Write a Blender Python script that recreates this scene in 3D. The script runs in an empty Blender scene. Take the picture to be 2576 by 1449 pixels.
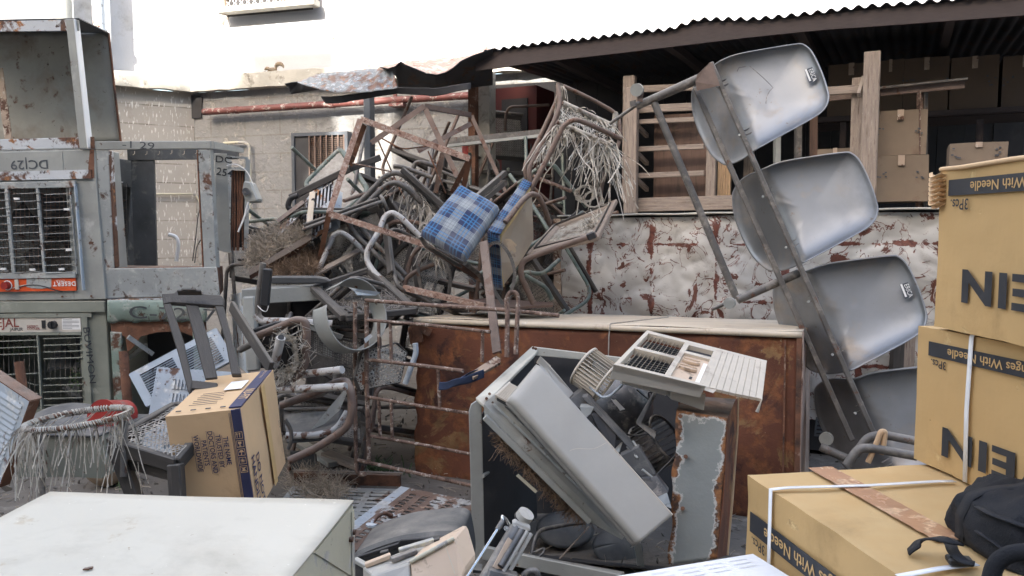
import bpy, math, random
from mathutils import Vector, Matrix, noise
rnd = random.Random(7)
R = math.radians
S = bpy.context.scene
C = S.collection

# ---------------------------------------------------------------- camera, sky, sun, exposure
CAM_Z, PITCH, FPX = 1.4, R(4.35), 2022.0
cam = bpy.data.objects.new('camera', bpy.data.cameras.new('camera')); C.objects.link(cam)
cam.location = (0, 0, CAM_Z); cam.rotation_euler = (R(90) - PITCH, 0, 0)
cam.data.sensor_width = 36; cam.data.lens = FPX / 2576 * 36
cam.data.clip_start = .05; cam.data.clip_end = 500
S.camera = cam
SUN_EL, SUN_AZ = R(30), R(205)            # azimuth clockwise from +Y: behind the camera, to its left
W = bpy.data.worlds.new('World'); S.world = W; W.use_nodes = True
nt = W.node_tree; bg = nt.nodes['Background']
sky = nt.nodes.new('ShaderNodeTexSky'); sky.sky_type = 'NISHITA'; sky.sun_disc = False
sky.sun_elevation = SUN_EL; sky.sun_rotation = SUN_AZ; sky.air_density = 1.2; sky.dust_density = 4.0; sky.ozone_density = .6
nt.links.new(sky.outputs[0], bg.inputs[0]); bg.inputs[1].default_value = .15
sd = Vector((math.sin(SUN_AZ) * math.cos(SUN_EL), math.cos(SUN_AZ) * math.cos(SUN_EL), math.sin(SUN_EL)))
sun = bpy.data.objects.new('sun', bpy.data.lights.new('sun', 'SUN')); C.objects.link(sun)
sun.data.energy = 4.0; sun.data.angle = R(.5); sun.data.color = (1, .95, .87)
sun.rotation_euler = sd.to_track_quat('Z', 'Y').to_euler(); sun.location = (-3, -6, 9)
S.view_settings.view_transform = 'Standard'; S.view_settings.look = 'None'
S.view_settings.gamma = 1; S.view_settings.exposure = 2.3
S.render.engine = 'CYCLES'

# ---------------------------------------------------------------- measuring helpers (photo pixel + distance -> point in the yard)
REG = dict(d=(0, 0, 1), r1=(0, 0, .5209), r2=(628.9, 0, .3471), r3=(1320.7, 0, .3471), r4=(1949.6, 0, .3905),
           r5=(0, 691.8, .3906), r6=(628.9, 314.5, .3472), s1=(566, 691.8, .3906), s2=(1132, 754.7, .4790),
           s3=(1572.3, 62.9, .4776), s4=(1823.8, 628.9, .5660), s5=(754.7, 1132, .2930), s6=(1257.8, 188.7, .3906),
           t1=(1855.3, 660.3, .3472), t2=(1163.5, 849, .3906), t3=(0, 31.4, .2604), t4=(1069.1, 188.7, .3038))
cp, sp = math.cos(PITCH), math.sin(PITCH)
def ray(reg, x, y):
    ox, oy, s = REG[reg]; px, py = ox + x * s, oy + y * s
    u, v = (px - 1288) / FPX, (724.5 - py) / FPX
    return Vector((u, cp + v * sp, -sp + v * cp))
O0 = Vector((0, 0, CAM_Z))
def P(reg, x, y, d):
    r = ray(reg, x, y); return O0 + r * (d / r.y)
def PZ(reg, x, y, z):
    r = ray(reg, x, y); return O0 + r * ((z - CAM_Z) / r.z)
def PW(reg, x, y, s, y0):                       # vertical plane Y + s X = y0
    r = ray(reg, x, y); return O0 + r * (y0 / (r.y + s * r.x))
def pts(reg, l, d=None):
    return [P(reg, *p) if len(p) == 3 else P(reg, p[0], p[1], d) for p in l]

class Fr:                                        # a face: x right, y down, z away
    def __init__(s, A, B, Cc, D=None):
        s.O = A.copy(); u = B - A; s.W = u.length; s.x = u.normalized()
        v = Cc - A; v = v - s.x * v.dot(s.x); s.H = v.length; s.y = v.normalized()
        s.z = s.x.cross(s.y); s.D = (D - A).dot(s.z) if D is not None else 0
    def __call__(s, x, y, z=0): return s.O + s.x * x + s.y * y + s.z * z
    def at(s, reg, x, y, z=0):
        r = ray(reg, x, y); o = s.O + s.z * z
        p = O0 + r * ((o - O0).dot(s.z) / r.dot(s.z)) - s.O
        return p.dot(s.x), p.dot(s.y)
    def pt(s, reg, x, y, z=0):
        a, b = s.at(reg, x, y, z); return s(a, b, z)
def ortho(reg, a, b, c, d, dA, g):
    """box corner A and its three neighbours seen in the photo: distances that make the corner square"""
    A = P(reg, *a, dA); ds = list(g)
    def err(q):
        U, V, T = P(reg, *b, q[0]) - A, P(reg, *c, q[1]) - A, P(reg, *d, q[2]) - A
        U.normalize(); V.normalize(); T.normalize(); return Vector((U.dot(V), U.dot(T), V.dot(T)))
    for _ in range(30):
        e = err(ds)
        if e.length < 1e-5: break
        J = []
        for k in range(3):
            q = ds[:]; q[k] += 1e-4; J.append((err(q) - e) / 1e-4)
        Jm = Matrix((J[0], J[1], J[2])).transposed()
        if abs(Jm.determinant()) < 1e-7: break
        st = Jm.inverted() @ e
        for k in range(3): ds[k] = min(max(ds[k] - max(-.1, min(.1, st[k])) * .7, dA * .6), dA * 1.6)
    return A, P(reg, *b, ds[0]), P(reg, *c, ds[1]), P(reg, *d, ds[2])

# ---------------------------------------------------------------- mesh builder
def fillet(path, r, n=5, closed=False):
    out = []; N = len(path)
    for i, p in enumerate(path):
        if not closed and (i == 0 or i == N - 1): out.append(p); continue
        a, b = path[i - 1] - p, path[(i + 1) % N] - p
        la, lb = a.length, b.length
        if la < 1e-6 or lb < 1e-6: continue
        k = min(r, la * .48, lb * .48); A, B = p + a * (k / la), p + b * (k / lb)
        for j in range(n + 1):
            t = j / n; out.append(A * (1 - t) ** 2 + p * (2 * t * (1 - t)) + B * t * t)
    return out
TXT = {}
def glyphs(s, bold):
    if (s, bold) in TXT: return TXT[s, bold]
    cu = bpy.data.curves.new('t', 'FONT'); cu.body = s; cu.size = 1.37; cu.offset = bold; cu.resolution_u = 3
    cu.space_character = 1.14 if bold >= .03 else 1
    o = bpy.data.objects.new('t', cu); me = o.to_mesh()
    r = ([v.co.copy() for v in me.vertices], [list(p.vertices) for p in me.polygons])
    o.to_mesh_clear(); bpy.data.objects.remove(o); bpy.data.curves.remove(cu)
    TXT[s, bold] = r; return r
class MB:
    def __init__(s): s.v = []; s.f = []; s.m = []; s.s = []; s.u = []
    def add(s, vs, fs, mi=0, sm=False, uv=None):
        n = len(s.v); s.v += [Vector(v) for v in vs]
        for i, f in enumerate(fs):
            s.f.append([n + k for k in f]); s.m.append(mi); s.s.append(sm)
            s.u.append(uv[i] if uv else None)
        return s
    def box(s, O, a, b, c, mi=0, jit=0):
        vs = [O + a * i + b * j + c * k for k in (0, 1) for j in (0, 1) for i in (0, 1)]
        if jit: vs = [v + Vector((rnd.uniform(-jit, jit) for _ in range(3))) for v in vs]
        fs = [(0, 2, 3, 1), (4, 5, 7, 6), (0, 1, 5, 4), (2, 6, 7, 3), (0, 4, 6, 2), (1, 3, 7, 5)]
        uv = []
        la, lb, lc = a.length, b.length, c.length; off = rnd.random() * 5
        for f in fs:
            q = []
            for k in f:
                t = (la * (k & 1), lb * (k >> 1 & 1), lc * (k >> 2)); q.append(t)
            ax = [i for i in range(3) if max(t[i] for t in q) - min(t[i] for t in q) > 1e-9]
            if len(ax) < 2: ax = (ax + [0, 1, 2])[:2]
            ax = sorted(ax, key=lambda i: -(la, lb, lc)[i])
            uv.append([(t[ax[0]] + off, t[ax[1]] + off) for t in q])
        return s.add(vs, fs, mi, False, uv)
    def fbox(s, F, x0, x1, y0, y1, z0, z1, mi=0):
        return s.box(F(x0, y0, z0), F.x * (x1 - x0), F.y * (y1 - y0), F.z * (z1 - z0), mi)
    def pbox(s, F, reg, x0, y0, x1, y1, z0, z1, mi=0):
        a, b = F.at(reg, x0, y0), F.at(reg, x1, y1)
        return s.fbox(F, a[0], b[0], a[1], b[1], z0, z1, mi)
    def bar(s, a, b, w, h, up=Vector((0, 0, 1)), mi=0):
        d = (b - a); t = d.normalized(); x = t.cross(up)
        if x.length < .05: x = t.cross(Vector((0, 1, 0)))
        x.normalize(); y = x.cross(t)
        return s.box(a - x * w / 2 - y * h / 2, d, x * w, y * h, mi)
    def angle(s, a, b, w, t, up=Vector((0, 0, 1)), mi=0, flip=1):     # angle iron
        d = (b - a); q = d.normalized(); x = q.cross(up)
        if x.length < .05: x = q.cross(Vector((0, 1, 0)))
        x.normalize(); y = x.cross(q)
        s.box(a, d, x * w * flip, y * t, mi); s.box(a + y * t, d, x * t * flip, -y * w, mi); return s
    def tube(s, path, r, mi=0, seg=8, fil=.05, closed=False, r2=None, caps=True):
        p = fillet(path, fil, 5, closed) if fil and len(path) > 2 else list(path)
        N = len(p); V = []; F = []; nrm = None; acc = 0; U = []
        for i in range(N):
            a = p[(i - 1) % N] if (i or closed) else p[0]; b = p[(i + 1) % N] if (i < N - 1 or closed) else p[-1]
            t = (b - a)
            if t.length < 1e-9: t = Vector((0, 0, 1))
            t.normalize()
            if nrm is None: nrm = t.orthogonal().normalized()
            nrm = nrm - t * nrm.dot(t)
            if nrm.length < 1e-6: nrm = t.orthogonal()
            nrm.normalize(); bn = t.cross(nrm)
            rr = r if r2 is None else r + (r2 - r) * i / (N - 1)
            for k in range(seg):
                an = 2 * math.pi * k / seg; V.append(p[i] + (nrm * math.cos(an) + bn * math.sin(an)) * rr)
            if i: acc += (p[i] - p[i - 1]).length
            U.append(acc)
        uv = []
        for i in range(N if closed else N - 1):
            j = (i + 1) % N
            for k in range(seg):
                F.append((i * seg + k, i * seg + (k + 1) % seg, j * seg + (k + 1) % seg, j * seg + k))
                c0, c1 = k / seg * 6.28 * r, (k + 1) / seg * 6.28 * r
                uv.append([(U[i], c0), (U[i], c1), (U[j], c1), (U[j], c0)])
        s.add(V, F, mi, True, uv)
        if caps and not closed: s.add(V[:seg], [tuple(range(seg))[::-1]], mi); s.add(V[-seg:], [tuple(range(seg))], mi)
        return s
    def rtube(s, reg, l, r, d=None, **k): return s.tube(pts(reg, l, d), r, **k)
    def plate(s, poly, n, t, mi=0):               # polygon of points, thickness along n
        N = len(poly); V = list(poly) + [p + n * t for p in poly]
        F = [tuple(range(N))[::-1], tuple(range(N, 2 * N))] + [(i, (i + 1) % N, N + (i + 1) % N, N + i) for i in range(N)]
        return s.add(V, F, mi)
    def ppoly(s, F, reg, l, z0, z1, mi=0):
        return s.plate([F.pt(reg, x, y, 0) + F.z * z0 for x, y in l], F.z, z1 - z0, mi)
    def quad(s, a, b, c, d, t=.004, mi=0):
        n = (b - a).cross(d - a).normalized(); return s.plate([a, b, c, d], n, t, mi)
    def grid(s, fn, nu, nv, t=0, mi=0, sm=True, uvs=(1, 1)):
        V = [fn(i / nu, j / nv) for j in range(nv + 1) for i in range(nu + 1)]
        F = []; uv = []
        for j in range(nv):
            for i in range(nu):
                k = j * (nu + 1) + i; F.append((k, k + 1, k + nu + 2, k + nu + 1))
                uv.append([(a / nu * uvs[0], b / nv * uvs[1]) for a, b in ((i, j), (i + 1, j), (i + 1, j + 1), (i, j + 1))])
        s.add(V, F, mi, sm, uv); return s
    def ribbon(s, path, w, mi=0, side=None):
        V = []; N = len(path)
        for i, p in enumerate(path):
            t = (path[min(i + 1, N - 1)] - path[max(i - 1, 0)])
            x = t.cross(side if side is not None else Vector((.2, 1, .1)))
            if x.length < 1e-6: x = Vector((1, 0, 0))
            x.normalize(); V += [p - x * w / 2, p + x * w / 2]
        return s.add(V, [(2 * i, 2 * i + 1, 2 * i + 3, 2 * i + 2) for i in range(N - 1)], mi, True)
    def net(s, q, nu, nv, w=.003, diag=True, mi=0, keep=1.0, bow=0, rough=.0):
        """cane weave in the quad q (a b c d): ribbons both ways and on the diagonals"""
        a, b, c, d = q; n = (b - a).cross(d - a).normalized()
        def f(u, v, k=0):
            p = a * (1 - u) * (1 - v) + b * u * (1 - v) + c * u * v + d * (1 - u) * v
            return p + n * (k * w * .35 + bow * math.sin(math.pi * u) * math.sin(math.pi * v)) + n * noise.noise(p * 9) * rough
        def line(u0, v0, u1, v1, k):
            if rnd.random() > keep: return
            t0, t1 = 0, 1
            if keep < 1 and rnd.random() > keep: t1 = rnd.uniform(.3, .9)
            m = 8 if (bow or rough) else 4
            s.ribbon([f(u0 + (u1 - u0) * (t0 + (t1 - t0) * i / m), v0 + (v1 - v0) * (t0 + (t1 - t0) * i / m), k) for i in range(m + 1)], w, mi, n)
        for i in range(nu + 1): line(i / nu, 0, i / nu, 1, 1)
        for j in range(nv + 1): line(0, j / nv, 1, j / nv, -1)
        if diag:
            st = 1 / nu
            for i in range(-nv, nu, 1):
                # from (i/nu,0) direction (+1/nu,+1/nv)
                k0, k1 = max(0, -i), min(nv, nu - i)
                if k1 > k0: line((i + k0) / nu, k0 / nv, (i + k1) / nu, k1 / nv, 2); line(1 - (i + k0) / nu, k0 / nv, 1 - (i + k1) / nu, k1 / nv, -2)
        return s
    def text(s, F, body, x, y, h, mi=1, ang=0, z=-.0015, bold=.0, sx=1.0, align='l'):
        vs, fs = glyphs(body, bold)
        if not vs: return s
        mx = max(v.x for v in vs); off = {'l': 0, 'c': mx / 2, 'r': mx}[align]
        ca, sa = math.cos(R(ang)), math.sin(R(ang))
        V = []
        for v in vs:
            a, b = (v.x - off) * h * sx, v.y * h
            V.append(F(x + a * ca + b * sa, y + a * sa - b * ca, z))
        return s.add(V, fs, mi)
    def slots(s, F, x0, x1, y0, y1, cols, n, t=.004, cg=.03, gap=.45, edge=.02, mi=0, lip=.0, wob=0):
        """sheet with rows of slots: cols columns of n slots"""
        s.fbox(F, x0, x1, y0, y0 + edge, 0, t, mi); s.fbox(F, x0, x1, y1 - edge, y1, 0, t, mi)
        cw = (x1 - x0 - cg * (cols + 1)) / cols
        for c in range(cols + 1):
            xx = x0 + c * (cw + cg); s.fbox(F, xx, xx + cg, y0 + edge, y1 - edge, 0, t, mi)
        ph = (y1 - y0 - 2 * edge) / n
        for c in range(cols):
            xx = x0 + cg + c * (cw + cg)
            for k in range(n):
                ya = y0 + edge + k * ph; yb = ya + ph * (1 - gap)
                if wob: ya += rnd.uniform(-wob, wob) * ph; yb += rnd.uniform(-wob, wob) * ph
                s.fbox(F, xx, xx + cw, ya, yb, .0002, t - .0002, mi)
                if lip: s.add([F(xx, yb, 0), F(xx + cw, yb, 0), F(xx + cw, yb + ph * gap * .7, -lip), F(xx, yb + ph * gap * .7, -lip)], [(0, 1, 2, 3)], mi)
        return s
def gridbox(F, W, H, D, n=8, amp=.004, sc=5, mb=None, sag=None):
    mb = mb or MB()
    def w(p):
        q = p * sc; nn = noise.noise_vector(q) * amp; r = p + nn
        return r + sag(p) if sag else r
    k = max(2, n)
    for fn, uu in ((lambda u, v: F(u * W, v * H, 0), (W, H)), (lambda u, v: F((1 - u) * W, v * H, D), (W, H)),
               (lambda u, v: F(0, v * H, (1 - u) * D), (D, H)), (lambda u, v: F(W, v * H, u * D), (D, H)),
               (lambda u, v: F(u * W, 0, (1 - v) * D), (W, D)), (lambda u, v: F(u * W, H, v * D), (W, D))):
        mb.grid(lambda u, v, fn=fn: w(fn(u, v)), k, k, sm=False, uvs=uu)
    return mb

# ---------------------------------------------------------------- objects
def thing(name, label, cat, loc, group=None):
    o = bpy.data.objects.new(name, None); C.objects.link(o); o.location = loc; o.empty_display_size = .1
    o['label'] = label; o['category'] = cat
    if group: o['group'] = group
    return o
def wloc(o):
    v = o.location.copy()
    while o.parent: o = o.parent; v += o.location
    return v
def mesh(name, mb, mats, off, bevel=0, keep_uv=True):
    me = bpy.data.meshes.new(name)
    me.from_pydata([v - off for v in mb.v], [], mb.f)
    for m in (mats if isinstance(mats, (list, tuple)) else [mats]): me.materials.append(m)
    me.polygons.foreach_set('material_index', mb.m); me.polygons.foreach_set('use_smooth', mb.s)
    uv = me.uv_layers.new(name='UVMap').data
    for p, u in zip(me.polygons, mb.u):
        if u:
            for li, c in zip(p.loop_indices, u): uv[li].uv = c
    me.validate(); me.update()
    return me
def part(name, mb, mats, parent, bevel=0, label=None, solid=0, kind=None):
    me = mesh(name, mb, mats, wloc(parent))
    o = bpy.data.objects.new(name, me); C.objects.link(o); o.parent = parent
    mods(o, bevel, solid)
    if label: o['label'] = label
    if kind: o['kind'] = kind
    return o
def mods(o, bevel, solid):
    if solid:
        m = o.modifiers.new('solid', 'SOLIDIFY'); m.thickness = solid; m.offset = 0
    if bevel:
        m = o.modifiers.new('bevel', 'BEVEL'); m.width = bevel; m.segments = 1; m.limit_method = 'ANGLE'; m.angle_limit = R(40)
def base_of(mb):
    n = len(mb.v); x = sum(v.x for v in mb.v) / n; y = sum(v.y for v in mb.v) / n
    return Vector((x, y, min(v.z for v in mb.v)))
def solo(name, mb, mats, label, cat, bevel=0, group=None, solid=0, kind=None):
    off = base_of(mb); me = mesh(name, mb, mats, off)
    o = bpy.data.objects.new(name, me); C.objects.link(o); o.location = off; mods(o, bevel, solid)
    if label: o['label'] = label
    if cat: o['category'] = cat
    if group: o['group'] = group
    if kind: o['kind'] = kind
    return o
def struct(name, mb, mats, bevel=0): return solo(name, mb, mats, None, None, bevel, kind='structure')
def dup(root, loc=None, rot=None, label=None, group=None):
    def cc(o, par):
        c = o.copy(); C.objects.link(c); c.parent = par
        for ch in list(kids.get(o.name, [])): cc(ch, c)
        return c
    kids = {}
    def walk(o):
        kids[o.name] = list(o.children)
        for ch in o.children: walk(ch)
    walk(root)
    r = cc(root, None)
    if loc is not None: r.location = loc
    if rot is not None: r.rotation_euler = rot
    if label: r['label'] = label
    if group: r['group'] = group
    return r

# ---------------------------------------------------------------- materials
def mat(name, base, rough=.65, metal=0, var=.25, vs=6, layers=(), bump=.25, bs=60, dust=0, dustc=(.30, .27, .23), coord='Object', stretch=None, spec=.4, bfn=None, bd=.004):
    m = bpy.data.materials.new(name); m.use_nodes = True; t = m.node_tree; N = t.nodes; L = t.links
    b = N['Principled BSDF']; tc = N.new('ShaderNodeTexCoord'); mp = N.new('ShaderNodeMapping')
    if coord == 'World': L.new(N.new('ShaderNodeNewGeometry').outputs['Position'], mp.inputs[0])
    else: L.new(tc.outputs[coord], mp.inputs[0])
    if stretch: mp.inputs['Scale'].default_value = stretch
    vec = mp.outputs[0]
    def nz(sc, det=6, ro=.6, v=vec, dist=0):
        n = N.new('ShaderNodeTexNoise'); n.inputs['Scale'].default_value = sc; n.inputs['Detail'].default_value = det
        n.inputs['Roughness'].default_value = ro; n.inputs['Distortion'].default_value = dist; L.new(v, n.inputs['Vector']); return n.outputs['Fac']
    def ramp(f, lo, hi):
        r = N.new('ShaderNodeMapRange'); r.inputs[1].default_value = lo; r.inputs[2].default_value = hi; r.clamp = True; L.new(f, r.inputs[0]); return r.outputs[0]
    def mix(f, a, c):
        x = N.new('ShaderNodeMix'); x.data_type = 'RGBA'
        if isinstance(f, float): x.inputs[0].default_value = f
        else: L.new(f, x.inputs[0])
        for i, q in ((6, a), (7, c)):
            if isinstance(q, tuple): x.inputs[i].default_value = (*q, 1)
            else: L.new(q, x.inputs[i])
        return x.outputs[2]
    d = tuple(c * (1 - var) for c in base); l = tuple(min(1, c * (1 + var)) for c in base)
    col = mix(ramp(nz(vs), .3, .7), d, l)
    if bfn: col = bfn(N, L, tc, mix, ramp, nz, col)
    rf = rough; hsum = nz(bs, 4)
    mt = None
    for (lc, sc, lo, hi, *rest) in layers:
        f = ramp(nz(sc, 8, .65, dist=rest[0] if rest else .3), lo, hi)
        col = mix(f, col, mix(ramp(nz(sc * 4), .3, .7), tuple(c * .6 for c in lc), tuple(min(1, c * 1.3) for c in lc)))
        if metal:
            k = N.new('ShaderNodeMath'); k.operation = 'SUBTRACT'; k.use_clamp = True
            k.inputs[0].default_value = 1; L.new(f, k.inputs[1])
            if mt is not None:
                k2 = N.new('ShaderNodeMath'); k2.operation = 'MULTIPLY'; L.new(mt, k2.inputs[0]); L.new(k.outputs[0], k2.inputs[1]); mt = k2.outputs[0]
            else:
                k2 = N.new('ShaderNodeMath'); k2.operation = 'MULTIPLY'; k2.inputs[0].default_value = metal; L.new(k.outputs[0], k2.inputs[1]); mt = k2.outputs[0]
        h2 = N.new('ShaderNodeMath'); h2.operation = 'MULTIPLY_ADD'; L.new(f, h2.inputs[0]); h2.inputs[1].default_value = -.5; L.new(hsum, h2.inputs[2]); hsum = h2.outputs[0]
    if dust:
        g = N.new('ShaderNodeNewGeometry'); sx = N.new('ShaderNodeSeparateXYZ'); L.new(g.outputs['Normal'], sx.inputs[0])
        f = ramp(sx.outputs[2], .2, .9); ff = N.new('ShaderNodeMath'); ff.operation = 'MULTIPLY'; L.new(f, ff.inputs[0])
        q = ramp(nz(9, 5), .25, .65); q2 = N.new('ShaderNodeMath'); q2.operation = 'MULTIPLY'; L.new(q, q2.inputs[0]); q2.inputs[1].default_value = dust
        L.new(q2.outputs[0], ff.inputs[1]); col = mix(ff.outputs[0], col, dustc)
    L.new(col, b.inputs['Base Color'])
    rr = ramp(nz(vs * 2), 0, 1); mr = N.new('ShaderNodeMapRange'); L.new(rr, mr.inputs[0])
    mr.inputs[3].default_value = max(.05, rough - .12); mr.inputs[4].default_value = min(1, rough + .12); L.new(mr.outputs[0], b.inputs['Roughness'])
    if mt is not None: L.new(mt, b.inputs['Metallic'])
    else: b.inputs['Metallic'].default_value = metal
    b.inputs['Specular IOR Level'].default_value = spec
    if bump:
        bp = N.new('ShaderNodeBump'); bp.inputs['Strength'].default_value = bump; bp.inputs['Distance'].default_value = bd
        L.new(hsum, bp.inputs['Height']); L.new(bp.outputs[0], b.inputs['Normal'])
    return m
RU = (.115, .055, .035); RD = (.065, .038, .028); RO = (.30, .13, .05); DU = (.33, .29, .25)
M = {}
M['galv'] = mat('galvanised_grey_paint', (.32, .325, .305), .5, .2, .18, 4, [((.45, .45, .43), 5, .58, .7), (RU, 9, .62, .66), (RD, 30, .68, .72)], dust=.5)
M['galv_rust'] = mat('rusting_grey_paint', (.31, .325, .32), .6, .1, .2, 4, [((.42, .42, .4), 7, .5, .62), (RU, 7, .60, .66), (RD, 22, .58, .66)], dust=.4)
M['blue_panel'] = mat('pale_blue_paint', (.40, .45, .50), .6, 0, .15, 5, [((.55, .55, .53), 8, .52, .6), (RU, 6, .555, .60), (RD, 30, .62, .68)], dust=.3)
M['white_rust'] = mat('white_paint_on_rust', (.52, .54, .56), .6, 0, .1, 5, [(RU, 5, .47, .52), (RO, 14, .56, .62), (RD, 25, .58, .66)], bump=.4)
M['green'] = mat('olive_green_paint', (.24, .25, .21), .5, .1, .2, 3, [((.36, .36, .31), 6, .56, .68), (RU, 12, .63, .67)], dust=.6)
M['green_rust'] = mat('worn_green_paint', (.22, .28, .24), .6, .0, .25, 5, [((.4, .4, .36), 7, .5, .6), (RU, 5, .52, .57), (RD, 20, .6, .66)], dust=.5)
M['rust'] = mat('brown_rust', (.16, .075, .045), .85, 0, .4, 10, [(RD, 6, .5, .62), ((.30, .2, .15), 14, .58, .66)], bump=.5, bs=120, dust=.5)
M['rust_bar'] = mat('rusty_bar', (.17, .11, .085), .8, 0, .3, 20, [((.42, .36, .31), 40, .55, .62), (RD, 25, .55, .62)], bump=.5, bs=150)
M['rust_frame'] = mat('scaly_pinkish_rust', (.27, .17, .13), .85, 0, .3, 20, [((.42, .33, .28), 50, .5, .6), ((.12, .06, .045), 35, .58, .64)], bump=.5, bs=200)
M['almirah'] = mat('rusted_cupboard_side', (.12, .043, .023), .75, 0, .4, 3, [((.22, .125, .055), 2.6, .56, .60, .9), ((.2, .075, .03), 7, .5, .6), ((.06, .025, .018), 4, .56, .62), ((.32, .24, .17), 60, .68, .72)], bump=.5, bs=90)
M['cream_top'] = mat('cream_enamel_dusty', (.58, .49, .38), .6, 0, .12, 3, [((.40, .17, .08), 9, .68, .7), ((.26, .17, .11), 4, .62, .72), ((.6, .53, .44), 14, .58, .66)], bump=.3, stretch=(1, 2.5, 1))
M['edge_cream'] = mat('cream_chipped_edge', (.38, .29, .22), .7, 0, .2, 9, [(RU, 10, .5, .55), ((.5, .43, .35), 20, .55, .6)], bump=.4)
M['white'] = mat('white_enamel', (.52, .49, .42), .5, 0, .06, 2, [((.38, .345, .285), 1.8, .46, .72), ((.36, .29, .2), 6, .64, .72), ((.24, .17, .1), 26, .70, .72), ((.6, .57, .5), 40, .66, .7)], bump=.12)
M['cream'] = mat('cream_enamel', (.50, .47, .36), .5, 0, .1, 4, [((.40, .38, .35), 3, .52, .54), (RU, 12, .68, .7)], bump=.15)
M['wood_old'] = mat('weathered_wood', (.27, .215, .175), .8, 0, .25, 5, [((.13, .09, .07), 6, .55, .68), ((.37, .32, .27), 16, .58, .66)], bump=.4, bs=40, coord='UV', stretch=(1.2, 14, 1), dust=.4)
M['wood_dark'] = mat('dark_polished_wood', (.052, .046, .042), .6, 0, .3, 4, [((.13, .115, .10), 5, .56, .74)], bump=.2, bs=40, coord='UV', stretch=(1, 9, 1), dust=.35)
M['wood_brown'] = mat('brown_plywood', (.115, .07, .052), .7, 0, .25, 3, [((.06, .04, .03), 4, .52, .7)], bump=.2, coord='UV', stretch=(1, 6, 1))
M['wood_pale'] = mat('pale_ply_edges', (.48, .33, .2), .7, 0, .2, 8, [], bump=.2, coord='UV', stretch=(1, 9, 1))
M['tube_dark'] = mat('dusty_dark_tube', (.11, .102, .095), .55, .2, .3, 8, [((.19, .17, .15), 12, .5, .62), (RU, 18, .60, .66)], dust=.7, dustc=(.24, .22, .2))
M['tube_brown'] = mat('brown_rusted_tube', (.15, .105, .085), .65, .1, .3, 10, [((.26, .22, .19), 14, .55, .63), (RU, 14, .55, .62)], dust=.5)
M['tube_white'] = mat('chipped_white_tube', (.42, .41, .40), .5, 0, .15, 10, [(RU, 16, .56, .6), ((.15, .1, .08), 30, .6, .65)], dust=.3)
M['tube_green'] = mat('green_grey_tube', (.12, .15, .13), .5, .1, .25, 8, [((.24, .25, .22), 12, .52, .62), (RU, 20, .62, .66)], dust=.5)
M['cane'] = mat('dusty_cane', (.36, .33, .29), .8, 0, .25, 30, [], bump=0)
M['cane_dark'] = mat('grimy_cane', (.15, .135, .12), .8, 0, .3, 30, [], bump=0)
M['strip'] = mat('frayed_plastic_cane', (.42, .39, .34), .7, 0, .3, 30, [((.17, .13, .10), 14, .52, .62), ((.55, .53, .48), 9, .58, .64)], bump=0)
M['straw'] = mat('straw', (.33, .275, .215), .9, 0, .4, 12, [], bump=0)
M['straw_brown'] = mat('brown_coir', (.19, .125, .08), .9, 0, .4, 14, [], bump=0)
M['post'] = mat('grey_painted_post', (.085, .095, .11), .55, .1, .2, 6, [(RU, 12, .64, .68), ((.2, .2, .2), 20, .62, .7)])
M['pipe_red'] = mat('red_pipe', (.17, .060, .052), .55, 0, .25, 8, [((.45, .40, .36), 12, .56, .64), ((.10, .05, .045), 5, .52, .66)], stretch=(1, 1, 1))
M['red'] = mat('red_enamel', (.30, .03, .025), .4, 0, .2, 6, [((.2, .15, .13), 10, .6, .7)])
M['black'] = mat('black_plastic', (.022, .022, .024), .5, 0, .3, 10, [], bump=.1, dust=.5, dustc=(.15, .14, .13))
M['ink'] = mat('black_ink', (.028, .03, .036), .6, 0, .2, 20, [], bump=0)
M['ink_faint'] = mat('faded_marker', (.07, .075, .085), .7, 0, .4, 30, [], bump=0)
M['navy'] = mat('navy_ink', (.030, .033, .085), .6, 0, .2, 10, [((.5, .36, .22), 30, .72, .75)], bump=0)
M['dark'] = mat('hollow_shade_dark', (.045, .044, .046), .8, 0, .3, 5, [], bump=.2)  # near-black that paints shade into hollows; also shutter and small marks
M['grey_dark'] = mat('dark_grey_sheet', (.075, .08, .085), .6, .1, .3, 5, [((.15, .15, .14), 7, .55, .65)], dust=.4)
M['card'] = mat('brown_cardboard', (.48, .315, .14), .8, 0, .07, 2.2, [((.36, .23, .095), 3, .55, .75), ((.52, .37, .18), 9, .64, .7), ((.2, .13, .07), 22, .72, .75)], bump=.7, bs=6, dust=.5, dustc=(.50, .37, .20))
M['card_top'] = mat('pale_brown_cardboard', (.52, .35, .16), .8, 0, .06, 3, [], bump=.1, bs=20)
M['card_light'] = mat('light_cardboard', (.56, .385, .225), .8, 0, .06, 4, [((.46, .31, .18), 4, .55, .75), ((.3, .2, .13), 20, .72, .75)], bump=.6, bs=6)
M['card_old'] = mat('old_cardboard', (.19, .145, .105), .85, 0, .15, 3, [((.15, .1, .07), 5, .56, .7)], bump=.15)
M['card_dim'] = mat('shade_dimmed_cardboard', (.12, .085, .06), .85, 0, .15, 3, [], bump=.15)  # shed gloom mixed into this darker cardboard colour
M['maroon_dark'] = mat('dark_maroon_paint', (.10, .022, .02), .6, 0, .2, 5, [], bump=.1)
M['tape'] = mat('brown_tape', (.42, .235, .135), .25, 0, .1, 6, [((.6, .4, .25), 20, .55, .6)], bump=.2, bs=60)
M['strap'] = mat('white_strap', (.72, .73, .75), .4, 0, .04, 10, [], bump=.1)
M['paper'] = mat('white_label', (.75, .74, .72), .6, 0, .05, 6, [], bump=0)
M['orange'] = mat('orange_sticker', (.62, .09, .025), .35, 0, .15, 5, [((.4, .36, .33), 12, .64, .7)], bump=.05)
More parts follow.
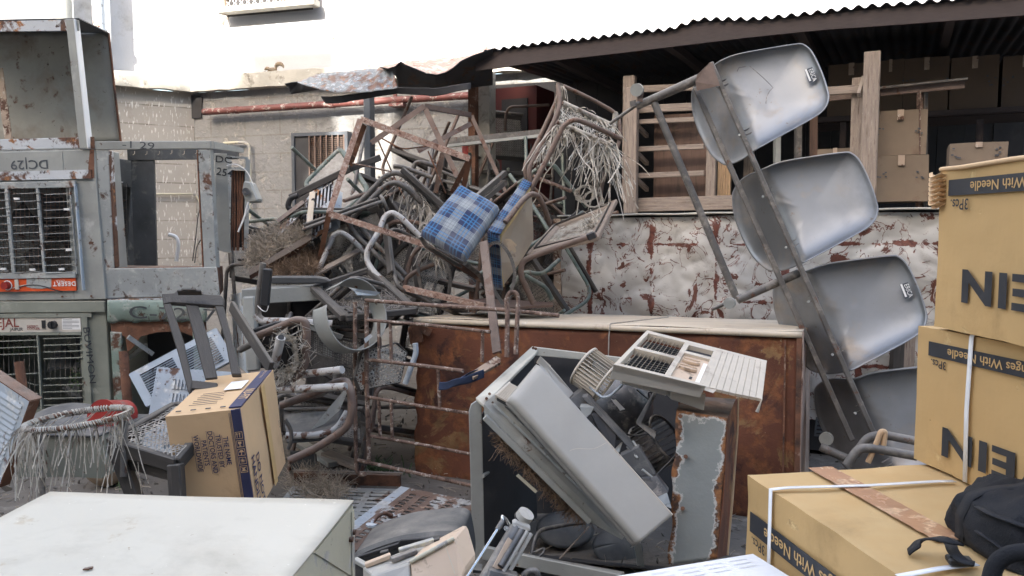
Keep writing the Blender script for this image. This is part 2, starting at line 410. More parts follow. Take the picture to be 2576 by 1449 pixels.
M['cream_label'] = mat('cream_label', (.50, .46, .40), .5, 0, .12, 8, [((.25, .2, .16), 14, .62, .68)], bump=.05)
M['maroon'] = mat('maroon_letters', (.22, .05, .04), .5, 0, .2, 10, [], bump=0)
M['plastic'] = mat('grey_beige_plastic', (.40, .385, .355), .5, 0, .08, 3, [((.22, .2, .18), 4, .6, .75)], bump=.08, dust=.3)
M['plastic_cream'] = mat('cream_plastic', (.54, .48, .40), .55, 0, .08, 5, [((.33, .27, .22), 7, .56, .68)], bump=.1, dust=.3)
M['plastic_tan'] = mat('yellowed_plastic', (.55, .42, .31), .55, 0, .08, 5, [((.36, .27, .2), 14, .6, .66)], bump=.1)
M['printer_dark'] = mat('charcoal_plastic', (.055, .057, .06), .55, 0, .15, 5, [((.15, .14, .13), 9, .56, .7)], dust=.5)
M['motor'] = mat('dirty_cast_metal', (.10, .10, .105), .45, .5, .4, 10, [((.22, .2, .18), 14, .5, .6)], dust=.5)
M['chrome'] = mat('bright_metal', (.6, .6, .6), .25, .9, .1, 10, [], bump=.05)
M['steel'] = mat('stainless_steel', (.23, .238, .25), .48, .85, .12, 2.5, [((.26, .21, .16), 3.1, .50, .72), ((.22, .23, .25), 1.7, .5, .7), ((.16, .13, .11), 19, .66, .70)], bump=.05, bs=11, coord='World')
M['ledge'] = mat('dirty_whitewashed_concrete', (.44, .42, .37), .85, 0, .2, 3, [((.2, .18, .15), 6, .55, .68), ((.6, .58, .53), 9, .58, .66)], bump=.5, bs=25)
M['blue_cloth'] = mat('blue_cloth', (.03, .045, .09), .8, 0, .3, 10, [], bump=.1)
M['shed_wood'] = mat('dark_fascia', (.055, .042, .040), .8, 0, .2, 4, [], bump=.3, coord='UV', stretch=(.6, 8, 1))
M['shed_in'] = mat('shade_dark_boards', (.05, .048, .048), .9, 0, .3, 2, [((.06, .055, .05), 4, .55, .7)], bump=.2)  # boards coloured near-black for the shade inside the shed
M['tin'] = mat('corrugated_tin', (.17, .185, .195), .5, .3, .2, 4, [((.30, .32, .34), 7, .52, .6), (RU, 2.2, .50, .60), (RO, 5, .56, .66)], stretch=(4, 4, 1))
M['tin_dark'] = mat('near_black_tin', (.05, .05, .055), .7, .2, .3, 4, [(RD, 6, .55, .62)], bump=.2)  # tin in a near-black tone with rust blotches
M['tin_rust'] = mat('pale_rusty_tin', (.36, .24, .2), .8, 0, .2, 5, [((.55, .42, .36), 8, .5, .58), (RU, 10, .58, .64)])  # pale rust tone with lighter patches
M['stone'] = mat('sandstone_pot', (.30, .22, .15), .8, 0, .15, 8, [((.18, .13, .1), 10, .6, .68)])
M['bag'] = mat('black_nylon', (.016, .017, .021), .8, 0, .3, 7, [((.05, .05, .05), 12, .6, .75)], bump=.5, bs=260, spec=.25)
M['bag_strap'] = mat('black_webbing', (.012, .013, .017), .8, 0, .2, 20, [], bump=.3, bs=300)
M['leaf'] = mat('leaf', (.06, .10, .04), .6, 0, .3, 8, [], bump=0)
M['fur'] = mat('squirrel_fur', (.22, .17, .12), .9, 0, .2, 60, [], bump=.3, bs=300)
M['fur_pale'] = mat('pale_stripe', (.5, .44, .36), .9, 0, .1, 60, [], bump=0)
M['fur_dark'] = mat('dark_stripe', (.08, .06, .045), .9, 0, .1, 60, [], bump=0)
M['board_beige'] = mat('stained_backboard', (.40, .32, .235), .8, 0, .12, 3, [((.45, .18, .12), 4, .64, .72), ((.2, .14, .1), 9, .64, .7)])
M['foam'] = mat('yellow_foam', (.50, .36, .17), .9, 0, .2, 12, [((.2, .09, .04), 14, .58, .64)])

def brickfn(bw, bh, mort, mc, drips=0):
    def fn(N, L, tc, mix, ramp, nz, col):
        br = N.new('ShaderNodeTexBrick'); L.new(tc.outputs['UV'], br.inputs[0])
        br.inputs['Scale'].default_value = 1; br.inputs['Brick Width'].default_value = bw; br.inputs['Row Height'].default_value = bh
        br.inputs['Mortar Size'].default_value = mort; br.inputs['Mortar Smooth'].default_value = .6
        br.inputs['Color1'].default_value = (0, 0, 0, 1); br.inputs['Color2'].default_value = (.25, .25, .25, 1); br.inputs['Mortar'].default_value = (1, 1, 1, 1)
        mu = N.new('ShaderNodeMath'); mu.operation = 'MULTIPLY'; L.new(br.outputs['Fac'], mu.inputs[0]); L.new(ramp(nz(5), .35, .6), mu.inputs[1])
        c = mix(mu.outputs[0], col, mc)
        if drips:
            mp = N.new('ShaderNodeMapping'); mp.inputs['Scale'].default_value = (34, 7, 1); L.new(tc.outputs['UV'], mp.inputs[0])
            n = N.new('ShaderNodeTexNoise'); n.inputs['Scale'].default_value = 1.6; n.inputs['Detail'].default_value = 3; L.new(mp.outputs[0], n.inputs['Vector'])
            c = mix(ramp(n.outputs['Fac'], drips, drips + .05), c, (.66, .64, .59))
        return c
    return fn
M['wall_tan'] = mat('tan_block_wall', (.38, .35, .31), .85, 0, .1, 1.5, [((.25, .21, .17), 2.5, .58, .75)], bump=.6, bs=30, bd=.006, bfn=brickfn(20, .21, .008, (.17, .15, .12), .60))
M['wall_grey'] = mat('grey_rendered_block_wall', (.245, .243, .24), .9, 0, .18, 1.5, [((.15, .14, .13), 3, .55, .7), ((.36, .34, .31), 9, .56, .68)], bump=1, bs=24, bd=.014, bfn=brickfn(.45, .2, .010, (.19, .178, .162)))
M['wall_white'] = mat('white_lime_wash', (.47, .475, .49), .9, 0, .08, 1, [((.13, .115, .10), 5, .64, .68), ((.42, .41, .40), 1.6, .56, .66), ((.20, .18, .16), 30, .70, .73)], bump=.9, bs=14)
def peel(N, L, tc, mix, ramp, nz, col):
    def m2(op, a, b=0.0):
        k = N.new('ShaderNodeMath'); k.operation = op
        for i, q in enumerate((a, b)):
            if isinstance(q, (int, float)): k.inputs[i].default_value = q
            else: L.new(q, k.inputs[i])
        return k.outputs[0]
    sx = N.new('ShaderNodeSeparateXYZ'); L.new(tc.outputs['UV'], sx.inputs[0])
    maroon = mix(ramp(nz(30), .4, .6), (.10, .035, .028), (.19, .07, .05))
    ln = ramp(m2('ABSOLUTE', m2('SUBTRACT', nz(3.4, 6, .55, dist=2.0), .5)), .016, .005)
    col = mix(m2('MULTIPLY', ln, ramp(nz(5), .42, .50)), col, maroon)
    fx = m2('ABSOLUTE', m2('SUBTRACT', m2('FRACT', m2('DIVIDE', sx.outputs[0], .42)), .5)); fy = m2('ABSOLUTE', m2('SUBTRACT', m2('FRACT', m2('DIVIDE', sx.outputs[1], .36)), .5))
    w = m2('MULTIPLY', m2('SUBTRACT', nz(7, 7, .7), .42), .36)
    col = mix(ramp(m2('SUBTRACT', w, fx), -.004, .006), col, maroon); w2 = m2('MULTIPLY', m2('SUBTRACT', nz(6, 7, .7, dist=.8), .46), .3)
    return mix(ramp(m2('SUBTRACT', w2, fy), -.004, .006), col, maroon)
M['peel'] = mat('peeling_white_sheet', (.50, .48, .45), .45, .05, .06, 3, [((.34, .31, .28), 3, .58, .72), ((.14, .055, .04), 4.5, .60, .615, 1.6), ((.12, .05, .04), 16, .655, .67, 2.5)], bump=.6, bs=10, bfn=peel)
M['ground'] = mat('dry_dusty_earth', (.135, .118, .10), .95, 0, .25, 1.6, [((.20, .18, .155), 5, .52, .65), ((.07, .06, .05), 11, .6, .66)], bump=.9, bs=45)

def plaid():
    m = bpy.data.materials.new('blue_plaid_cloth'); m.use_nodes = True; t = m.node_tree; N = t.nodes; L = t.links; b = N['Principled BSDF']
    tc = N.new('ShaderNodeTexCoord'); sx = N.new('ShaderNodeSeparateXYZ'); L.new(tc.outputs['UV'], sx.inputs[0])
    def wv(o, per, lo, hi, ph=0):
        a = N.new('ShaderNodeMath'); a.operation = 'MULTIPLY_ADD'; L.new(o, a.inputs[0]); a.inputs[1].default_value = 1 / per; a.inputs[2].default_value = ph
        f = N.new('ShaderNodeMath'); f.operation = 'FRACT'; L.new(a.outputs[0], f.inputs[0])
        g = N.new('ShaderNodeMath'); g.operation = 'GREATER_THAN'; L.new(f.outputs[0], g.inputs[0]); g.inputs[1].default_value = lo
        h = N.new('ShaderNodeMath'); h.operation = 'LESS_THAN'; L.new(f.outputs[0], h.inputs[0]); h.inputs[1].default_value = hi
        k = N.new('ShaderNodeMath'); k.operation = 'MULTIPLY'; L.new(g.outputs[0], k.inputs[0]); L.new(h.outputs[0], k.inputs[1]); return k.outputs[0]
    def mx(fac, a, c):
        x = N.new('ShaderNodeMix'); x.data_type = 'RGBA'; L.new(fac, x.inputs[0])
        for i, q in ((6, a), (7, c)):
            if isinstance(q, tuple): x.inputs[i].default_value = (*q, 1)
            else: L.new(q, x.inputs[i])
        return x.outputs[2]
    def half(f, k=.5):
        q = N.new('ShaderNodeMath'); q.operation = 'MULTIPLY'; L.new(f, q.inputs[0]); q.inputs[1].default_value = k; return q.outputs[0]
    col = (.014, .024, .075)
    per = .155
    for o in (sx.outputs[0], sx.outputs[1]):
        col = mx(half(wv(o, per, .60, .95), .42), col, (.40, .44, .44))
    for o in (sx.outputs[0], sx.outputs[1]):
        col = mx(half(wv(o, per / 8, 0, .25), .25), col, (.01, .02, .07))
        for c in (.14, .26, .38): col = mx(half(wv(o, per, c, c + .045), .5), col, (.04, .20, .42))
    n = N.new('ShaderNodeTexNoise'); n.inputs['Scale'].default_value = 7; n.inputs['Detail'].default_value = 6; L.new(tc.outputs['UV'], n.inputs['Vector'])
    r = N.new('ShaderNodeMapRange'); L.new(n.outputs['Fac'], r.inputs[0]); r.inputs[1].default_value = .45; r.inputs[2].default_value = .75; r.inputs[4].default_value = .55
    col = mx(r.outputs[0], col, (.27, .26, .25))
    L.new(col, b.inputs['Base Color']); b.inputs['Roughness'].default_value = .85; b.inputs['Sheen Weight'].default_value = .2
    n2 = N.new('ShaderNodeTexNoise'); n2.inputs['Scale'].default_value = 14; L.new(tc.outputs['UV'], n2.inputs['Vector'])
    bp = N.new('ShaderNodeBump'); bp.inputs['Strength'].default_value = .4; bp.inputs['Distance'].default_value = .02; L.new(n2.outputs['Fac'], bp.inputs['Height']); L.new(bp.outputs[0], b.inputs['Normal'])
    return m
M['plaid'] = plaid()

def rv(a): return Vector((rnd.uniform(-a, a), rnd.uniform(-a, a), rnd.uniform(-a, a)))
def heap(mb, poly_pts, n, ln, r, lift=.05, mi=0):
    """curly straw scattered over a bilinear quad a b c d"""
    a, b, c, d = poly_pts
    for _ in range(n):
        u, v = rnd.random(), rnd.random()
        k = math.sin(math.pi * min(1, u + .05)) * math.sin(math.pi * min(1, v + .05))
        p = a * (1 - u) * (1 - v) + b * u * (1 - v) + c * u * v + d * (1 - u) * v + Vector((0, 0, rnd.random() * lift * (k + .15)))
        t = rv(1).normalized(); path = [p]; bend = rv(1) * .9
        for i in range(5): t = (t + bend * .5 + rv(.25)); t.normalize(); path.append(path[-1] + t * ln * rnd.uniform(.12, .25))
        mb.ribbon(path, r, mi, rv(1))
    return mb
def strands(mb, starts, n, lmin, lmax, w, curl=.35, drift=Vector((0, 0, 0)), mi=0):
    for _ in range(n):
        p = rnd.choice(starts) if not callable(starts) else starts()
        L = rnd.uniform(lmin, lmax) * rnd.uniform(.5, 1); m = 9; path = [p.copy()]
        t = (Vector((rnd.uniform(-.9, .9), rnd.uniform(-.7, .5), rnd.uniform(-.6, .5))))
        c = rv(curl)
        for i in range(m):
            t = t * .72 + Vector((0, 0, -.42)) + c * .5 + rv(curl * .35) + drift
            path.append(path[-1] + t.normalized() * L / m)
        mb.ribbon(path, w * rnd.uniform(.6, 1.2), mi, Vector((rnd.uniform(-.6, .6), 1, rnd.uniform(-.3, .3))))
    return mb
def lerp(a, b): return lambda: a.lerp(b, rnd.random()) + rv(.006)

# ================================================================ SETTING
mb = MB(); mb.grid(lambda u, v: Vector((-40 + 80 * u, -30 + 60 * v, 0)), 4, 4, sm=False); struct('ground', mb, M['ground'])
# small rubble and dry leaves on the ground
def gv(): return Vector((rnd.uniform(-3.2, 2.2), rnd.uniform(2.6, 6.5), 0))
mb = MB()
for _ in range(2600):
    p = gv(); s = rnd.uniform(.003, .012) * (1 if rnd.random() < .94 else 2.2); a, b = rv(1).normalized() * s, rv(1).normalized() * s
    p.z = .004; mb.plate([p, p + a + Vector((0, 0, .004)), p + a + b, p + b * 1.3], Vector((0, 0, s * .5)), 1)
solo('rubble', mb, M['ground'], 'loose grit and pebbles scattered over the dusty earth', 'rubble', kind='stuff')
mb = MB()
for _ in range(1500):
    p = gv(); p.z = .012; t = Vector((rnd.uniform(-1, 1), rnd.uniform(-1, 1), rnd.uniform(-.1, .25))).normalized(); w = rnd.uniform(.0015, .005)
    path = [p + t * k * rnd.uniform(.012, .03) + Vector((0, 0, math.sin(k) * .004)) for k in range(4)]; mb.ribbon(path, w, 0, Vector((0, .3, 1)).cross(t) + Vector((0, 0, .2)))
for cx, cy in ((570, 1265), (900, 1120)):
    pass
solo('litter', mb, M['straw'], 'dry straw and leaf litter lying over the yard floor', 'litter', kind='stuff')
mb = MB()
for reg, cx, cy in (('s1', 1010, 1270), ('s1', 1040, 1285), ('s1', 960, 1240), ('s5', 1440, 800), ('s5', 1430, 830), ('r5', 770, 1350), ('r5', 740, 1310)):
    g = PZ(reg, cx, cy, 0)
    for _ in range(26):
        p = g + Vector((rnd.gauss(0, .05), rnd.gauss(0, .05), 0)); t = Vector((rnd.uniform(-.7, .7), rnd.uniform(-.7, .7), 1)).normalized()
        h = rnd.uniform(.03, .08); mb.ribbon([p, p + t * h * .5, p + t * h + Vector((t.x, t.y, -.2)) * h * .4], .006, 0)
solo('weeds', mb, M['leaf'], 'small green weed tufts in the dry earth', 'weeds', kind='stuff')

WS, WY = .33, 8.0                                 # plane of the far wall: Y + WS X = WY
wd = Vector((1, -WS, 0)).normalized(); wn = Vector((WS, 1, 0)).normalized()
CR = PW('d', 500, 700, WS, WY); CR.z = 0
sdv = Vector((-.84, -.54, 0)).normalized(); sn = Vector((-sdv.y, sdv.x, 0)) * -1   # side wall going left and nearer
sn = sn if sn.y > 0 else -sn
def wallgrid(O, dirv, L, z0, z1, flip=False):
    m = MB(); m.grid(lambda u, v: O + dirv * (L * u) + Vector((0, 0, z0 + (z1 - z0) * v)), 30, 8, sm=False, uvs=(L, z1 - z0)); return m
LZ0, LZ1 = 2.90, 3.05
def wallbox(O, dirv, nrm, L, z0, z1, t, mb=None):
    mb = mb or MB(); mb.grid(lambda u, v: O + dirv * (L * u) + Vector((0, 0, z0 + (z1 - z0) * v)), 1, 1, sm=False, uvs=(L, z1 - z0))
    mb.box(O + nrm * .002 + Vector((0, 0, z0)), dirv * L, nrm * t, Vector((0, 0, z1 - z0))); return mb
bld = thing('building', 'tall whitewashed building with a grey rendered block lower wall behind the shed', 'building', CR)
# opening of the lower grille is cut by building the wall round it
part('wall', wallbox(CR, wd, wn, 12, 0, LZ0, .3), M['wall_grey'], bld)
part('upper_wall', wallbox(CR + wn * .05, wd, wn, 12, LZ1, 9, .3), M['wall_white'], bld)
b2 = thing('side_building', 'whitewashed side building with a droppings-streaked tan block lower wall', 'building', CR + sdv * 3)
part('wall', wallbox(CR, sdv, sn, 10, 0, LZ0, .3), M['wall_tan'], b2)
part('upper_wall', wallbox(CR + sn * .05, sdv, sn, 10, LZ1, 9, .3), M['wall_white'], b2)
def ledge(O, dirv, nrm, L, par):
    m = MB(); n = 60
    def f(u, v):
        p = O + dirv * (L * u)
        a = v * 4
        if a <= 1: q = -nrm * (.12 * a) + Vector((0, 0, LZ0))
        elif a <= 3: q = -nrm * .12 + Vector((0, 0, LZ0 + (LZ1 - LZ0) * (a - 1) / 2))
        else: q = -nrm * (.12 - .12 * (a - 3)) + Vector((0, 0, LZ1 + .01))
        p = p + q; return p + noise.noise_vector(p * 7) * .014
    m.grid(f, n * 2, 16, sm=False, uvs=(L, .4)); part('ledge', m, M['ledge'], par)
ledge(CR - wd * .03, wd, wn, 11, bld); ledge(CR - sdv * .03, sdv, sn, 8, b2)
# dark broken hole where the pipe leaves the wall
mb = MB(); mb.plate([PW('r1', x, y, WS, WY - .02 * 1) for x, y in ((862, 470), (900, 458), (960, 462), (975, 470), (972, 570), (925, 572), (905, 545), (870, 520))], wn, .015)
part('broken_hole', mb, M['dark'], bld)
# upper window
FW = Fr(PW('d', 568, -60, WS, WY), PW('d', 800, -85, WS, WY), PW('d', 568, 40, WS, WY))
mb = MB()
w = part('window', MB().pbox(FW, 'd', 572, -60, 790, 25, -.02, -.015), M['dark'], bld)
mb = MB(); x1 = FW.W
mb.plate([FW(0, 0), FW(x1, 0), FW(x1, FW.H), FW(x1 - .05, FW.H), FW(x1 - .05, .05), FW(.05, .05), FW(.05, FW.H), FW(0, FW.H)], -FW.z, .1)
part('frame', mb, M['edge_cream'], w)
mb = MB(); mb.fbox(FW, -.03, x1 + .03, FW.H - .055, FW.H + .0, -.15, -.021); part('sill', mb, M['ledge'], w)
mb = MB(); yb = FW.H - .06
for i in range(26):
    a, b = FW(.05 + i * .042, yb, -.06), None
    path = [FW(.05 + i * .042 + (.014 if (k % 2) ^ (i % 2) else -.014), yb - k * .05, -.06) for k in range(9)]
    mb.tube(path, .005, fil=0, seg=5, caps=False)
mb.fbox(FW, .05, x1 - .05, yb - .012, yb, -.07, -.05)
part('grille', mb, M['paper'], w)
# barred opening low in the grey wall
A, B, Cc = PW('r2', 297, 965, WS, WY - .10), PW('r2', 705, 950, WS, WY - .10), PW('r2', 312, 1600, WS, WY - .10)
FG = Fr(A, B, Cc)
g = thing('window_grille', 'rusty barred steel window grille on the grey block wall', 'window grille', FG(FG.W / 2, FG.H, 0))
mb = MB(); t = .035
mb.fbox(FG, 0, t, 0, FG.H, 0, .1); mb.fbox(FG, FG.W - t, FG.W, 0, FG.H, 0, .1); mb.fbox(FG, t, FG.W - t, 0, t, 0, .1); mb.fbox(FG, t, FG.W - t, FG.H - t, FG.H, 0, .1)
part('frame', mb, M['post'], g)
part('shutter', MB().fbox(FG, t, FG.W * .3, t, FG.H - t, .02, .03), M['dark'], g)
part('backing', MB().fbox(FG, t, FG.W - t, t, FG.H - t, .085, .09), M['dark'], g)
mb = MB(); n = 6
for i in range(n + 1):
    x = FG.W * .31 + (FG.W * .66 - .03) * i / n; mb.fbox(FG, x, x + .016, t, FG.H - t, .0, .012)
part('bars', mb, M['tube_brown'], g)
mb = MB()
for i in range(44): mb.fbox(FG, FG.W * .31, FG.W - t, t + i * FG.H / 45, t + i * FG.H / 45 + .006, .02, .026)
for i in range(22): xx = FG.W * .31 + i * FG.W * .66 / 22; mb.fbox(FG, xx, xx + .005, t, FG.H - t, .026, .031)
part('mesh', mb, M['tube_brown'], g)
# red pipe along the wall
a, b = PW('r2', -335, 812, WS, WY - .12), PW('r2', 1640, 690, WS, WY - .12)
pp = thing('pipe', 'red water pipe running along the grey wall below the ledge', 'pipe', a)
mb = MB(); m_ = a.lerp(b, .5); mb.tube([a, a.lerp(b, .3), m_, b], .036, seg=14, fil=0); mb.tube([m_ - wd * .03, m_ + wd * .03], .043, seg=14, fil=0); mb.tube([a.lerp(b, .13), a.lerp(b, .14)], .041, seg=14, fil=0); part('pipe_run', mb, M['pipe_red'], pp)
q = PW('r2', 1050, 740, WS, WY - .12); mb = MB(); mb.box(q + Vector((-.06, -.02, -.045)), wd * .16, wn * .14, Vector((0, 0, .03))); mb.box(q + Vector((-.02, .0, -.01)), wd * .04, wn * .02, Vector((0, 0, .16))); part('bracket', mb, M['pipe_red'], pp)
# downpipes on the white wall far left
for x, r, lab in ((305, .075, 'grey drainpipe on the white wall, nearest the left edge'), (470, .06, 'pale blue drainpipe on the white wall behind the top cooler')):
    k = ray('r1', x, 40); q = CR + sn * .0; t_ = (q - O0).dot(sn) / k.dot(sn); p = O0 + k * t_ - sn * .1
    mb = MB(); mb.tube([Vector((p.x, p.y, 2.9)), Vector((p.x, p.y, 8.5))], r, seg=14, fil=0)
    for z in (3.4, 4.6, 5.8): mb.tube([Vector((p.x, p.y, z)), Vector((p.x, p.y, z + .06))], r * 1.25, seg=14, fil=0)
    solo('drainpipe', mb, M['galv'] if r > .07 else M['blue_panel'], lab, 'drainpipe', group='drainpipes on the white wall')
# thin conduits
mb = MB(); r_ = [Vector(v) for v in (PW('r1', 1080, 692, WS, WY - .06), PW('r1', 1205, 685, WS, WY - .06), PW('r1', 1212, 1240, WS, WY - .06))]
mb.tube(r_, .016, fil=.1); solo('conduit', mb, M['cream'], 'thin cream conduit bending down the grey wall beside the coolers', 'conduit')
def PS(reg, x, y, off=0):
    k = ray(reg, x, y); return O0 + k * ((CR - sn * off - O0).dot(sn) / k.dot(sn))
mb = MB(); mb.tube([PS('r1', 560, 938, .04), PS('r1', 945, 936, .04), PS('r1', 972, 985, .04), PS('r1', 975, 1100, .04)], .012, fil=.06); solo('conduit', mb, M['cream'], 'thin horizontal conduit along the tan block wall', 'conduit')

# ---------------------------------------------------------------- shade: an unseen building added behind the camera, cut to shape the sunlight
rear = thing('building', 'tall unseen building added behind the photographer, cut to shade the yard', 'building', (0, -7.5, 0))
mb = MB()
def shade_pt(t):                                  # where the sun ray through world point t meets y = -7
    return t + sd * ((-7 - t.y) / sd.y)
lit0 = shade_pt(PW('d', 500, 236, WS, WY)); lit1 = shade_pt(PW('d', 1300, 215, WS, WY))
H = lit0.z - .02
gapL = shade_pt(PW('r2', 385, 800, WS, WY)).x; gapR = shade_pt(PW('r2', 1020, 800, WS, WY)).x  # gap cut where it throws sun patches on the far wall
gt = shade_pt(PW('r2', 700, 815, WS, WY)).z + .22; gb = shade_pt(PW('r2', 700, 1330, WS, WY)).z
def dT(m, A, B, bot=0):                              # wall piece with a sloping top
    m.plate([A, B, Vector((B.x, B.y, bot)), Vector((A.x, A.y, bot))], Vector((0, -1, 0)), .25)
tops = [shade_pt(PS('d', -400, 212)), shade_pt(PS('d', 60, 208)), shade_pt(PW('d', 500, 236, WS, WY)), shade_pt(PW('d', 1300, 215, WS, WY)), shade_pt(PW('d', 2700, 150, WS, WY))]
tops = [Vector((-30, -7, tops[0].z))] + tops + [Vector((30, -7, tops[-1].z))]
def top_z(x):
    for p, q in zip(tops, tops[1:]):
        if p.x <= x <= q.x: return p.lerp(q, (x - p.x) / max(1e-6, q.x - p.x)).z
    return tops[-1].z
tw = [shade_pt(PW('d', x, y, WS, WY)) for x, y in ((572, 52), (788, 40))]
mb.plate([Vector((tw[0].x, -7.5, tw[0].z)), Vector((tw[1].x, -7.5, tw[1].z)), Vector((tw[1].x, -7.5, 12.3)), Vector((tw[0].x, -7.5, 12.3))], Vector((0, -1, 0)), .1)  # raised piece added to shade part of the upper wall
cuts = sorted([p.x for p in tops] + [gapL, gapR])
for p, q in zip(cuts, cuts[1:]):
    if q - p < .01: continue
    if gapL - .01 <= p < gapR - .01:
        mb.plate([Vector((p, -7, top_z(p))), Vector((q, -7, top_z(q))), Vector((q, -7, gt)), Vector((p, -7, gt))], Vector((0, -1, 0)), .2)
        mb.plate([Vector((p, -7, gb)), Vector((q, -7, gb)), Vector((q, -7, 0)), Vector((p, -7, 0))], Vector((0, -1, 0)), .2)
    else: dT(mb, Vector((p, -7, top_z(p))), Vector((q, -7, top_z(q))))
part('wall', mb, M['wall_grey'], rear); print('gap', gapL, gapR, gb, gt, [tuple(round(c,2) for c in t) for t in tops])  # wall of the added unseen building
# unseen leaves added across the opening to dapple the light
tr = thing('dapple_tree', 'unseen leafy screen added behind the photographer to dapple the sun', 'dapple_tree', ((gapL + gapR) / 2, -6.4, 0))
mb = MB(); mb.tube([Vector((gapR + .5, -6.4, 0)), Vector((gapR + .4, -6.4, gb)), Vector((gapR - .1, -6.4, gt - .5))], .12, r2=.03); part('dapple_trunk', mb, M['wood_old'], tr)
mb = MB()
for _ in range(170):
    x = rnd.triangular(gapL + .1, gapR + .3, gapR); z = rnd.triangular(gb - .2, gt - .3, gb)
    if noise.noise(Vector((x * 1.8, 3, z * 1.8))) < .0: continue
    p = Vector((x, -6.5 + rnd.uniform(-.2, .2), z)); a, b = rv(1).normalized() * .09, rv(1).normalized() * .07
    mb.add([p, p + a, p + a + b, p + b], [(0, 1, 2, 3)])
part('dapple_crown', mb, M['leaf'], tr)

# ================================================================ SHED
SS, SY = .48, 5.85
sx_ = Vector((1, -SS, 0)).normalized(); sy_ = Vector((SS, 1, 0)).normalized()
def VF(reg, x, y, y0, W=1, H=1):
    A = PW(reg, x, y, SS, y0); F = Fr(A, A + sx_ * W, A - Vector((0, 0, H))); return F
def PF(reg, x, y, off=0): return PW(reg, x, y, SS, SY + off)
edge = [('r2', 1620, 395), ('r2', 1720, 348), ('r3', 0, 318), ('r3', 400, 275), ('r3', 850, 205), ('r3', 1050, 190), ('r3', 1260, 125), ('r3', 1650, 120), ('r3', 2150, 72), ('r4', 600, 30), ('r4', 800, 12), ('r4', 1604, -70), ('r4', 2300, -150)]
ep = [PF(*e) for e in edge]
def edge_at(x):
    for a, b in zip(ep, ep[1:]):
        if a.x <= x <= b.x: return a.lerp(b, (x - a.x) / (b.x - a.x))
    return ep[0] if x < ep[0].x else ep[-1]
shed = thing('shed', 'low open storage shed with a dark corrugated tin roof', 'shed', Vector((ep[4].x, ep[4].y, 0)))
x0, x1 = ep[0].x, ep[-1].x; n = int((x1 - x0) / .068 * 10)
def rf(dz):
    def f(u, v):
        x = x0 + (x1 - x0) * u; p = edge_at(x); s_ = (x - x0)
        w = math.sin(s_ / .068 * 2 * math.pi) * .0115
        q = p + sy_ * (2.8 * v - .0) ; z = p.z + (2.78 - p.z) * v
        return Vector((q.x, q.y, z - .012 + w + dz + noise.noise(Vector((x * 1.7, v * 4, 0))) * .012))
    return f
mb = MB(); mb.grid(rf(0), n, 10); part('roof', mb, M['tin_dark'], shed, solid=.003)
mb = MB()
fb = [('r2', 1700, 500), ('r3', 0, 455), ('r3', 700, 375), ('r3', 1600, 265), ('r3', 2174, 205), ('r4', 600, 165), ('r4', 1604, 90), ('r4', 2300, 20)]
fp = [PF(*e) for e in fb]
def lowz(x):
    for a, b in zip(fp, fp[1:]):
        if a.x <= x <= b.x: return a.lerp(b, (x - a.x) / (b.x - a.x)).z
    return fp[0].z if x < fp[0].x else fp[-1].z
k = 24
for i in range(k):
    xa, xb = x0 + (x1 - x0) * i / k, x0 + (x1 - x0) * (i + 1) / k; a, b = edge_at(xa), edge_at(xb)
    a = Vector((a.x, a.y, a.z - .022)) + sy_ * .03; b = Vector((b.x, b.y, b.z - .022)) + sy_ * .03
    mb.plate([a, b, Vector((b.x, b.y, lowz(xb))), Vector((a.x, a.y, lowz(xa)))], sy_, .02)
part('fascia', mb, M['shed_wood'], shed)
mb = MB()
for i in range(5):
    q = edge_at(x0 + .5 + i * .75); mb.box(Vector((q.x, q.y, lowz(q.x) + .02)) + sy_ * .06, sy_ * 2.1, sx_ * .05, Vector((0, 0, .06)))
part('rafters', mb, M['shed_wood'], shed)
# added dark back boards stand in for the shed's inner shade; posts
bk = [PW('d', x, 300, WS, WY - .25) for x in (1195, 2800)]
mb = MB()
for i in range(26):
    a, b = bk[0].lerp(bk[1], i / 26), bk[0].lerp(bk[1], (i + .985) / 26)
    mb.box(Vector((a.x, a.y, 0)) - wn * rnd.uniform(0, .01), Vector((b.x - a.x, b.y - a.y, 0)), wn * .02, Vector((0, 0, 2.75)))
part('shade_boards', mb, M['shed_in'], shed)
for reg, x, y, off, m, w in (('r2', 1608, 645, .35, 'rust', .06), ('r2', 1695, 640, .5, 'ledge', .11), ('r3', 1638, 270, 1.2, 'wood_old', .07)):
    p = PF(reg, x, y, off); mb = MB(); mb.box(Vector((p.x - w / 2, p.y, 0)), sx_ * w, sy_ * w, Vector((0, 0, 2.62))); part('post', mb, M[m], shed)
p = PF('r2', 848, 672, .15); mb = MB(); mb.box(Vector((p.x - .033, p.y, 0)), sx_ * .068, sy_ * .068, Vector((0, 0, p.z + .03))); part('post', mb, M['post'], shed, bevel=.006, label='grey painted steel post under the roof end')
# buckled roof end
def sheet(poly_top, poly_bot, m, name, wv=0, par=None, lab=None, nu=40, nv=8, wavy=.008, per=.07):
    """sheet between an upper polyline and a lower one"""
    def at(pl, u):
        k = u * (len(pl) - 1); i = min(int(k), len(pl) - 2); return pl[i].lerp(pl[i + 1], k - i)
    mb = MB()
    def f(u, v):
        a, b = at(poly_top, u), at(poly_bot, u); p = a.lerp(b, v)
        L = (poly_top[-1] - poly_top[0]).length
        return p + sy_ * math.sin(u * L / per * 6.283) * wavy + noise.noise_vector(p * 6) * .01
    mb.grid(f, nu, nv); return part(name, mb, M[m], par or shed, solid=.003, label=lab)
T = pts('r2', [(345, 592, 6.2), (480, 548, 6.25), (600, 522, 6.25), (900, 492, 6.2), (1040, 500, 6.1)]); Bt = pts('r2', [(350, 598, 6.1), (510, 650, 6.0), (640, 668, 5.95), (860, 662, 5.95), (1075, 640, 5.9)])
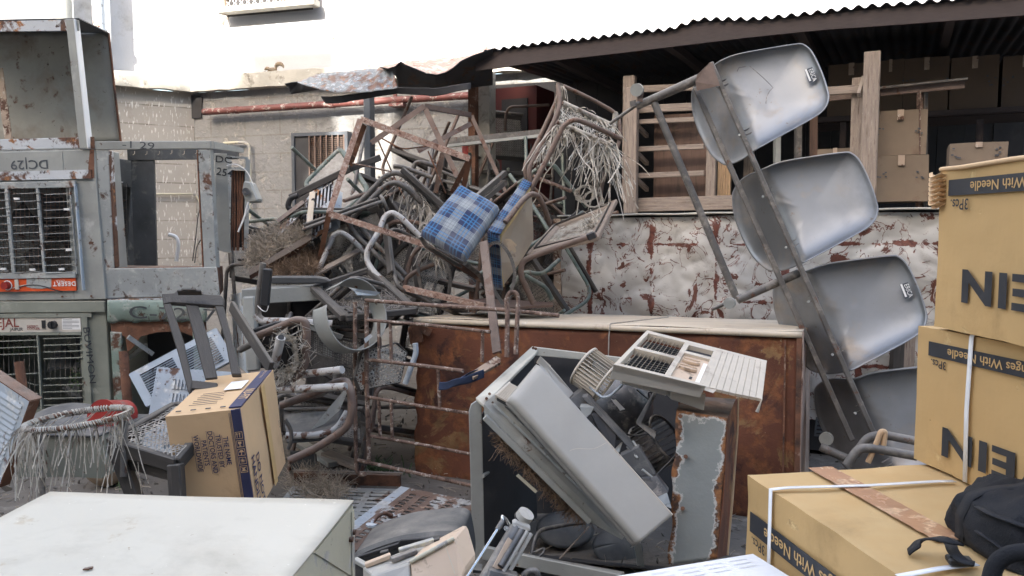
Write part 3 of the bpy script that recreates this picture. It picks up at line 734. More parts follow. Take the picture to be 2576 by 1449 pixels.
sheet(T, Bt, 'tin', 'roof_sheet', lab='curled grey tin sheet streaked with rust at the roof end', nu=120, wavy=.006)
sheet(pts('r2', [(250, 610, 6.2), (350, 592, 6.2), (420, 630, 6.1), (500, 645, 6.05)]), pts('r2', [(285, 635, 6.3), (300, 678, 6.3), (400, 665, 6.25), (505, 650, 6.2)]), 'tin_dark', 'roof_sheet', wavy=.003)
sheet(pts('r2', [(515, 700, 6.1), (700, 682, 6.05), (900, 655, 5.98), (1075, 632, 5.92), (1320, 640, 5.9), (1600, 600, 5.9)]), pts('r2', [(550, 750, 6.12), (700, 738, 6.05), (900, 702, 6.0), (1075, 680, 5.95), (1320, 700, 5.92), (1600, 645, 5.9)]), 'tin_dark', 'roof_sheet', wavy=.003)
sheet(pts('r2', [(930, 485, 6.1), (1000, 500, 6.0), (1055, 478, 5.95), (1095, 440, 5.95), (1130, 462, 5.93), (1200, 492, 5.93), (1280, 535, 5.93), (1350, 547, 5.92), (1420, 525, 5.92), (1520, 445, 5.92), (1640, 390, 5.9), (1760, 345, 5.88)]),
      pts('r2', [(1060, 520, 6.3), (1070, 560, 6.3), (1072, 600, 6.3), (1073, 640, 6.3), (1140, 645, 6.3), (1200, 650, 6.3), (1290, 660, 6.3), (1340, 660, 6.3), (1420, 650, 6.3), (1520, 640, 6.3), (1640, 630, 6.3), (1760, 620, 6.3)]), 'tin_dark', 'roof_sheet', wavy=.0, nu=110)
sheet(pts('r2', [(930, 488, 7.0), (1130, 440, 7.0), (1250, 430, 7.0), (1480, 415, 6.95), (1600, 398, 6.9), (1720, 335, 6.9)]), pts('r2', [(1000, 505, 6.1), (1150, 480, 6.05), (1260, 520, 6.0), (1360, 555, 6.0), (1520, 470, 6.0), (1740, 360, 6.0)]), 'tin_rust', 'roof_sheet', lab='pale rusty tin sheet on top of the roof end', nu=140, wavy=.012, per=.075)
for u, off, lab in (((1770, 640, 2070, 960), 1.0, ''),):
    F = VF('r2', u[0], u[1], SY + off); F.W, F.H = F.at('r2', u[2], u[3])
    pr = thing('metal_cabinet', 'dark red metal cabinet in the gloom inside the shed', 'cabinet', F(F.W / 2, F.H, 0))
    part('body', MB().fbox(F, 0, F.W, 0, F.H + .9, .02, .4), M['maroon_dark'], pr); part('door', MB().fbox(F, .07, F.W * .8, .1, F.H + .8, 0, .018), M['dark'], pr)
mb = MB(); mb.tube([PF('r2', *q, .8) for q in ((1850, 950), (1852, 830), (1880, 775), (2170, 760))], .012, fil=.08); solo('bed_rail', mb, M['tube_brown'], 'thin bent rail standing in the shed before the red cabinet', 'rail')

# sheet-clad counter along the shed front
def PC(reg, x, y, off=0): return PW(reg, x, y, SS, 5.70 + off)
A, B, Cc = PC('s6', 395, 925), PC('d', 2420, 532), PC('s6', 395, 1449); F = Fr(A, B, Cc); F.H = 1.25
ctr = thing('counter', 'long waist-high counter clad in crumpled white sheet metal peeling to maroon', 'counter', F(F.W / 2, F.H, .3))
mb = MB()
def f(u, v):
    p = F(u * F.W, v * F.H, 0); n1 = noise.noise_vector(Vector((p.x * 3, p.y * 3, p.z * 5))); 
    r_ = abs(noise.noise(p * 2.3 + Vector((5, 1, 2)))) * 1.3 + abs(noise.noise(p * 5.1)) * .7 + abs(noise.noise(p * 11)) * .28
    c = abs(((u * F.W) % .42) / .42 - .5); cr = -.012 * max(0, 1 - c * 22)
    return p + F.z * ((.03 - r_ * .045) + cr) + n1 * .006
mb.grid(f, 200, 110, uvs=(F.W, F.H)); part('cladding', mb, M['peel'], ctr)
mb = MB()
def f(u, v): p = F(-.02 + u * (F.W + .04), 0, -.03 + .7 * v); return p + Vector((0, 0, .015 + noise.noise(p * 4) * .012))
mb.grid(f, 90, 12); part('top', mb, M['ledge'], ctr, solid=.012)
mb = MB(); mb.fbox(F, 0, F.W, .03, F.H + .2, .06, .62); part('core', mb, M['dark'], ctr)
mb = MB(); mb.fbox(F, -.05, 0.0, .0, F.H + .1, -.02, .05); part('corner_strip', mb, M['edge_cream'], ctr)

# wooden frames standing on the counter
def PB(reg, x, y, d=0): return PC(reg, x, y, .28 + d)
t = thing('table', 'weathered wooden table lying on its side on the counter, legs in the air', 'table', PB('s6', 840, 905))
F = VF('r3', 690, 535, 5.98)
for (a, b, c, d, z) in (('r3', (690, 540, 765, 1449), 0, 0, .06), ('r3', (722, 635, 802, 1545), 0, 0, 0), ('r3', (1290, 1030, 1352, 1435), 0, 0, .1)):
    mb = MB(); mb.pbox(F, a, *b, d, d + .05) if False else mb.pbox(F, a, *b, z, z + .055); part('leg', mb, M['wood_old'], t, bevel=.004)
for q in ((762, 620, 1240, 668), (800, 760, 1240, 815), (800, 862, 1240, 896), (800, 1058, 1300, 1094), (800, 1250, 1300, 1288), (800, 1430, 1530, 1530)):
    mb = MB(); a, b = F.at('r3', q[0], q[1] + (q[2] - q[0]) * .02), F.at('r3', q[2], q[3] - (q[2] - q[0]) * .03)
    A_, B_ = F.pt('r3', q[0], (q[1] + q[3]) / 2 + 6, .09), F.pt('r3', q[2], (q[1] + q[3]) / 2 - 14, .09); hh = (q[3] - q[1]) * .3471 / FPX * 5.5
    mb.bar(A_, B_, .03, hh); part('rail', mb, M['wood_old'], t, bevel=.003)
for y in (905, 1105, 1295, 700):
    mb = MB(); mb.bar(F.pt('r3', 805, y, .1), F.pt('r3', 885, y + 80, .32), .025, .03); part('stub', mb, M['wood_old'], t)
mb = MB(); mb.pbox(F, 'r3', 880, 810, 1292, 1440, .2, .22); part('panel', mb, M['wood_brown'], t)
sl = thing('slat_bundle', 'bundle of thin pale wooden slats standing behind the wooden table', 'slats', F.pt('r3', 1390, 1425, .25))
for i in range(5):
    mb = MB(); mb.pbox(F, 'r3', 1354 + i * 15, 1120 + i * 14, 1366 + i * 15, 1425, .2 + i * .02, .24 + i * .02); part('slat', mb, M['wood_pale'], sl)
t = thing('wooden_stand', 'upturned wooden frame with two tall posts on the counter right of the bench', 'frame', PB('r4', 610, 1340))
F = VF('r4', 300, 330, 5.98)
for q, z in (((574, 333, 648, 1345), 0), ((490, 480, 556, 1060), .12)):
    mb = MB(); mb.pbox(F, 'r4', *q, z, z + .05); part('post', mb, M['wood_old'], t, bevel=.005)
mb = MB(); mb.bar(F.pt('r4', 330, 588, .1), F.pt('r4', 572, 572, .1), .03, .05); part('rail', mb, M['wood_old'], t, bevel=.003)
mb = MB(); mb.bar(F.pt('r4', 540, 612, .0), F.pt('r4', 572, 500, .12), .02, .03); part('brace', mb, M['wood_old'], t)
t = thing('rack', 'rusty steel angle rack with a long top bar behind the upturned frame', 'rack', PB('r4', 915, 1340, .3))
mb = MB(); F = Fr(PB('r4', 340, 600, .3), PB('r4', 1230, 530, .3), PB('r4', 340, 1300, .3))
mb.bar(PB('r4', 330, 630, .3), PB('r4', 1222, 545, .3), .03, .045); part('top_bar', mb, M['tube_brown'], t)
mb = MB(); mb.bar(PB('r4', 650, 572, .28), PB('r4', 1240, 510, .28), .06, .012); part('strip', mb, M['tube_dark'], t)
mb = MB(); mb.angle(PB('r4', 915, 588, .3), PB('r4', 908, 1342, .3), .045, .006, up=Vector((0, 1, 0))); part('leg', mb, M['rust_bar'], t)
mb = MB(); mb.angle(PB('r4', 945, 588, .34), PB('r4', 940, 1342, .34), .04, .006, up=Vector((0, 1, 0))); part('leg', mb, M['tube_dark'], t)

# cartons stored in the shed
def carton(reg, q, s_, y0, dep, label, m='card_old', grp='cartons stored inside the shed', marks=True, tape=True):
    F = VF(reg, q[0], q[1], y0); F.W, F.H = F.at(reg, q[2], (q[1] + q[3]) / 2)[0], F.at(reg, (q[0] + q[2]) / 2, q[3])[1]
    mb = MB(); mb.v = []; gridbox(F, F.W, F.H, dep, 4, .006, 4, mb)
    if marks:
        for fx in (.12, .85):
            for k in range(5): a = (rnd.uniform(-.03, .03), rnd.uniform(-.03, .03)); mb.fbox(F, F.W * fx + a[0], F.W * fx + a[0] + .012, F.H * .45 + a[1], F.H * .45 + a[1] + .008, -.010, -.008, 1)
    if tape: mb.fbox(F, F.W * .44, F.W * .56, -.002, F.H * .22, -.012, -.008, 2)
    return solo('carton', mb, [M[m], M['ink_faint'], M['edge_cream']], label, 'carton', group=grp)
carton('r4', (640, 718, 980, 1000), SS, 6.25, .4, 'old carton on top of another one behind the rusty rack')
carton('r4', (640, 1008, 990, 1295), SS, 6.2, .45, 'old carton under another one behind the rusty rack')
for i, (a, b) in enumerate(((345, 640), (660, 828), (838, 1118), (1136, 1440), (1472, 1750))):
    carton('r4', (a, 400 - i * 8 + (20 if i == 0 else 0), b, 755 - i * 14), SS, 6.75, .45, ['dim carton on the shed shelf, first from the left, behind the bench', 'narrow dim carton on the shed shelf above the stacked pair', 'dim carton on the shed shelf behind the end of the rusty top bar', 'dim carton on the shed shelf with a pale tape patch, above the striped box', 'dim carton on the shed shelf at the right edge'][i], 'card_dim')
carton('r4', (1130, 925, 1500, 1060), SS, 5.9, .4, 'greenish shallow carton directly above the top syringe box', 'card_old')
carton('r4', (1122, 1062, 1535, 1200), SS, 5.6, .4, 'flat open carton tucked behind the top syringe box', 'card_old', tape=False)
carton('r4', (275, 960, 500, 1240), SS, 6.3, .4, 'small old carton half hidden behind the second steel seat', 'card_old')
mb = MB(); a, b = PW('r4', 250, 775, SS, 6.73), PW('r4', 1800, 690, SS, 6.73); mb.bar(a, b, .04, .035); mb.box(a + sy_ * .02 - Vector((0, 0, .005)), b - a, sy_ * .5, Vector((0, 0, -.02)))
for x in (420, 1300): q = PW('r4', x, 770, SS, 6.73); mb.box(Vector((q.x, q.y, 0)), sx_ * .04, sy_ * .04, Vector((0, 0, q.z)))
solo('shelf', mb, M['shed_wood'], 'long dark shelf across the inside of the shed', 'shelf')
for i, (x, m) in enumerate(((150, 'tube_dark'), (250, 'wood_brown'), (15, 'galv'))):
    mb = MB(); a, b = PW('r4', x, 700, SS, 6.35), PW('r4', x - 4, 1250, SS, 6.35); mb.bar(a, b, .035, .05, up=Vector((0, 1, 0)))
    solo('standing_bar', mb, M[m], ['dark metal bar standing in the shed below the first steel seat', 'brown wooden bar standing in the shed below the first steel seat', 'pale grey bar standing in the shed at the lower tip of the first steel seat'][i], 'bar', group='bars standing inside the shed')

# ================================================================ COOLERS ON THE LEFT
def fan(F, cx, cy, r, z, par, n=4, m='grey_dark'):
    mb = MB()
    for k in range(n):
        a0 = 2 * math.pi * k / n + .4
        def f(u, v, a0=a0):
            rr = r * (.15 + .85 * v); an = a0 + (u - .5) * 1.0 * (.6 + .4 * v); return F(cx + rr * math.cos(an), cy + rr * math.sin(an), z + (u - .5) * r * .35)
        mb.grid(f, 6, 6)
    part('fan_blade', mb, M[m], par, solid=.002)
    part('fan_hub', MB().tube([F(cx, cy, z - .03), F(cx, cy, z + .14)], r * .22, fil=0, seg=16), M['motor'], par)
def shell(F, D, m, par, open_front=(0, 0, 1, 1), t=.008, bevel=.003):
    """hollow cooler body; open_front = opening in fractions (x0,y0,x1,y1)"""
    W_, H_ = F.W, F.H; a, b, c, d = open_front
    mb = MB(); mb.fbox(F, 0, t, 0, H_, t, D); mb.fbox(F, W_ - t, W_, 0, H_, t, D); mb.fbox(F, t, W_ - t, 0, t, t, D); mb.fbox(F, t, W_ - t, H_ - t, H_, t, D); mb.fbox(F, t, W_ - t, t, H_ - t, D - t, D)
    mb.fbox(F, 0, a * W_, 0, H_, 0, t); mb.fbox(F, c * W_, W_, 0, H_, 0, t); mb.fbox(F, a * W_, c * W_, 0, b * H_, 0, t); mb.fbox(F, a * W_, c * W_, d * H_, H_, 0, t)
    return part('body', mb, M[m], par, bevel=bevel)

# top: open tank lying on its side
F = Fr(P('r1', -330, 108, 4.55), P('r1', 383, 93, 4.45), P('r1', -290, 735, 4.6))
c1 = thing('air_cooler', 'empty rusting cooler casing without its front, topmost of the left stack', 'air cooler', F(F.W / 2, F.H, .3))
D1 = .34
def fq(l, z0, z1, m='galv_rust', name='rail', par=None, lab=None):
    mb = MB(); mb.ppoly(F, 'r1', l, z0, z1); return part(name, mb, M[m], par or c1, bevel=.003, label=lab)
fq([(-330, 108), (325, 94), (325, 150), (-330, 158)], 0, .006, 'white_rust')
fq([(-330, 682), (388, 662), (396, 716), (-330, 734)], 0, .006, 'white_rust')
fq([(322, 93), (362, 93), (428, 716), (390, 718)], -.012, -.002, 'galv', 'corner_post')
fq([(362, 93), (367, 93), (435, 714), (428, 716)], -.016, .03, 'paper', 'post_edge')
fq([(367, 98), (383, 100), (383, 150), (369, 148)], .0, .004, 'galv', 'tab')
fq([(435, 660), (455, 660), (458, 718), (436, 718)], .0, .004, 'rust', 'tab')
# back, lid and floor
bp_ = [P('r1', *q) for q in ((-330, 150, 5.0), (523, 158, 4.95), (583, 682, 5.0), (-330, 700, 5.05))]
mb = MB(); mb.grid(lambda u, v: (bp_[0].lerp(bp_[1], u)).lerp(bp_[3].lerp(bp_[2], u), v) + F.z * noise.noise(Vector((u * 4, v * 4, 0))) * .012, 20, 20)
part('back', mb, mat('dull_zinc_rusting', (.33, .32, .28), .6, 0, .2, 3, [((.22, .165, .12), 2.6, .46, .66), (RU, 9, .6, .68), (RD, 30, .66, .7)]), c1, solid=.006)
mb = MB(); mb.quad(P('r1', -330, 106, 4.55), P('r1', 383, 92, 4.45), P('r1', 525, 160, 4.95), P('r1', -330, 150, 5.0), .006); part('lid', mb, M['grey_dark'], c1)
mb = MB(); mb.quad(P('r1', -330, 735, 4.6), P('r1', 458, 718, 4.5), P('r1', 585, 684, 5.0), P('r1', -330, 700, 5.05), -.006); part('floor', mb, M['galv_rust'], c1)
mb = MB(); mb.tube([P('r1', 525, 160, 4.94), P('r1', 550, 400, 4.96), P('r1', 584, 684, 4.99)], .007, fil=0); part('back_edge', mb, M['rust'], c1)
mb = MB(); mb.bar(P('r1', -4, 330, 4.75), P('r1', 42, 672, 4.75), .04, .012, up=Vector((0, 1, 0))); part('inner_strip', mb, M['edge_cream'], c1)

# middle: cooler upside down with its orange strip
F = Fr(P('r1', -330, 742, 4.55), P('r1', 455, 722, 4.5), P('r1', -310, 1446, 4.58)); F.H = F.at('r1', 470, 1446)[1]
c2 = thing('air_cooler', 'grey upside-down cooler with wire grille and orange strip, middle of the left stack', 'air cooler', F(F.W / 2, F.H, .3))
ox0, oy0 = F.at('r1', -280, 900); ox1, oy1 = F.at('r1', 350, 1330)
shell(F, .26, 'galv', c2, (ox0 / F.W, oy0 / F.H, ox1 / F.W, oy1 / F.H))
mb = MB(); mb.ppoly(F, 'r1', [(435, 722), (455, 722), (455, 860), (425, 845)], -.003, -.0005); part('rust_corner', mb, M['rust'], c2)
mb = MB(); mb.pbox(F, 'r1', -330, 838, 448, 862, -.012, -.0005); part('seam', mb, M['white_rust'], c2)
mb = MB(); mb.text(F, 'DC|29', *F.at('r1', 235, 772), .052, 0, 180, -.002, .01, 1.15); part('marking', mb, M['ink_faint'], c2)
gf = MB()
gx0, gy0 = F.at('r1', -290, 888); gx1, gy1 = F.at('r1', 375, 1340)
for a in ((-290, 888, 375, 905), (-290, 1322, 375, 1340), (350, 905, 378, 1322), (48, 905, 68, 1322), (196, 905, 218, 1322), (-110, 905, -88, 1322)): gf.pbox(F, 'r1', *a, -.022, -.006)
g_ = part('grille_frame', gf, M['galv_rust'], c2, bevel=.002)
gm = MB()
for c in range(4):
    xa, xb = ((-290, -110), (-88, 48), (68, 196), (218, 350))[c]
    for k in range(11):
        y = 925 + k * 38 + c * 3; gm.bar(F.pt('r1', xa, y + 6, -.018), F.pt('r1', xb, y, -.018), .016, .003)
part('slats', gm, M['galv_rust'], g_)
gm = MB()
for k in range(30): x = -280 + k * 21; gm.tube([F.pt('r1', x, 905, .0), F.pt('r1', x + 4, 1322, .0)], .0018, fil=0, seg=4, caps=False)
for k in range(22): y = 915 + k * 19; gm.tube([F.pt('r1', -285, y, .003), F.pt('r1', 350, y, .003)], .0018, fil=0, seg=4, caps=False)
part('wire', gm, M['tube_brown'], g_)
mb = MB()
for x, y in ((335, 1010), (345, 1205), (310, 1298), (170, 1300), (30, 1297), (95, 960)): mb.pbox(F, 'r1', x - 12, y - 5, x + 14, y + 5, -.03, -.022)
part('clips', mb, M['paper'], g_)
fc = F.at('r1', 130, 1120); fan(F, fc[0], fc[1], .22, .16, c2)
mb = MB(); mb.pbox(F, 'r1', -330, 1342, 375, 1402, -.014, -.006); part('strip_panel', mb, M['orange'], c2)
mb = MB(); mb.grid(lambda u, v: F.pt('r1', 128 + u * 120, 1338 + 48 * v + 8 * math.sin(u * 3), -.0165) + F.y * 0, 10, 4); part('silver_swoosh', mb, M['galv_rust'], c2)
for (w, m, dy) in ((.004, 'cream_label', 0), (.005, 'ink', 6)):
    mb = MB(); mb.ribbon([F.pt('r1', 60 + k * 18 + dy * 1.5, 1392 - 18 * math.sin(k * .32) + dy * .3, -.018 - dy * .0001) for k in range(14)], w, 0, F.z); part('stripe', mb, M[m], c2)
mb = MB(); q = F.at('r1', 45, 1377); mb.tube([F(q[0], q[1], -.045), F(q[0], q[1], -.014)], .021, fil=0, seg=20); part('knob', mb, M['red'], c2, bevel=.002)
mb = MB(); q = F.at('r1', 45, 1377); mb.tube([F(q[0] + .026 * math.cos(a / 12 * 6.283), q[1] + .026 * math.sin(a / 12 * 6.283), -.016) for a in range(12)], .0028, fil=0, seg=6, closed=True); part('dial_ring', mb, M['paper'], c2)
mb = MB(); mb.pbox(F, 'r1', 80, 1348, 102, 1396, -.02, -.0145); part('switch', mb, M['cream_label'], c2)
mb = MB(); mb.text(F, 'DESERT', *F.at('r1', 374, 1358), .026, 0, 180, -.0165, .03, 1.0); mb.text(F, 'COOLER', *F.at('r1', 322, 1350), .010, 0, 180, -.0165, .0, 1.0); part('lettering', mb, M['paper'], c2)
mb = MB(); mb.pbox(F, 'r1', 376, 890, 410, 1400, -.03, -.006); part('frame_edge', mb, M['blue_panel'], c2, bevel=.002)
# bolts
mb = MB()
for x, y in ((440, 1430), (300, 1432), (440, 735)): mb.tube([F.pt('r1', x, y, -.008), F.pt('r1', x, y, .001)], .006, fil=0, seg=6)
part('bolts', mb, M['rust'], c2)

# bottom: olive cooler with its label
F = Fr(P('r5', -430, 180, 4.6), P('r5', 680, 172, 4.55), P('r5', -400, 870, 4.6)); F.H = 1.02
c3 = thing('air_cooler', 'olive green cooler with cream label panel, lowest of the left stack', 'air cooler', F(F.W / 2, F.H, .3))
x0, y0 = F.at('r5', -400, 380); x1, y1 = F.at('r5', 535, 850); shell(F, .62, 'green', c3, (x0 / F.W, y0 / F.H, x1 / F.W, y1 / F.H))
mb = MB(); mb.pbox(F, 'r5', -430, 172, 690, 240, -.02, -.0005); part('rim', mb, M['green'], c3, bevel=.005)
mb = MB()
for a in ((-400, 250, 600, 270), (532, 270, 600, 860), (-400, 368, 532, 384), (245, 384, 282, 860), (-60, 384, -30, 860)): mb.pbox(F, 'r5', *a, -.016, -.0006)
g_ = part('grille_frame', mb, M['green'], c3, bevel=.003)
mb = MB()
for k in range(11):
    y = 410 + k * 43
    if k not in (4, 5): mb.bar(F.pt('r5', 282, y, -.008), F.pt('r5', 532, y - 8, -.008), .014, .004)
    if k not in (3, 4, 6, 7): mb.bar(F.pt('r5', -30, y + 18, -.008), F.pt('r5', 245, y + 8, -.008), .014, .004)
mb.bar(F.pt('r5', -30, 640, -.008), F.pt('r5', 245, 710, .05), .02, .004)
part('slats', mb, M['green'], g_)
mb = MB()
for k in range(17): x = -10 + k * 33; mb.tube([F.pt('r5', x, 384, .01), F.pt('r5', x + 5, 860, .01)], .002, fil=0, seg=4, caps=False)
part('wire', mb, M['tube_dark'], g_)
mb = MB(); mb.pbox(F, 'r5', -400, 271, 530, 367, -.010, -.0004); lp = part('label_panel', mb, M['cream_label'], c3)
mb = MB(); mb.text(F, 'TEJAL', *F.at('r5', -62, 334), .053, 0, 0, -.0115, .012, .98); part('lettering', mb, M['maroon'], c3); mb = MB(); mb.text(F, 'DESERT', *F.at('r5', 182, 337), .014, 0, 0, -.0115, .015, 1.0); mb.text(F, 'COOLER', *F.at('r5', 182, 352), .014, 0, 0, -.0115, .015, 1.0); part('lettering', mb, M['maroon'], c3)
mb = MB(); mb.text(F, 'JAIPUR', *F.at('r5', 72, 358), .019, 0, 0, -.0115, .01); part('lettering', mb, M['ink'], c3)
mb = MB(); q = F.at('r5', 354, 318); mb.tube([F(q[0], q[1], -.035), F(q[0], q[1], -.01)], .023, fil=0, seg=20); mb.fbox(F, q[0] - .004, q[0] + .004, q[1] - .022, q[1] + .022, -.043, -.035); part('knob', mb, M['black'], c3, bevel=.002)
mb = MB(); mb.pbox(F, 'r5', 278, 290, 302, 342, -.016, -.0101); part('switch', mb, M['black'], c3)
mb = MB(); mb.pbox(F, 'r5', 405, 278, 528, 350, -.0112, -.0101); part('sticker', mb, M['paper'], c3)
mb = MB(); 
for k in range(7): mb.pbox(F, 'r5', 412, 286 + k * 9, 412 + (105 if k % 3 else 60), 288 + k * 9, -.0118, -.0113)
part('small_print', mb, M['ink_faint'], c3)
mb = MB(); mb.text(F, 'BUVIMON', *F.at('r5', 546, 330), .040, 0, 86, -.018, .0, 1.35); part('marking', mb, M['ink'], c3)
q = F.at('r5', 400, 640); fan(F, q[0], q[1], .2, .2, c3)
# leaves seen through the grille
mb = MB()
for cx, cy in ((130, 470), (520, 620), (500, 700)):
    o = F.pt('r5', cx, cy, .1)
    for _ in range(60):
        p = o + Vector((rnd.gauss(0, .03), rnd.gauss(0, .02), rnd.gauss(0, .03))); a, b = rv(1).normalized() * .015, rv(1).normalized() * .012; mb.add([p, p + a, p + a + b, p + b], [(0, 1, 2, 3)])
solo('creeper', mb, M['leaf'], 'sprigs of green creeper growing inside the lowest left cooler', 'creeper', kind=None)

# tall bare frame beside the stack
F = Fr(P('r1', 460, 683, 4.5), P('r1', 1018, 680, 4.5), P('r1', 495, 1440, 4.55)); F.H = F.at('r1', 760, 1436)[1]
c4 = thing('air_cooler', 'bare grey cooler frame open on all sides with a deep tray, right of the stack', 'air cooler', F(F.W / 2, F.H, .3))
Dk = .5
def F4(l, z0, z1, m, name, bev=.003, lab=None):
    mb = MB(); mb.ppoly(F, 'r1', l, z0, z1); return part(name, mb, M[m], c4, bevel=bev, label=lab)
F4([(460, 683), (1018, 680), (1020, 718), (460, 724)], -.004, .02, 'galv', 'top_rail')
F4([(465, 725), (523, 725), (553, 1296), (494, 1300)], 0, .006, 'galv_rust', 'post')
F4([(955, 722), (1015, 722), (1046, 1292), (985, 1296)], 0, .006, 'galv_rust', 'post')
F4([(523, 725), (530, 730), (560, 1290), (553, 1296)], -.001, .045, 'white_rust', 'post_flange')
F4([(948, 725), (955, 722), (985, 1296), (976, 1296)], -.001, .045, 'rust', 'post_flange')
F4([(490, 1297), (1048, 1290), (1062, 1425), (497, 1440)], -.006, .004, 'galv_rust', 'tray_front')
bA = [P('r1', *q) for q in ((640, 742, 5.0), (1160, 735, 5.0), (1180, 1285, 5.0), (665, 1290, 5.0))]
mb = MB(); mb.bar(P('r1', 690, 735, 5.0), P('r1', 705, 1288, 5.02), .14, .02, up=Vector((0, 1, 0))); part('back_post', mb, M['grey_dark'], c4)
mb = MB(); mb.bar(P('r1', 620, 745, 5.0), P('r1', 1150, 738, 5.0), .03, .075); part('back_rail', mb, M['grey_dark'], c4)
mb = MB(); mb.quad(P('r1', 1018, 682, 4.5), P('r1', 1020, 718, 4.5), P('r1', 1162, 738, 5.0), P('r1', 1160, 716, 5.0), .02); part('side_rail', mb, M['galv'], c4)
mb = MB(); mb.quad(P('r1', 1015, 722, 4.5), P('r1', 1030, 724, 4.52), P('r1', 1062, 1290, 4.57), P('r1', 1046, 1292, 4.55), .006); part('side_flange', mb, M['galv'], c4)
mb = MB(); mb.quad(P('r1', 497, 1300, 4.55), P('r1', 1048, 1292, 4.55), P('r1', 1075, 1290, 5.02), P('r1', 560, 1285, 5.02), .006); mb.quad(P('r1', 1048, 1290, 4.55), P('r1', 1075, 1284, 5.0), P('r1', 1080, 1400, 5.0), P('r1', 1062, 1425, 4.55), .006)
part('tray', mb, M['rust'], c4)
mb = MB(); 
for k in range(7): p = P('r1', 590 + 60 * k, 728 + rnd.uniform(-4, 4), 4.5); mb.ribbon([p, p + Vector((.004, -.01, -.015)), p + Vector((-.006, -.01, -.022))], .004)
part('wool_scraps', mb, M['straw'], c4)
mb = MB(); mb.text(F, '-1 29', *F.at('r1', 590, 712), .04, 0, 4, -.0055, .0, 1.6); part('marking', mb, M['ink_faint'], c4)
mb = MB(); mb.tube([P('r1', 815, 1133, 5.2), P('r1', 850, 1142, 5.2), P('r1', 862, 1170, 5.2), P('r1', 852, 1262, 5.2)], .013, fil=.03); solo('bent_pipe', mb, M['paper'], 'short bent white pipe standing inside the bare cooler frame', 'pipe')
mb = MB(); mb.tube([P('r1', 968, 1000, 4.9), P('r1', 955, 1050, 4.9), P('r1', 945, 1150, 4.9), P('r1', 930, 1260, 4.9)], .003, fil=.02); mb.tube([P('r1', 975, 1150, 4.9), P('r1', 950, 1190, 4.9), P('r1', 940, 1270, 4.9)], .003, fil=.02); solo('wire', mb, M['black'], 'black cable dangling inside the bare cooler frame', 'wire')
# dark cooler behind it
F = Fr(P('r1', 380, 742, 5.5), P('r1', 640, 775, 5.4), P('r1', 400, 1330, 5.5)); F.H = .95
c5 = thing('air_cooler', 'dark blue-grey cooler in the shade seen through the bare frame', 'air cooler', F(F.W / 2, F.H, .3))
x0, y0 = F.at('r1', 480, 885); x1, y1 = F.at('r1', 610, 1270); shell(F, .12, 'grey_dark', c5, (x0 / F.W, y0 / F.H, x1 / F.W, y1 / F.H))
mb = MB(); mb.pbox(F, 'r1', 440, 862, 595, 878, -.01, -.001); part('strip', mb, M['paper'], c5)
mb = MB()
for k in range(19): y = 900 + k * 20; mb.bar(F.pt('r1', 480, y, -.004), F.pt('r1', 612, y + 3, -.004), .003, .003)
for k in range(7): x = 490 + k * 20; mb.bar(F.pt('r1', x, 885, -.004), F.pt('r1', x + 5, 1270, -.004), .003, .003, up=Vector((0, 1, 0)))
part('grille', mb, M['tube_dark'], c5)
mb = MB(); heap(mb, [F.pt('r1', 530, 900, .03), F.pt('r1', 575, 960, .03), F.pt('r1', 590, 1280, .03), F.pt('r1', 540, 1280, .03)], 500, .06, .0025, .01); part('pad', mb, M['straw_brown'], c5)

# grey side panel marked DC 254, pad frame and motor behind the bare frame
F = Fr(P('r1', 1033, 740, 4.7), P('r1', 1096, 740, 4.72), P('r1', 1052, 1200, 4.75))
t = thing('side_panel', 'narrow grey cooler panel marked DC 254 leaning beside the bare frame', 'panel', F(F.W / 2, F.H, 0))
mb = MB(); mb.ppoly(F, 'r1', [(1033, 740), (1096, 742), (1116, 1218), (1108, 1222), (1055, 1210)], 0, .006); part('sheet', mb, M['galv'], t, bevel=.002)
mb = MB(); mb.text(F, 'DC', *F.at('r1', 1038, 782), .04, 0, 5, -.002, .006, 1.2); part('marking', mb, M['ink'], t); mb = MB(); mb.text(F, '254', *F.at('r1', 1042, 842), .045, 0, 12, -.002, .006, 1.0); part('marking', mb, M['ink'], t)
F = Fr(P('r1', 1098, 745, 4.95), P('r1', 1205, 752, 5.0), P('r1', 1110, 1250, 5.0))
t = thing('cooler_pad', 'rusty louvred pad frame full of stained bars behind the marked panel', 'pad frame', F(F.W / 2, F.H, 0))
mb = MB(); mb.pbox(F, 'r1', 1098, 752, 1200, 768, 0, .04); mb.pbox(F, 'r1', 1098, 768, 1112, 1200, 0, .04); mb.pbox(F, 'r1', 1186, 768, 1200, 1200, 0, .04); mb.pbox(F, 'r1', 1100, 805, 1186, 822, 0, .04); part('frame', mb, M['galv_rust'], t)
mb = MB(); mb.pbox(F, 'r1', 1112, 822, 1186, 1200, .05, .06); part('backing', mb, M['dark'], t)
mb = MB()
for k in range(5): x = 1118 + 14 * k; mb.tube([F.pt('r1', x, 826, .03), F.pt('r1', x + rnd.uniform(-6, 6), 1010, .02), F.pt('r1', x + rnd.uniform(-10, 2), 1210, .02)], .007, fil=.05, seg=6)
part('bars', mb, M['rust'], t)
q = P('r1', 1205, 915, 4.7)
t = thing('pump_motor', 'small grey pump motor hanging from a wire beside the conduit', 'motor', q)
F = Fr(P('r1', 1175, 875, 4.7), P('r1', 1225, 890, 4.68), P('r1', 1165, 930, 4.7))
mb = MB(); mb.ppoly(F, 'r1', [(1175, 872), (1210, 880), (1245, 965), (1235, 975), (1188, 980), (1165, 925)], 0, .06); part('body', mb, M['galv'], t, bevel=.008)
mb = MB(); mb.tube([F.pt('r1', 1188, 925, -.03), F.pt('r1', 1188, 925, .01)], .022, fil=0, seg=16); part('cap', mb, M['motor'], t, bevel=.004)
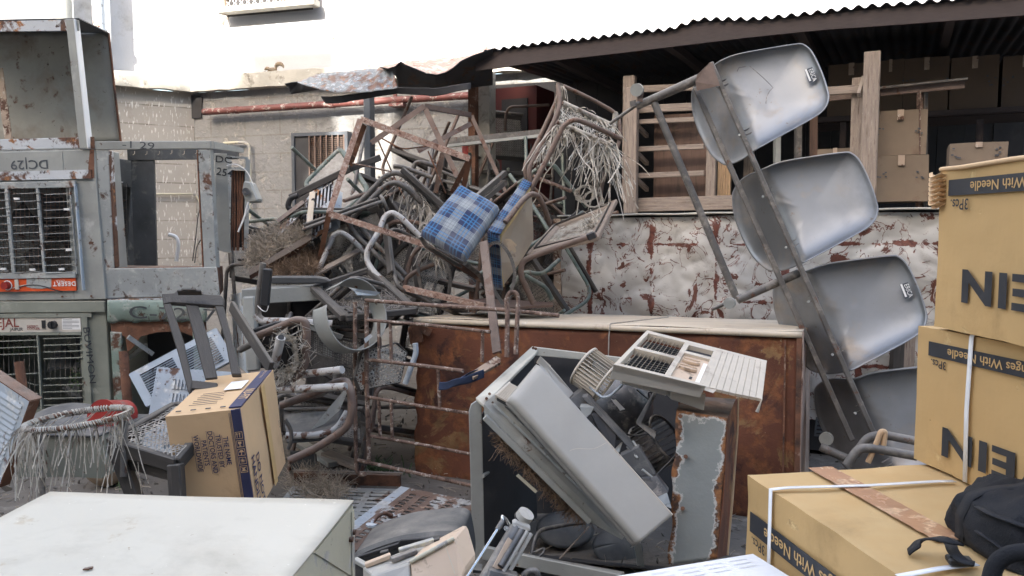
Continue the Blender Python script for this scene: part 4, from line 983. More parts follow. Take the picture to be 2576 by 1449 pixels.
mb = MB(); mb.tube(pts('r1', [(1095, 800, 4.7), (1140, 790, 4.7), (1190, 820, 4.7), (1215, 870, 4.7), (1235, 940, 4.7), (1205, 1000, 4.7), (1150, 1115, 4.7)]), .003, fil=.05, seg=5); mb.tube(pts('r1', [(1200, 975, 4.68), (1180, 1050, 4.68), (1150, 1120, 4.68)]), .006, seg=6); part('cable', mb, M['paper'], t)

# rusting green stand under the bare frame
F = Fr(P('r5', 690, 160, 4.5), P('r5', 1410, 152, 4.5), P('r5', 712, 830, 4.55)); F.H = 1.0
c6 = thing('air_cooler', 'faded green cooler tank with rust-eaten edge under the bare frame', 'air cooler', F(F.W / 2, F.H, .25))
mb = MB()
def f(u, v):
    e = 300 + 22 * noise.noise(Vector((u * 9, 1, 0)))
    return F.pt('r5', 692 + u * 640, 160 + v * (e - 160), -.012 * math.sin(v * 3.1)) 
mb.grid(f, 40, 8); part('tank', mb, M['green_rust'], c6, solid=.004)
mb = MB(); mb.quad(P('r5', 692, 160, 4.5), P('r5', 1332, 155, 4.5), P('r5', 1332, 145, 4.95), P('r5', 740, 148, 4.95), .005); part('tank_top', mb, M['white_rust'], c6)
mb = MB(); mb.text(F, 'C-7217', *F.at('r5', 835, 272), .075, 0, 3, -.022, .0, 1.6); part('marking', mb, M['grey_dark'], c6)
mb = MB(); mb.ppoly(F, 'r5', [(705, 305), (1320, 300), (1325, 360), (1240, 400), (1150, 365), (1000, 372), (900, 400), (850, 470), (815, 500), (800, 400), (710, 372)], .012, .018); part('rust_sheet', mb, M['rust'], c6)
mb = MB(); mb.ppoly(F, 'r5', [(708, 365), (780, 372), (790, 850), (735, 850)], 0, .03); part('leg', mb, M['green_rust'], c6, bevel=.004)
mb = MB(); mb.ppoly(F, 'r5', [(1240, 365), (1310, 365), (1320, 850), (1260, 850)], .0, .03); part('leg', mb, M['green_rust'], c6)
part('brace', MB().bar(P('r5', 825, 398, 4.5), P('r5', 985, 510, 4.6), .012, .025), M['galv_rust'], c6); mb = MB(); mb.bar(P('r5', 940, 450, 4.7), P('r5', 830, 540, 4.75), .02, .02); part('brace', mb, M['galv_rust'], c6)
mb = MB(); mb.quad(P('r5', 880, 330, 5.0), P('r5', 1320, 330, 5.0), P('r5', 1320, 900, 5.0), P('r5', 880, 900, 5.0), .01); part('inner_shade_sheet', mb, M['dark'], c6)  # dark sheet for the shaded inside under the tank
mb = MB(); mb.tube(pts('r5', [(795, 490, 4.2), (832, 960, 4.15)]), .024, fil=0, seg=12); solo('post', mb, M['rust'], 'brown rusty pipe standing upright before the faded green tank', 'pipe')
mb = MB(); mb.tube(pts('r5', [(122, 558, 3.9), (150, 760, 3.88)]), .022, fil=0, seg=12); solo('post', mb, M['rust'], 'short rusty pipe sticking up before the olive cooler', 'pipe')

# ---------------------------------------------------------------- louvred blue panels
def louvred(reg, a, b, c, cols, n, name_lab, m='blue_panel', dA=None, **k):
    F = Fr(P(reg, *a), P(reg, *b), P(reg, *c)); t = thing('louvred_panel', name_lab, 'panel', F(F.W / 2, F.H, 0))
    mb = MB(); mb.slots(F, 0, F.W, 0, F.H, cols, n, **k); part('sheet', mb, M[m], t)
    mb = MB(); e = .02
    mb.fbox(F, -.004, 0, 0, F.H, -.001, .03); mb.fbox(F, F.W, F.W + .004, 0, F.H, -.001, .03); mb.fbox(F, 0, F.W, -.004, 0, -.001, .03); mb.fbox(F, 0, F.W, F.H, F.H + .004, -.001, .03); part('rim', mb, M[m], t)
    return F, t
louvred('r5', (835, 640, 4.0), (1390, 345, 4.15), (960, 835, 3.95), 2, 12, 'pale blue louvred panel with rusty edge leaning diagonally behind the wooden chair', lip=.01, wob=.1, gap=.5, cg=.04)
F, t = louvred('r5', (1010, 592, 3.6), (1330, 640, 3.6), (890, 1300, 3.45), 3, 1, 'pale blue panel with blocks of small upright vents behind the light carton', gap=.02) if False else (None, None)
F = Fr(P('r5', 1012, 592, 3.65), P('r5', 1500, 625, 3.7), P('r5', 895, 1130, 3.5)); t = thing('louvred_panel', 'pale blue panel with blocks of small upright vents behind the light carton', 'panel', F(F.W / 2, F.H, 0))
mb = MB(); mb.fbox(F, 0, F.W, 0, .05, 0, .004); rows = 5; rh = (F.H - .05) / rows
for r_ in range(rows):
    y0 = .05 + r_ * rh; mb.fbox(F, 0, .075, y0, y0 + rh, 0, .004); mb.fbox(F, .075, F.W, y0 + rh * .72, y0 + rh, 0, .004)
    n = int((F.W - .075) / .0155)
    for k in range(n):
        x = .075 + k * .0155
        if k % 9 == 8: mb.fbox(F, x, x + .0155, y0, y0 + rh * .72, 0, .004); continue
        mb.add([F(x, y0, 0), F(x + .0155, y0, -.008), F(x + .0155, y0 + rh * .72, -.008), F(x, y0 + rh * .72, 0)], [(0, 1, 2, 3)]); mb.fbox(F, x, x + .005, y0, y0 + rh * .72, .0, .004)
part('sheet', mb, M['blue_panel'], t)
part('backing', MB().fbox(F, .05, F.W - .02, .04, F.H - .02, .02, .024), M['dark'], t)
# far left leaning louvre with peeling rust
def slotq(q, cols, n, t_=.004, gap=.45, wob=.1, m=.05):
    """slotted sheet over an arbitrary quad"""
    a, b, c, d = q; nn = (b - a).cross(d - a).normalized(); nn = nn if nn.y > 0 else -nn; mb = MB()
    def pt(u, v): return a.lerp(b, u).lerp(d.lerp(c, u), v)
    def bx(u0, u1, v0, v1): mb.plate([pt(u0, v0), pt(u1, v0), pt(u1, v1), pt(u0, v1)], nn, t_)
    bx(0, 1, 0, m); bx(0, 1, 1 - m, 1); cw = (1 - m * (cols + 1)) / cols
    for k in range(cols + 1): bx(k * (cw + m), k * (cw + m) + m, m, 1 - m)
    ph = (1 - 2 * m) / n
    for k in range(cols):
        u = m + k * (cw + m)
        for j in range(n): v = m + j * ph; w = rnd.uniform(-wob, wob); bx(u, u + cw, v, v + ph * (1 - gap + w)); mb.add([pt(u, v + ph * (1 - gap + w)), pt(u + cw, v + ph * (1 - gap + w)), pt(u + cw, v + ph) - nn * .006, pt(u, v + ph) - nn * .006], [(0, 1, 2, 3)])
    return mb, pt, nn
lq = pts('r5', [(-330, 470, 3.0), (188, 815, 2.85), (-10, 1370, 2.9), (-560, 1000, 3.1)])
t = thing('louvred_panel', 'pale grey louvred panel streaked with rust tilted at the left edge of the yard', 'panel', lq[2])
mb, pt_, nn = slotq(lq, 3, 15); part('sheet', mb, M['blue_panel'], t)
mb = MB(); mb.plate([lq[0], lq[1], lq[1] + nn * .05, lq[0] + nn * .05], Vector((.5, 0, .8)), .004); mb.plate([lq[1], lq[2], lq[2] + nn * .04, lq[1] + nn * .04], Vector((1, 0, 0)), .004); part('rim', mb, M['rust'], t)
part('backing', MB().plate([v + nn * .03 for v in (pt_(.02, .02), pt_(.98, .02), pt_(.98, .98), pt_(.02, .98))], nn, .004), M['rust'], t)
# broken stool ring with frayed cane
cen = P('r5', 508, 925, 2.75)
def el(a, rx, ry, c=cen): return c + Vector((rx * math.cos(a), ry * math.sin(a), .016 * math.cos(a)))
t = thing('cane_stool', 'round cane stool with a frayed seat, its strands hanging to the ground', 'stool', Vector((cen.x, cen.y, 0)))
rx = .355 * .77; ry = .15
mb = MB(); mb.tube([el(2 * math.pi * k / 36, .166, ry) for k in range(36)], .009, fil=0, closed=True); part('ring', mb, M['rust'], t)
mb = MB()
for k in range(190):
    a = 2 * math.pi * k / 190 + rnd.uniform(-.01, .01)
    if rnd.random() < .25: continue
    p = el(a, .166, ry); tg = (el(a + .01, .166, ry) - p).normalized(); n1 = tg.orthogonal().normalized(); n2 = tg.cross(n1)
    mb.tube([p + (n1 * math.cos(b) + n2 * math.sin(b)) * .0115 + tg * .003 * b for b in (0, 1.2, 2.4, 3.6, 4.8, 6.0)], .0022, fil=0, seg=4, caps=False)
part('wrapping', mb, M['strip'], t)
mb = MB()
for k in range(22): a = rnd.uniform(1.9, 4.4); b = rnd.uniform(-1.2, 1.2) + math.pi * .0; mb.ribbon([el(a, .166, ry).lerp(el(a + rnd.uniform(.5, 1.3), .166, ry), s / 4) - Vector((0, 0, .01 * math.sin(s / 4 * 3.14))) for s in range(5)], .005)
for k in range(26): a = rnd.uniform(0, 6.28); mb.ribbon([el(a, .166, ry).lerp(el(-a + .2, .166, ry), s / 4) - Vector((0, 0, .02 * math.sin(s / 4 * 3.14))) for s in range(5)], .0045)
part('seat_weave', mb, M['strip'], t)
mb = MB(); strands(mb, lambda: el(rnd.uniform(3.3, 6.4), .166, ry), 120, .10, .36, .0045, .26); part('loose_strands', mb, M['strip'], t)
for q in ((240, 1000, 255, 1420), (790, 940, 780, 1300)):
    mb = MB(); mb.tube(pts('r5', [(q[0] + 15, q[1], 2.75), (q[2] + 15, q[3], 2.7)]), .012, fil=0); part('leg', mb, M['tube_dark'], t)
# things under it
def drum(p0, p1, r, m, name, lab, cat, mb=None):
    t = thing(name, lab, cat, p0); part('shell', MB().tube([p0, p1], r, fil=0, seg=28), M[m], t, bevel=.004); ax = (p1 - p0).normalized()
    part('rim', MB().tube([p0 - ax * .004, p0 + ax * .012], r * 1.05, fil=0, seg=28), M[m], t); return t
drum(P('r5', 660, 905, 3.4), P('r5', 800, 900, 3.55), .066, 'red', 'drum', 'small red drum lying behind the frayed cane stool', 'drum')
t = thing('cooler_tank', 'olive metal tank on the ground under the frayed stool', 'tank', PZ('r5', 360, 1310, 0))
F = Fr(P('r5', 105, 1030, 3.3), P('r5', 640, 1040, 3.25), P('r5', 115, 1300, 3.3)); mb = MB(); gridbox(F, F.W, F.H, .35, 6, .01, 3, mb); part('body', mb, M['green'], t)
mb = MB(); mb.pbox(F, 'r5', 100, 1015, 645, 1045, -.012, .36); part('lid', mb, M['grey_dark'], t, bevel=.004)
mb = MB()
c_ = P('r5', 440, 860, 3.6); mb.grid(lambda u, v: c_ + Vector((.19 * math.cos(u * 6.283) * math.sin(v * 1.57), .19 * math.sin(u * 6.283) * math.sin(v * 1.57), .12 * math.cos(v * 1.57) - .1)), 30, 10); mb.tube([c_ + Vector((.19 * math.cos(a / 30 * 6.283), .19 * math.sin(a / 30 * 6.283), -.1)) for a in range(30)], .012, fil=0, closed=True); solo('dome', mb, M['grey_dark'], 'dull grey metal dome resting behind the frayed stool', 'dome')
# round stone pot
c_ = PZ('r5', 625, 1400, 0) + Vector((0, .1, .115)); t = thing('round_pot', 'round sandy clay pot lying on the ground under the stool strands', 'pot', c_ - Vector((0, 0, .115)))
mb = MB()
def f(u, v):
    a, b = u * 6.283, v * 3.1416; r_ = .112 * (1 + .05 * noise.noise(Vector((math.cos(a), math.sin(a), b)))); d = Vector((math.sin(b) * math.cos(a), -math.cos(b) * .8, math.sin(b) * math.sin(a)))
    if v < .14: d = Vector((d.x, -.72 + (.14 - v) * 1.6, d.z))
    return c_ + d * r_
mb.grid(f, 32, 24); part('body', mb, M['stone'], t)

# ---------------------------------------------------------------- dark wooden chair holding the light carton
t = thing('wooden_chair', 'dark wooden chair with a slatted back and torn cane seat, carrying the light carton', 'chair', PZ('r5', 850, 1449, 0))
Fb = Fr(P('r5', 1040, 130, 3.25), P('r5', 1430, 130, 3.3), P('r5', 1215, 760, 3.05))
def Q(l, z0, z1, name, m='wood_dark', bev=.004): mb = MB(); mb.ppoly(Fb, 'r5', l, z0, z1); return part(name, mb, M[m], t, bevel=bev)
Q([(1040, 118), (1125, 112), (1135, 98), (1160, 96), (1168, 84), (1270, 86), (1278, 98), (1300, 102), (1312, 118), (1425, 128), (1445, 150), (1440, 200), (1380, 198), (1100, 178), (1050, 190)], 0, .03, 'crest_rail')
Q([(1050, 188), (1100, 180), (1180, 420), (1238, 690), (1225, 765), (1208, 745), (1150, 520)], 0, .035, 'back_post')
Q([(1382, 198), (1440, 200), (1500, 430), (1555, 640), (1490, 640), (1450, 420)], 0, .035, 'back_post')
Q([(1192, 184), (1275, 192), (1340, 400), (1400, 660), (1320, 668), (1260, 440)], .005, .022, 'splat')
Q([(1200, 668), (1400, 690), (1400, 740), (1215, 730)], .005, .025, 'lower_rail')
mb = MB(); mb.box(P('r5', 1168, 95, 3.2), Fb.x * .055, Fb.z * .03, -Fb.y * .006); mb.box(P('r5', 1140, 104, 3.2), Fb.x * .09, Fb.z * .034, -Fb.y * .006); part('crest_steps', mb, M['wood_dark'], t)
s0, s1, s2, s3 = P('r5', 705, 1058, 2.75), P('r5', 1135, 1185, 2.68), P('r5', 1420, 850, 3.0), P('r5', 1125, 825, 3.1)
for a, b, nm in ((s0, s1, 'seat_rail'), (s0, s3, 'seat_rail'), (s1, s2, 'seat_rail'), (s3, s2, 'seat_rail')):
    mb = MB(); mb.bar(a - Vector((0, 0, .02)), b - Vector((0, 0, .02)), .03, .05); part(nm, mb, M['wood_dark'], t, bevel=.004)
mb = MB(); mb.net([s0, s1, s2, s3], 16, 14, .0045, keep=.8, bow=-.02, rough=.02); part('cane_seat', mb, M['cane'], t)
for l in (((735, 1085, 2.75), (880, 1460, 2.72)), ((1130, 1215, 2.68), (1150, 1500, 2.66))):
    mb = MB(); mb.bar(*pts('r5', l), .045, .045, up=Vector((0, 1, 0))); part('leg', mb, M['wood_dark'], t, bevel=.004)
mb = MB(); mb.bar(*pts('r5', [(795, 1205, 2.75), (1140, 1300, 2.7)]), .02, .035); part('stretcher', mb, M['wood_dark'], t, bevel=.003)
# the light carton
A, B, Cc, Dd = ortho('r5', (1065, 912), (1548, 862), (1158, 1470), (1350, 655), 2.75, [2.62, 2.858, 3.05])
F = Fr(A, B, Cc, Dd); F.H *= 1.25
ct = thing('carton', 'light brown open-topped carton with navy bands standing on the dark wooden chair', 'carton', F(F.W / 2, F.H, F.D / 2))
mb = MB(); gridbox(F, F.W, F.H, F.D, 14, .0045, 6, mb); part('box', mb, M['card_light'], ct)
z = -.0035
mb = MB(); W_ = F.W; s_ = F.W / .27
mb.fbox(F, W_ * .875, W_ * .998, .0, F.H, z - .002, z + .006); mb.plate([F(W_ * .998, 0, z + .006), F(W_ * .93, 0, z + .0), F(W_ * .93, .0, -.006), F(W_ * .998, 0, -.006)], F.y, -.002)
for dx in (.84, .855): mb.fbox(F, W_ * dx, W_ * dx + .0012, .01, F.H, z - .0015, z)
part('navy_band', mb, M['navy'], ct)
mb = MB()
for i, ln in enumerate(('THE NAME', 'TRUSTED BY', 'DOCTORS AND', 'PATIENTS', 'WORLDWIDE')):
    x = W_ * (.72 - i * .098); yy = F.H * (.33 + (.0, -.025, -.055, -.0, -.045)[i] * 0 + .0)
    mb.text(F, ln, x, F.H * .36, .0175, 0, 90, z - .002, .024, .9, 'c'); mb.fbox(F, x - .0045, x - .0035, F.H * .36 - len(ln) * .0072, F.H * .36 + len(ln) * .0072, z - .002, z - .0005)
part('lettering', mb, M['navy'], ct)
# handling symbols in white outline boxes
mb = MB(); xa, xb = W_ * .887, W_ * .985; hh = xb - xa
for k in range(5):
    ya = F.H * .20 + k * (hh + .006); yb = ya + hh; l_ = .0014; zz = z - .0035
    for q in ((xa, xb, ya, ya + l_), (xa, xb, yb - l_, yb), (xa, xa + l_, ya, yb), (xb - l_, xb, ya, yb)): mb.fbox(F, *q, zz, zz + .001)
    cx, cy = (xa + xb) / 2, (ya + yb) / 2
    def ln(x0, y0, x1, y1, w=.002): mb.bar(F(cx + x0 * hh, cy + y0 * hh, zz), F(cx + x1 * hh, cy + y1 * hh, zz), w, .001, up=F.z)
    if k == 0:
        for dx in (-.25, .1): ln(dx, .3, dx, -.3); ln(dx, -.35, dx - .1, -.15); ln(dx, -.35, dx + .1, -.15)
    elif k == 1: mb.plate([F(cx + x * hh, cy + y * hh, zz) for x, y in ((-.3, -.3), (.2, -.3), (.15, 0), (0, .1), (0, .3), (.2, .38), (-.3, .38), (-.1, .3), (-.1, .1), (-.25, 0))], F.z, .001)
    elif k == 2: mb.plate([F(cx + x * hh, cy + y * hh, zz) for x, y in ((-.35, 0), (-.2, -.25), (0, -.32), (.2, -.25), (.35, 0))], F.z, .001); ln(0, 0, 0, .35); ln(.0, .35, -.12, .35)
    elif k == 3:
        for a in range(8): ln(0, 0, .32 * math.cos(a * .785), .32 * math.sin(a * .785), .0015)
    else: ln(-.3, -.3, .3, .3); ln(-.3, .3, .3, -.3); mb.plate([F(cx + x * hh, cy + y * hh, zz) for x, y in ((-.2, .3), (-.2, -.1), (.1, -.3), (.1, .3))], F.z, .001)
part('symbols', mb, M['card_light'], ct)
# right face and top face prints
FR = Fr(F(W_, 0, 0), F(W_, 0, F.D), F(W_, F.H, 0)); FT = Fr(F(0, 0, F.D), F(W_, 0, F.D), F(0, 0, 0))
zr = -.006
mb = MB()
mb.text(FR, 'DO NOT', .085, F.H * .50, .040, 0, 90, zr, .028, .85); mb.text(FR, 'HANDLE WITH', .025, F.H * .47, .040, 0, 90, zr, .028, .85); mb.text(FR, 'SCT', F.D * .9, F.H * .5, .014, 0, 90, zr, .02)
part('lettering', mb, M['navy'], ct)
mb = MB(); mb.fbox(FR, F.D * .52, F.D * .62, 0, F.H, zr - .003, zr - .002); part('tape', mb, M['card_top'], ct)
mb = MB(); mb.fbox(FT, W_ * .83, W_ * .995, F.D * .03, F.D * .97, -.006, -.001); part('top_band', mb, M['navy'], ct)
mb = MB(); mb.text(FT, 'NU-FIT', W_ * .865, F.D * .55, .034, 0, 90, -.0075, .03, .8); mb.text(FT, 'HIGH QUALITY MEDICAL', W_ * .90, F.D * .04, .009, 0, 90, -.0075, .0, .8); part('lettering', mb, M['card_light'], ct)
mb = MB(); mb.fbox(FT, W_ * .50, W_ * .76, F.D * .28, F.D * .50, -.006, -.0045); part('label', mb, M['paper'], ct)
mb = MB()
for k in range(4):
    x = W_ * (.1 + .2 * k); mb.fbox(FT, x, x + .018, F.D * .93, F.D * .945, -.006, -.004)
for k in range(7): mb.fbox(FT, W_ * .2 + rnd.uniform(0, .01), W_ * (.55 + .1 * rnd.random()), F.D * (.55 + .045 * k), F.D * (.55 + .045 * k) + .0015, -.0055, -.004)
part('small_print', mb, M['ink_faint'], ct)

# ================================================================ CHAIR PILE
UP = Vector((0, 0, 1))
def make_chair(name, label, tube='tube_dark', net='cane', group='tube chairs in the pile', torn=.93, loose=0):
    t = thing(name, label, 'chair', (0, 0, 0), group)
    V = Vector
    for s in (-1, 1):
        x = .26 * s
        mb = MB(); mb.tube([V((x, -.24, 0)), V((x, -.22, .64)), V((x, .16, .64)), V((x, .27, .62)), V((x, .25, 0.0))], .0125, fil=.11); part('side_frame', mb, M[tube], t)
        mb = MB(); mb.box(V((x - .024, -.2, .655)), V((.048, 0, 0)), V((0, .38, 0)), V((0, 0, .018))); part('armrest', mb, M['wood_dark'], t, bevel=.006)
    mb = MB(); mb.tube([V((-.235, .2, .38)), V((-.235, .31, .92)), V((.235, .31, .92)), V((.235, .2, .38))], .0115, fil=.06); part('back_frame', mb, M[tube], t)
    mb = MB(); mb.tube([V((-.26, -.2, .40)), V((.26, -.2, .40))], .011, fil=0); part('crossbar', mb, M[tube], t)
    mb = MB(); mb.tube([V((-.26, .2, .40)), V((.26, .2, .40))], .011, fil=0); part('crossbar', mb, M[tube], t)
    q = [V((-.235, -.23, .43)), V((.235, -.23, .43)), V((.22, .2, .41)), V((-.22, .2, .41))]
    mb = MB()
    for a, b in zip(q, q[1:] + q[:1]): mb.bar(a, b, .045, .03)
    s_ = part('seat', mb, M['wood_dark'], t, bevel=.004); q2 = [a.lerp((q[0] + q[2]) / 2, .09) for a in q]
    part('cane_weave', MB().net(q2, 22, 20, .0045, keep=torn, bow=.01, rough=.01), M[net], s_)
    q = [V((-.21, .262, .55)), V((.21, .262, .55)), V((.21, .325, .89)), V((-.21, .325, .89))]
    mb = MB()
    for a, b in zip(q, q[1:] + q[:1]): mb.bar(a, b, .035, .022, up=V((0, 1, 0)))
    s_ = part('backrest', mb, M['wood_dark'], t, bevel=.004); q2 = [a.lerp((q[0] + q[2]) / 2, .08) for a in q]
    part('cane_weave', MB().net(q2, 20, 16, .0045, keep=torn), M[net], s_)
    return t
protos = [make_chair('cane_chair', 'x', 'tube_dark', 'cane', torn=.95), make_chair('cane_chair', 'x', 'tube_green', 'cane', torn=.8), make_chair('cane_chair', 'x', 'tube_brown', 'cane_dark', torn=.6)]
from mathutils import Euler
used = [False] * 3
def put(k, reg, x, y, d, rx, ry, rz, label):
    e = Euler((R(rx), R(ry), R(rz)))
    loc = P(reg, x, y, d) - e.to_matrix() @ Vector((0, 0, .45))
    if not used[k]:
        used[k] = True; o = protos[k]; o.location = loc; o.rotation_euler = e; o['label'] = label; return o
    return dup(protos[k], loc, e, label)
G = 'r6'
put(0, G, 900, 560, 5.7, 160, 20, 30, 'dark tube chair upside down at the top left of the heap')
put(1, G, 600, 700, 5.5, -115, 25, -30, 'green tube chair tipped on its back against the grey post foot')
put(2, G, 1000, 820, 5.5, 75, 30, 140, 'brown tube chair on its side in the middle of the heap')
put(0, G, 780, 900, 5.2, 100, -20, 10, 'dark tube chair lying on its face below the square rusty frame')
put(1, G, 1250, 1150, 5.1, -80, 15, 60, 'green tube chair jammed under the plaid seat')
put(2, G, 1500, 1130, 5.4, 190, 10, -20, 'brown tube chair upside down behind the oval chair arms')
put(0, G, 1650, 700, 6.2, 10, 5, 25, 'dark tube chair standing deep in the heap')
put(1, G, 1950, 620, 6.1, 170, -10, -35, 'green tube chair upside down under the frayed hanging seat')
put(0, G, 1900, 330, 6.5, 5, 3, 18, 'dark tube chair with pale cane back under the long dark rail')
put(2, G, 2150, 900, 5.8, -100, 10, 40, 'brown tube chair on its back behind the tilted cane seat')
put(1, G, 2100, 1200, 5.3, 65, 20, 110, 'green tube chair with a cane back low beside the white sheet counter')
put(0, G, 1350, 700, 6.1, 120, 40, 80, 'dark tube chair on its side behind the plaid seat cushion')
put(0, G, 1000, 1180, 4.9, -60, 35, 150, 'dark tube chair tilted just above the metal drum ring')
put(2, G, 1300, 330, 6.3, 200, 15, 60, 'brown tube chair perched upside down at the top of the heap behind the rusty frames')
put(0, 's1', 700, 560, 4.6, -95, 10, 60, 'dark tube chair on its back behind the frayed round backrest')
put(2, 's1', 900, 930, 4.7, 20, 0, 150, 'brown tube chair standing on the ground behind the rusty gate')
put(0, 's1', 640, 900, 4.4, 15, -10, 100, 'dark tube chair standing on the ground right of the light carton')
put(1, G, 400, 980, 5.3, 90, 0, 40, 'green tube chair on its side under the brown coir mat')
put(0, G, 250, 1250, 5.3, 0, 10, 70, 'dark tube chair in the shadow under the grey steel table')
put(2, G, 1750, 950, 5.7, 60, 40, 20, 'brown tube chair on its side behind the long flat bar')

def bars(name, label, cat, segs, mat_, kind='bar', w=.03, h=.03, up=UP, part_name='bar', group=None, loc=None, bevel=0):
    """thing whose every member is a part; segs = [(reg, [(x,y,d),(x,y,d)]), ...]"""
    allp = [pts(r_, l) for r_, l in segs]
    if loc is None: loc = min((p for l in allp for p in l), key=lambda v: v.z)
    t = thing(name, label, cat, loc, group)
    for l in allp:
        mb = MB()
        if kind == 'angle': mb.angle(l[0], l[-1], w, .005, up)
        elif kind == 'tube': mb.tube(l, w, fil=.06, seg=9)
        else: mb.bar(l[0], l[-1], w, h, up)
        part(part_name, mb, M[mat_], t, bevel=bevel)
    return t
def tubes(label, m, *paths, name='bent_tube', r=.0125, fil=.09, group='loose bent tubes from broken chairs', cat='tube frame'):
    allp = [pts(p[0], p[1]) for p in paths]; t = thing(name, label, cat, min((q for l in allp for q in l), key=lambda v: v.z), group)
    for l in allp: part('tube', MB().tube(l, r, fil=fil, seg=10), M[m], t)
    return t

# square rusty angle-iron stand in front
F = Fr(P('r2', 800, 862, 4.6), P('r2', 1592, 1150, 4.5), P(G, 575, 640, 4.45))
t = thing('iron_stand', 'square pinkish rusty angle-iron stand standing tilted on the heap', 'stand', P(G, 500, 990, 4.7))
def flat(l, w=.03, m='rust_frame', par=None, nm='bar', th=.03, up=Vector((0, 1, 0))):
    a, b = pts(*l); mb = MB(); mb.angle(a, b, w, .005, up=up); mb.v = [v - (Vector((0, 0, 0))) for v in mb.v]; return part(nm, mb, M[m], par or t)
TL, TR, BL, BR = P('r2', 800, 862, 4.7), P('r2', 1592, 1150, 4.6), P(G, 572, 640, 4.55), P(G, 1270, 868, 4.5)
for a, b in ((TL, TR), (TL, BL), (BL, BR)):
    mb = MB(); d_ = (b - a).normalized(); mb.bar(a, b, .036, .005, up=Vector((0, 1, .0)).cross(d_).cross(d_)); mb.bar(a + Vector((0, .018, .0)), b + Vector((0, .018, 0)), .005, .034, up=Vector((0, 1, 0)).cross(d_).cross(d_) )
    mb = MB(); n_ = Vector((0, 1, 0)); s1 = d_.cross(n_).normalized(); mb.box(a - s1 * .017, b - a, s1 * .034, n_ * .005); mb.box(a - s1 * .017 + n_ * .005, b - a, s1 * .005, n_ * .03)
    part('bar', mb, M['rust_frame'], t)
for a, b in ((TR, P(G, 1535, 500, 4.75)), (BL, P(G, 500, 1000, 4.75)), (TL + Vector((.02, .02, -.03)), P('r2', 725, 1200, 5.0)), (BR, P(G, 1720, 1150, 4.55)), (TR, P('r2', 1460, 1400, 5.1))):
    mb = MB(); d_ = (b - a).normalized(); n_ = Vector((0, 1, 0)); s1 = d_.cross(n_).normalized(); mb.box(a - s1 * .015, b - a, s1 * .03, n_ * .005); mb.box(a - s1 * .015 + n_ * .005, b - a, s1 * .005, n_ * .03)
    part('leg', mb, M['rust'], t)
mb = MB(); mb.rtube('r2', [(740, 1185, 4.9), (850, 1205, 4.9), (1025, 1245, 4.9)], .005, fil=.02); part('rod', mb, M['rust_bar'], t)
mb = MB(); mb.rtube(G, [(945, 800, 4.5), (960, 780, 4.48), (1070, 822, 4.48), (1090, 830, 4.47), (1082, 865, 4.47)], .005, fil=.01); part('hook', mb, M['rust_bar'], t)
# second stand behind
t = thing('iron_stand', 'larger brown angle-iron stand behind the square one, its apex highest', 'stand', P('r2', 1350, 1400, 5.6))
for a, b, w in (((1265, 768, 5.3), (878, 1035, 5.2), .034), ((1265, 768, 5.3), (1605, 832, 5.8), .034), ((1270, 790, 5.3), (1500, 1275, 5.2), .034), ((1605, 838, 5.8), (1805, 1290, 5.7), .028), ((1605, 895, 5.8), (1215, 1095, 5.5), .034), ((1395, 1110, 5.5), (1345, 1400, 5.55), .034), ((1805, 1290, 5.7), (1865, 1415, 5.65), .022)):
    a, b = P('r2', *a), P('r2', *b); mb = MB(); d_ = (b - a).normalized(); n_ = Vector((0, 1, 0)); s1 = d_.cross(n_).normalized(); mb.box(a - s1 * w / 2, b - a, s1 * w, n_ * .005); mb.box(a - s1 * w / 2 + n_ * .005, b - a, s1 * .005, n_ * w); part('bar', mb, M['tube_brown'], t)
for l in ([(950, 1000, 5.4), (1100, 1082, 5.4), (1350, 1052, 5.5)], [(930, 1022, 5.3), (1035, 1262, 5.3), (1120, 1440, 5.3)], [(1290, 1095, 5.5), (1420, 1400, 5.5)]):
    part('rod', MB().rtube('r2', l, .005, fil=.04), M['rust'], t)
# long dark rail with pale lower lip (under roof)
bars('rail', 'long dark steel rail lying level across the top of the heap', 'rail', [('r2', [(1420, 1030, 6.1), (2120, 965, 5.9)])], 'tube_dark', w=.06, h=.05)
bars('rail', 'pale grey flat strip under the long dark rail', 'rail', [('r2', [(1400, 1062, 6.08), (2110, 985, 5.88)])], 'galv', w=.05, h=.02)
for l, lab in ((((1850, 345), (1600, 560)), 'upper of two parallel dark bars rising behind the plaid seat'), (((1850, 412), (1620, 600)), 'lower of two parallel dark bars rising behind the plaid seat')):
    bars('bar', lab, 'bar', [(G, [(*l[0], 5.3), (*l[1], 5.1)])], 'tube_dark', w=.035, h=.03)
# fire extinguisher like red bottle
t = thing('red_can', 'small red canister in the shade behind the crossing iron bars', 'canister', P('r2', 1605, 1130, 6.6)); part('body', MB().tube([P('r2', 1605, 1130, 6.6), P('r2', 1600, 1050, 6.6)], .075, fil=0, seg=20), M['red'], t, bevel=.01); part('cap', MB().tube([P('r2', 1600, 1052, 6.6), P('r2', 1600, 1035, 6.6)], .03, fil=0), M['black'], t)
mb = MB(); mb.text(Fr(P('r2', 1610, 1100, 6.5), P('r2', 1700, 1100, 6.5), P('r2', 1610, 1200, 6.5)), 'H', .01, .02, .03, 0); part('lettering', mb, M['paper'], t)

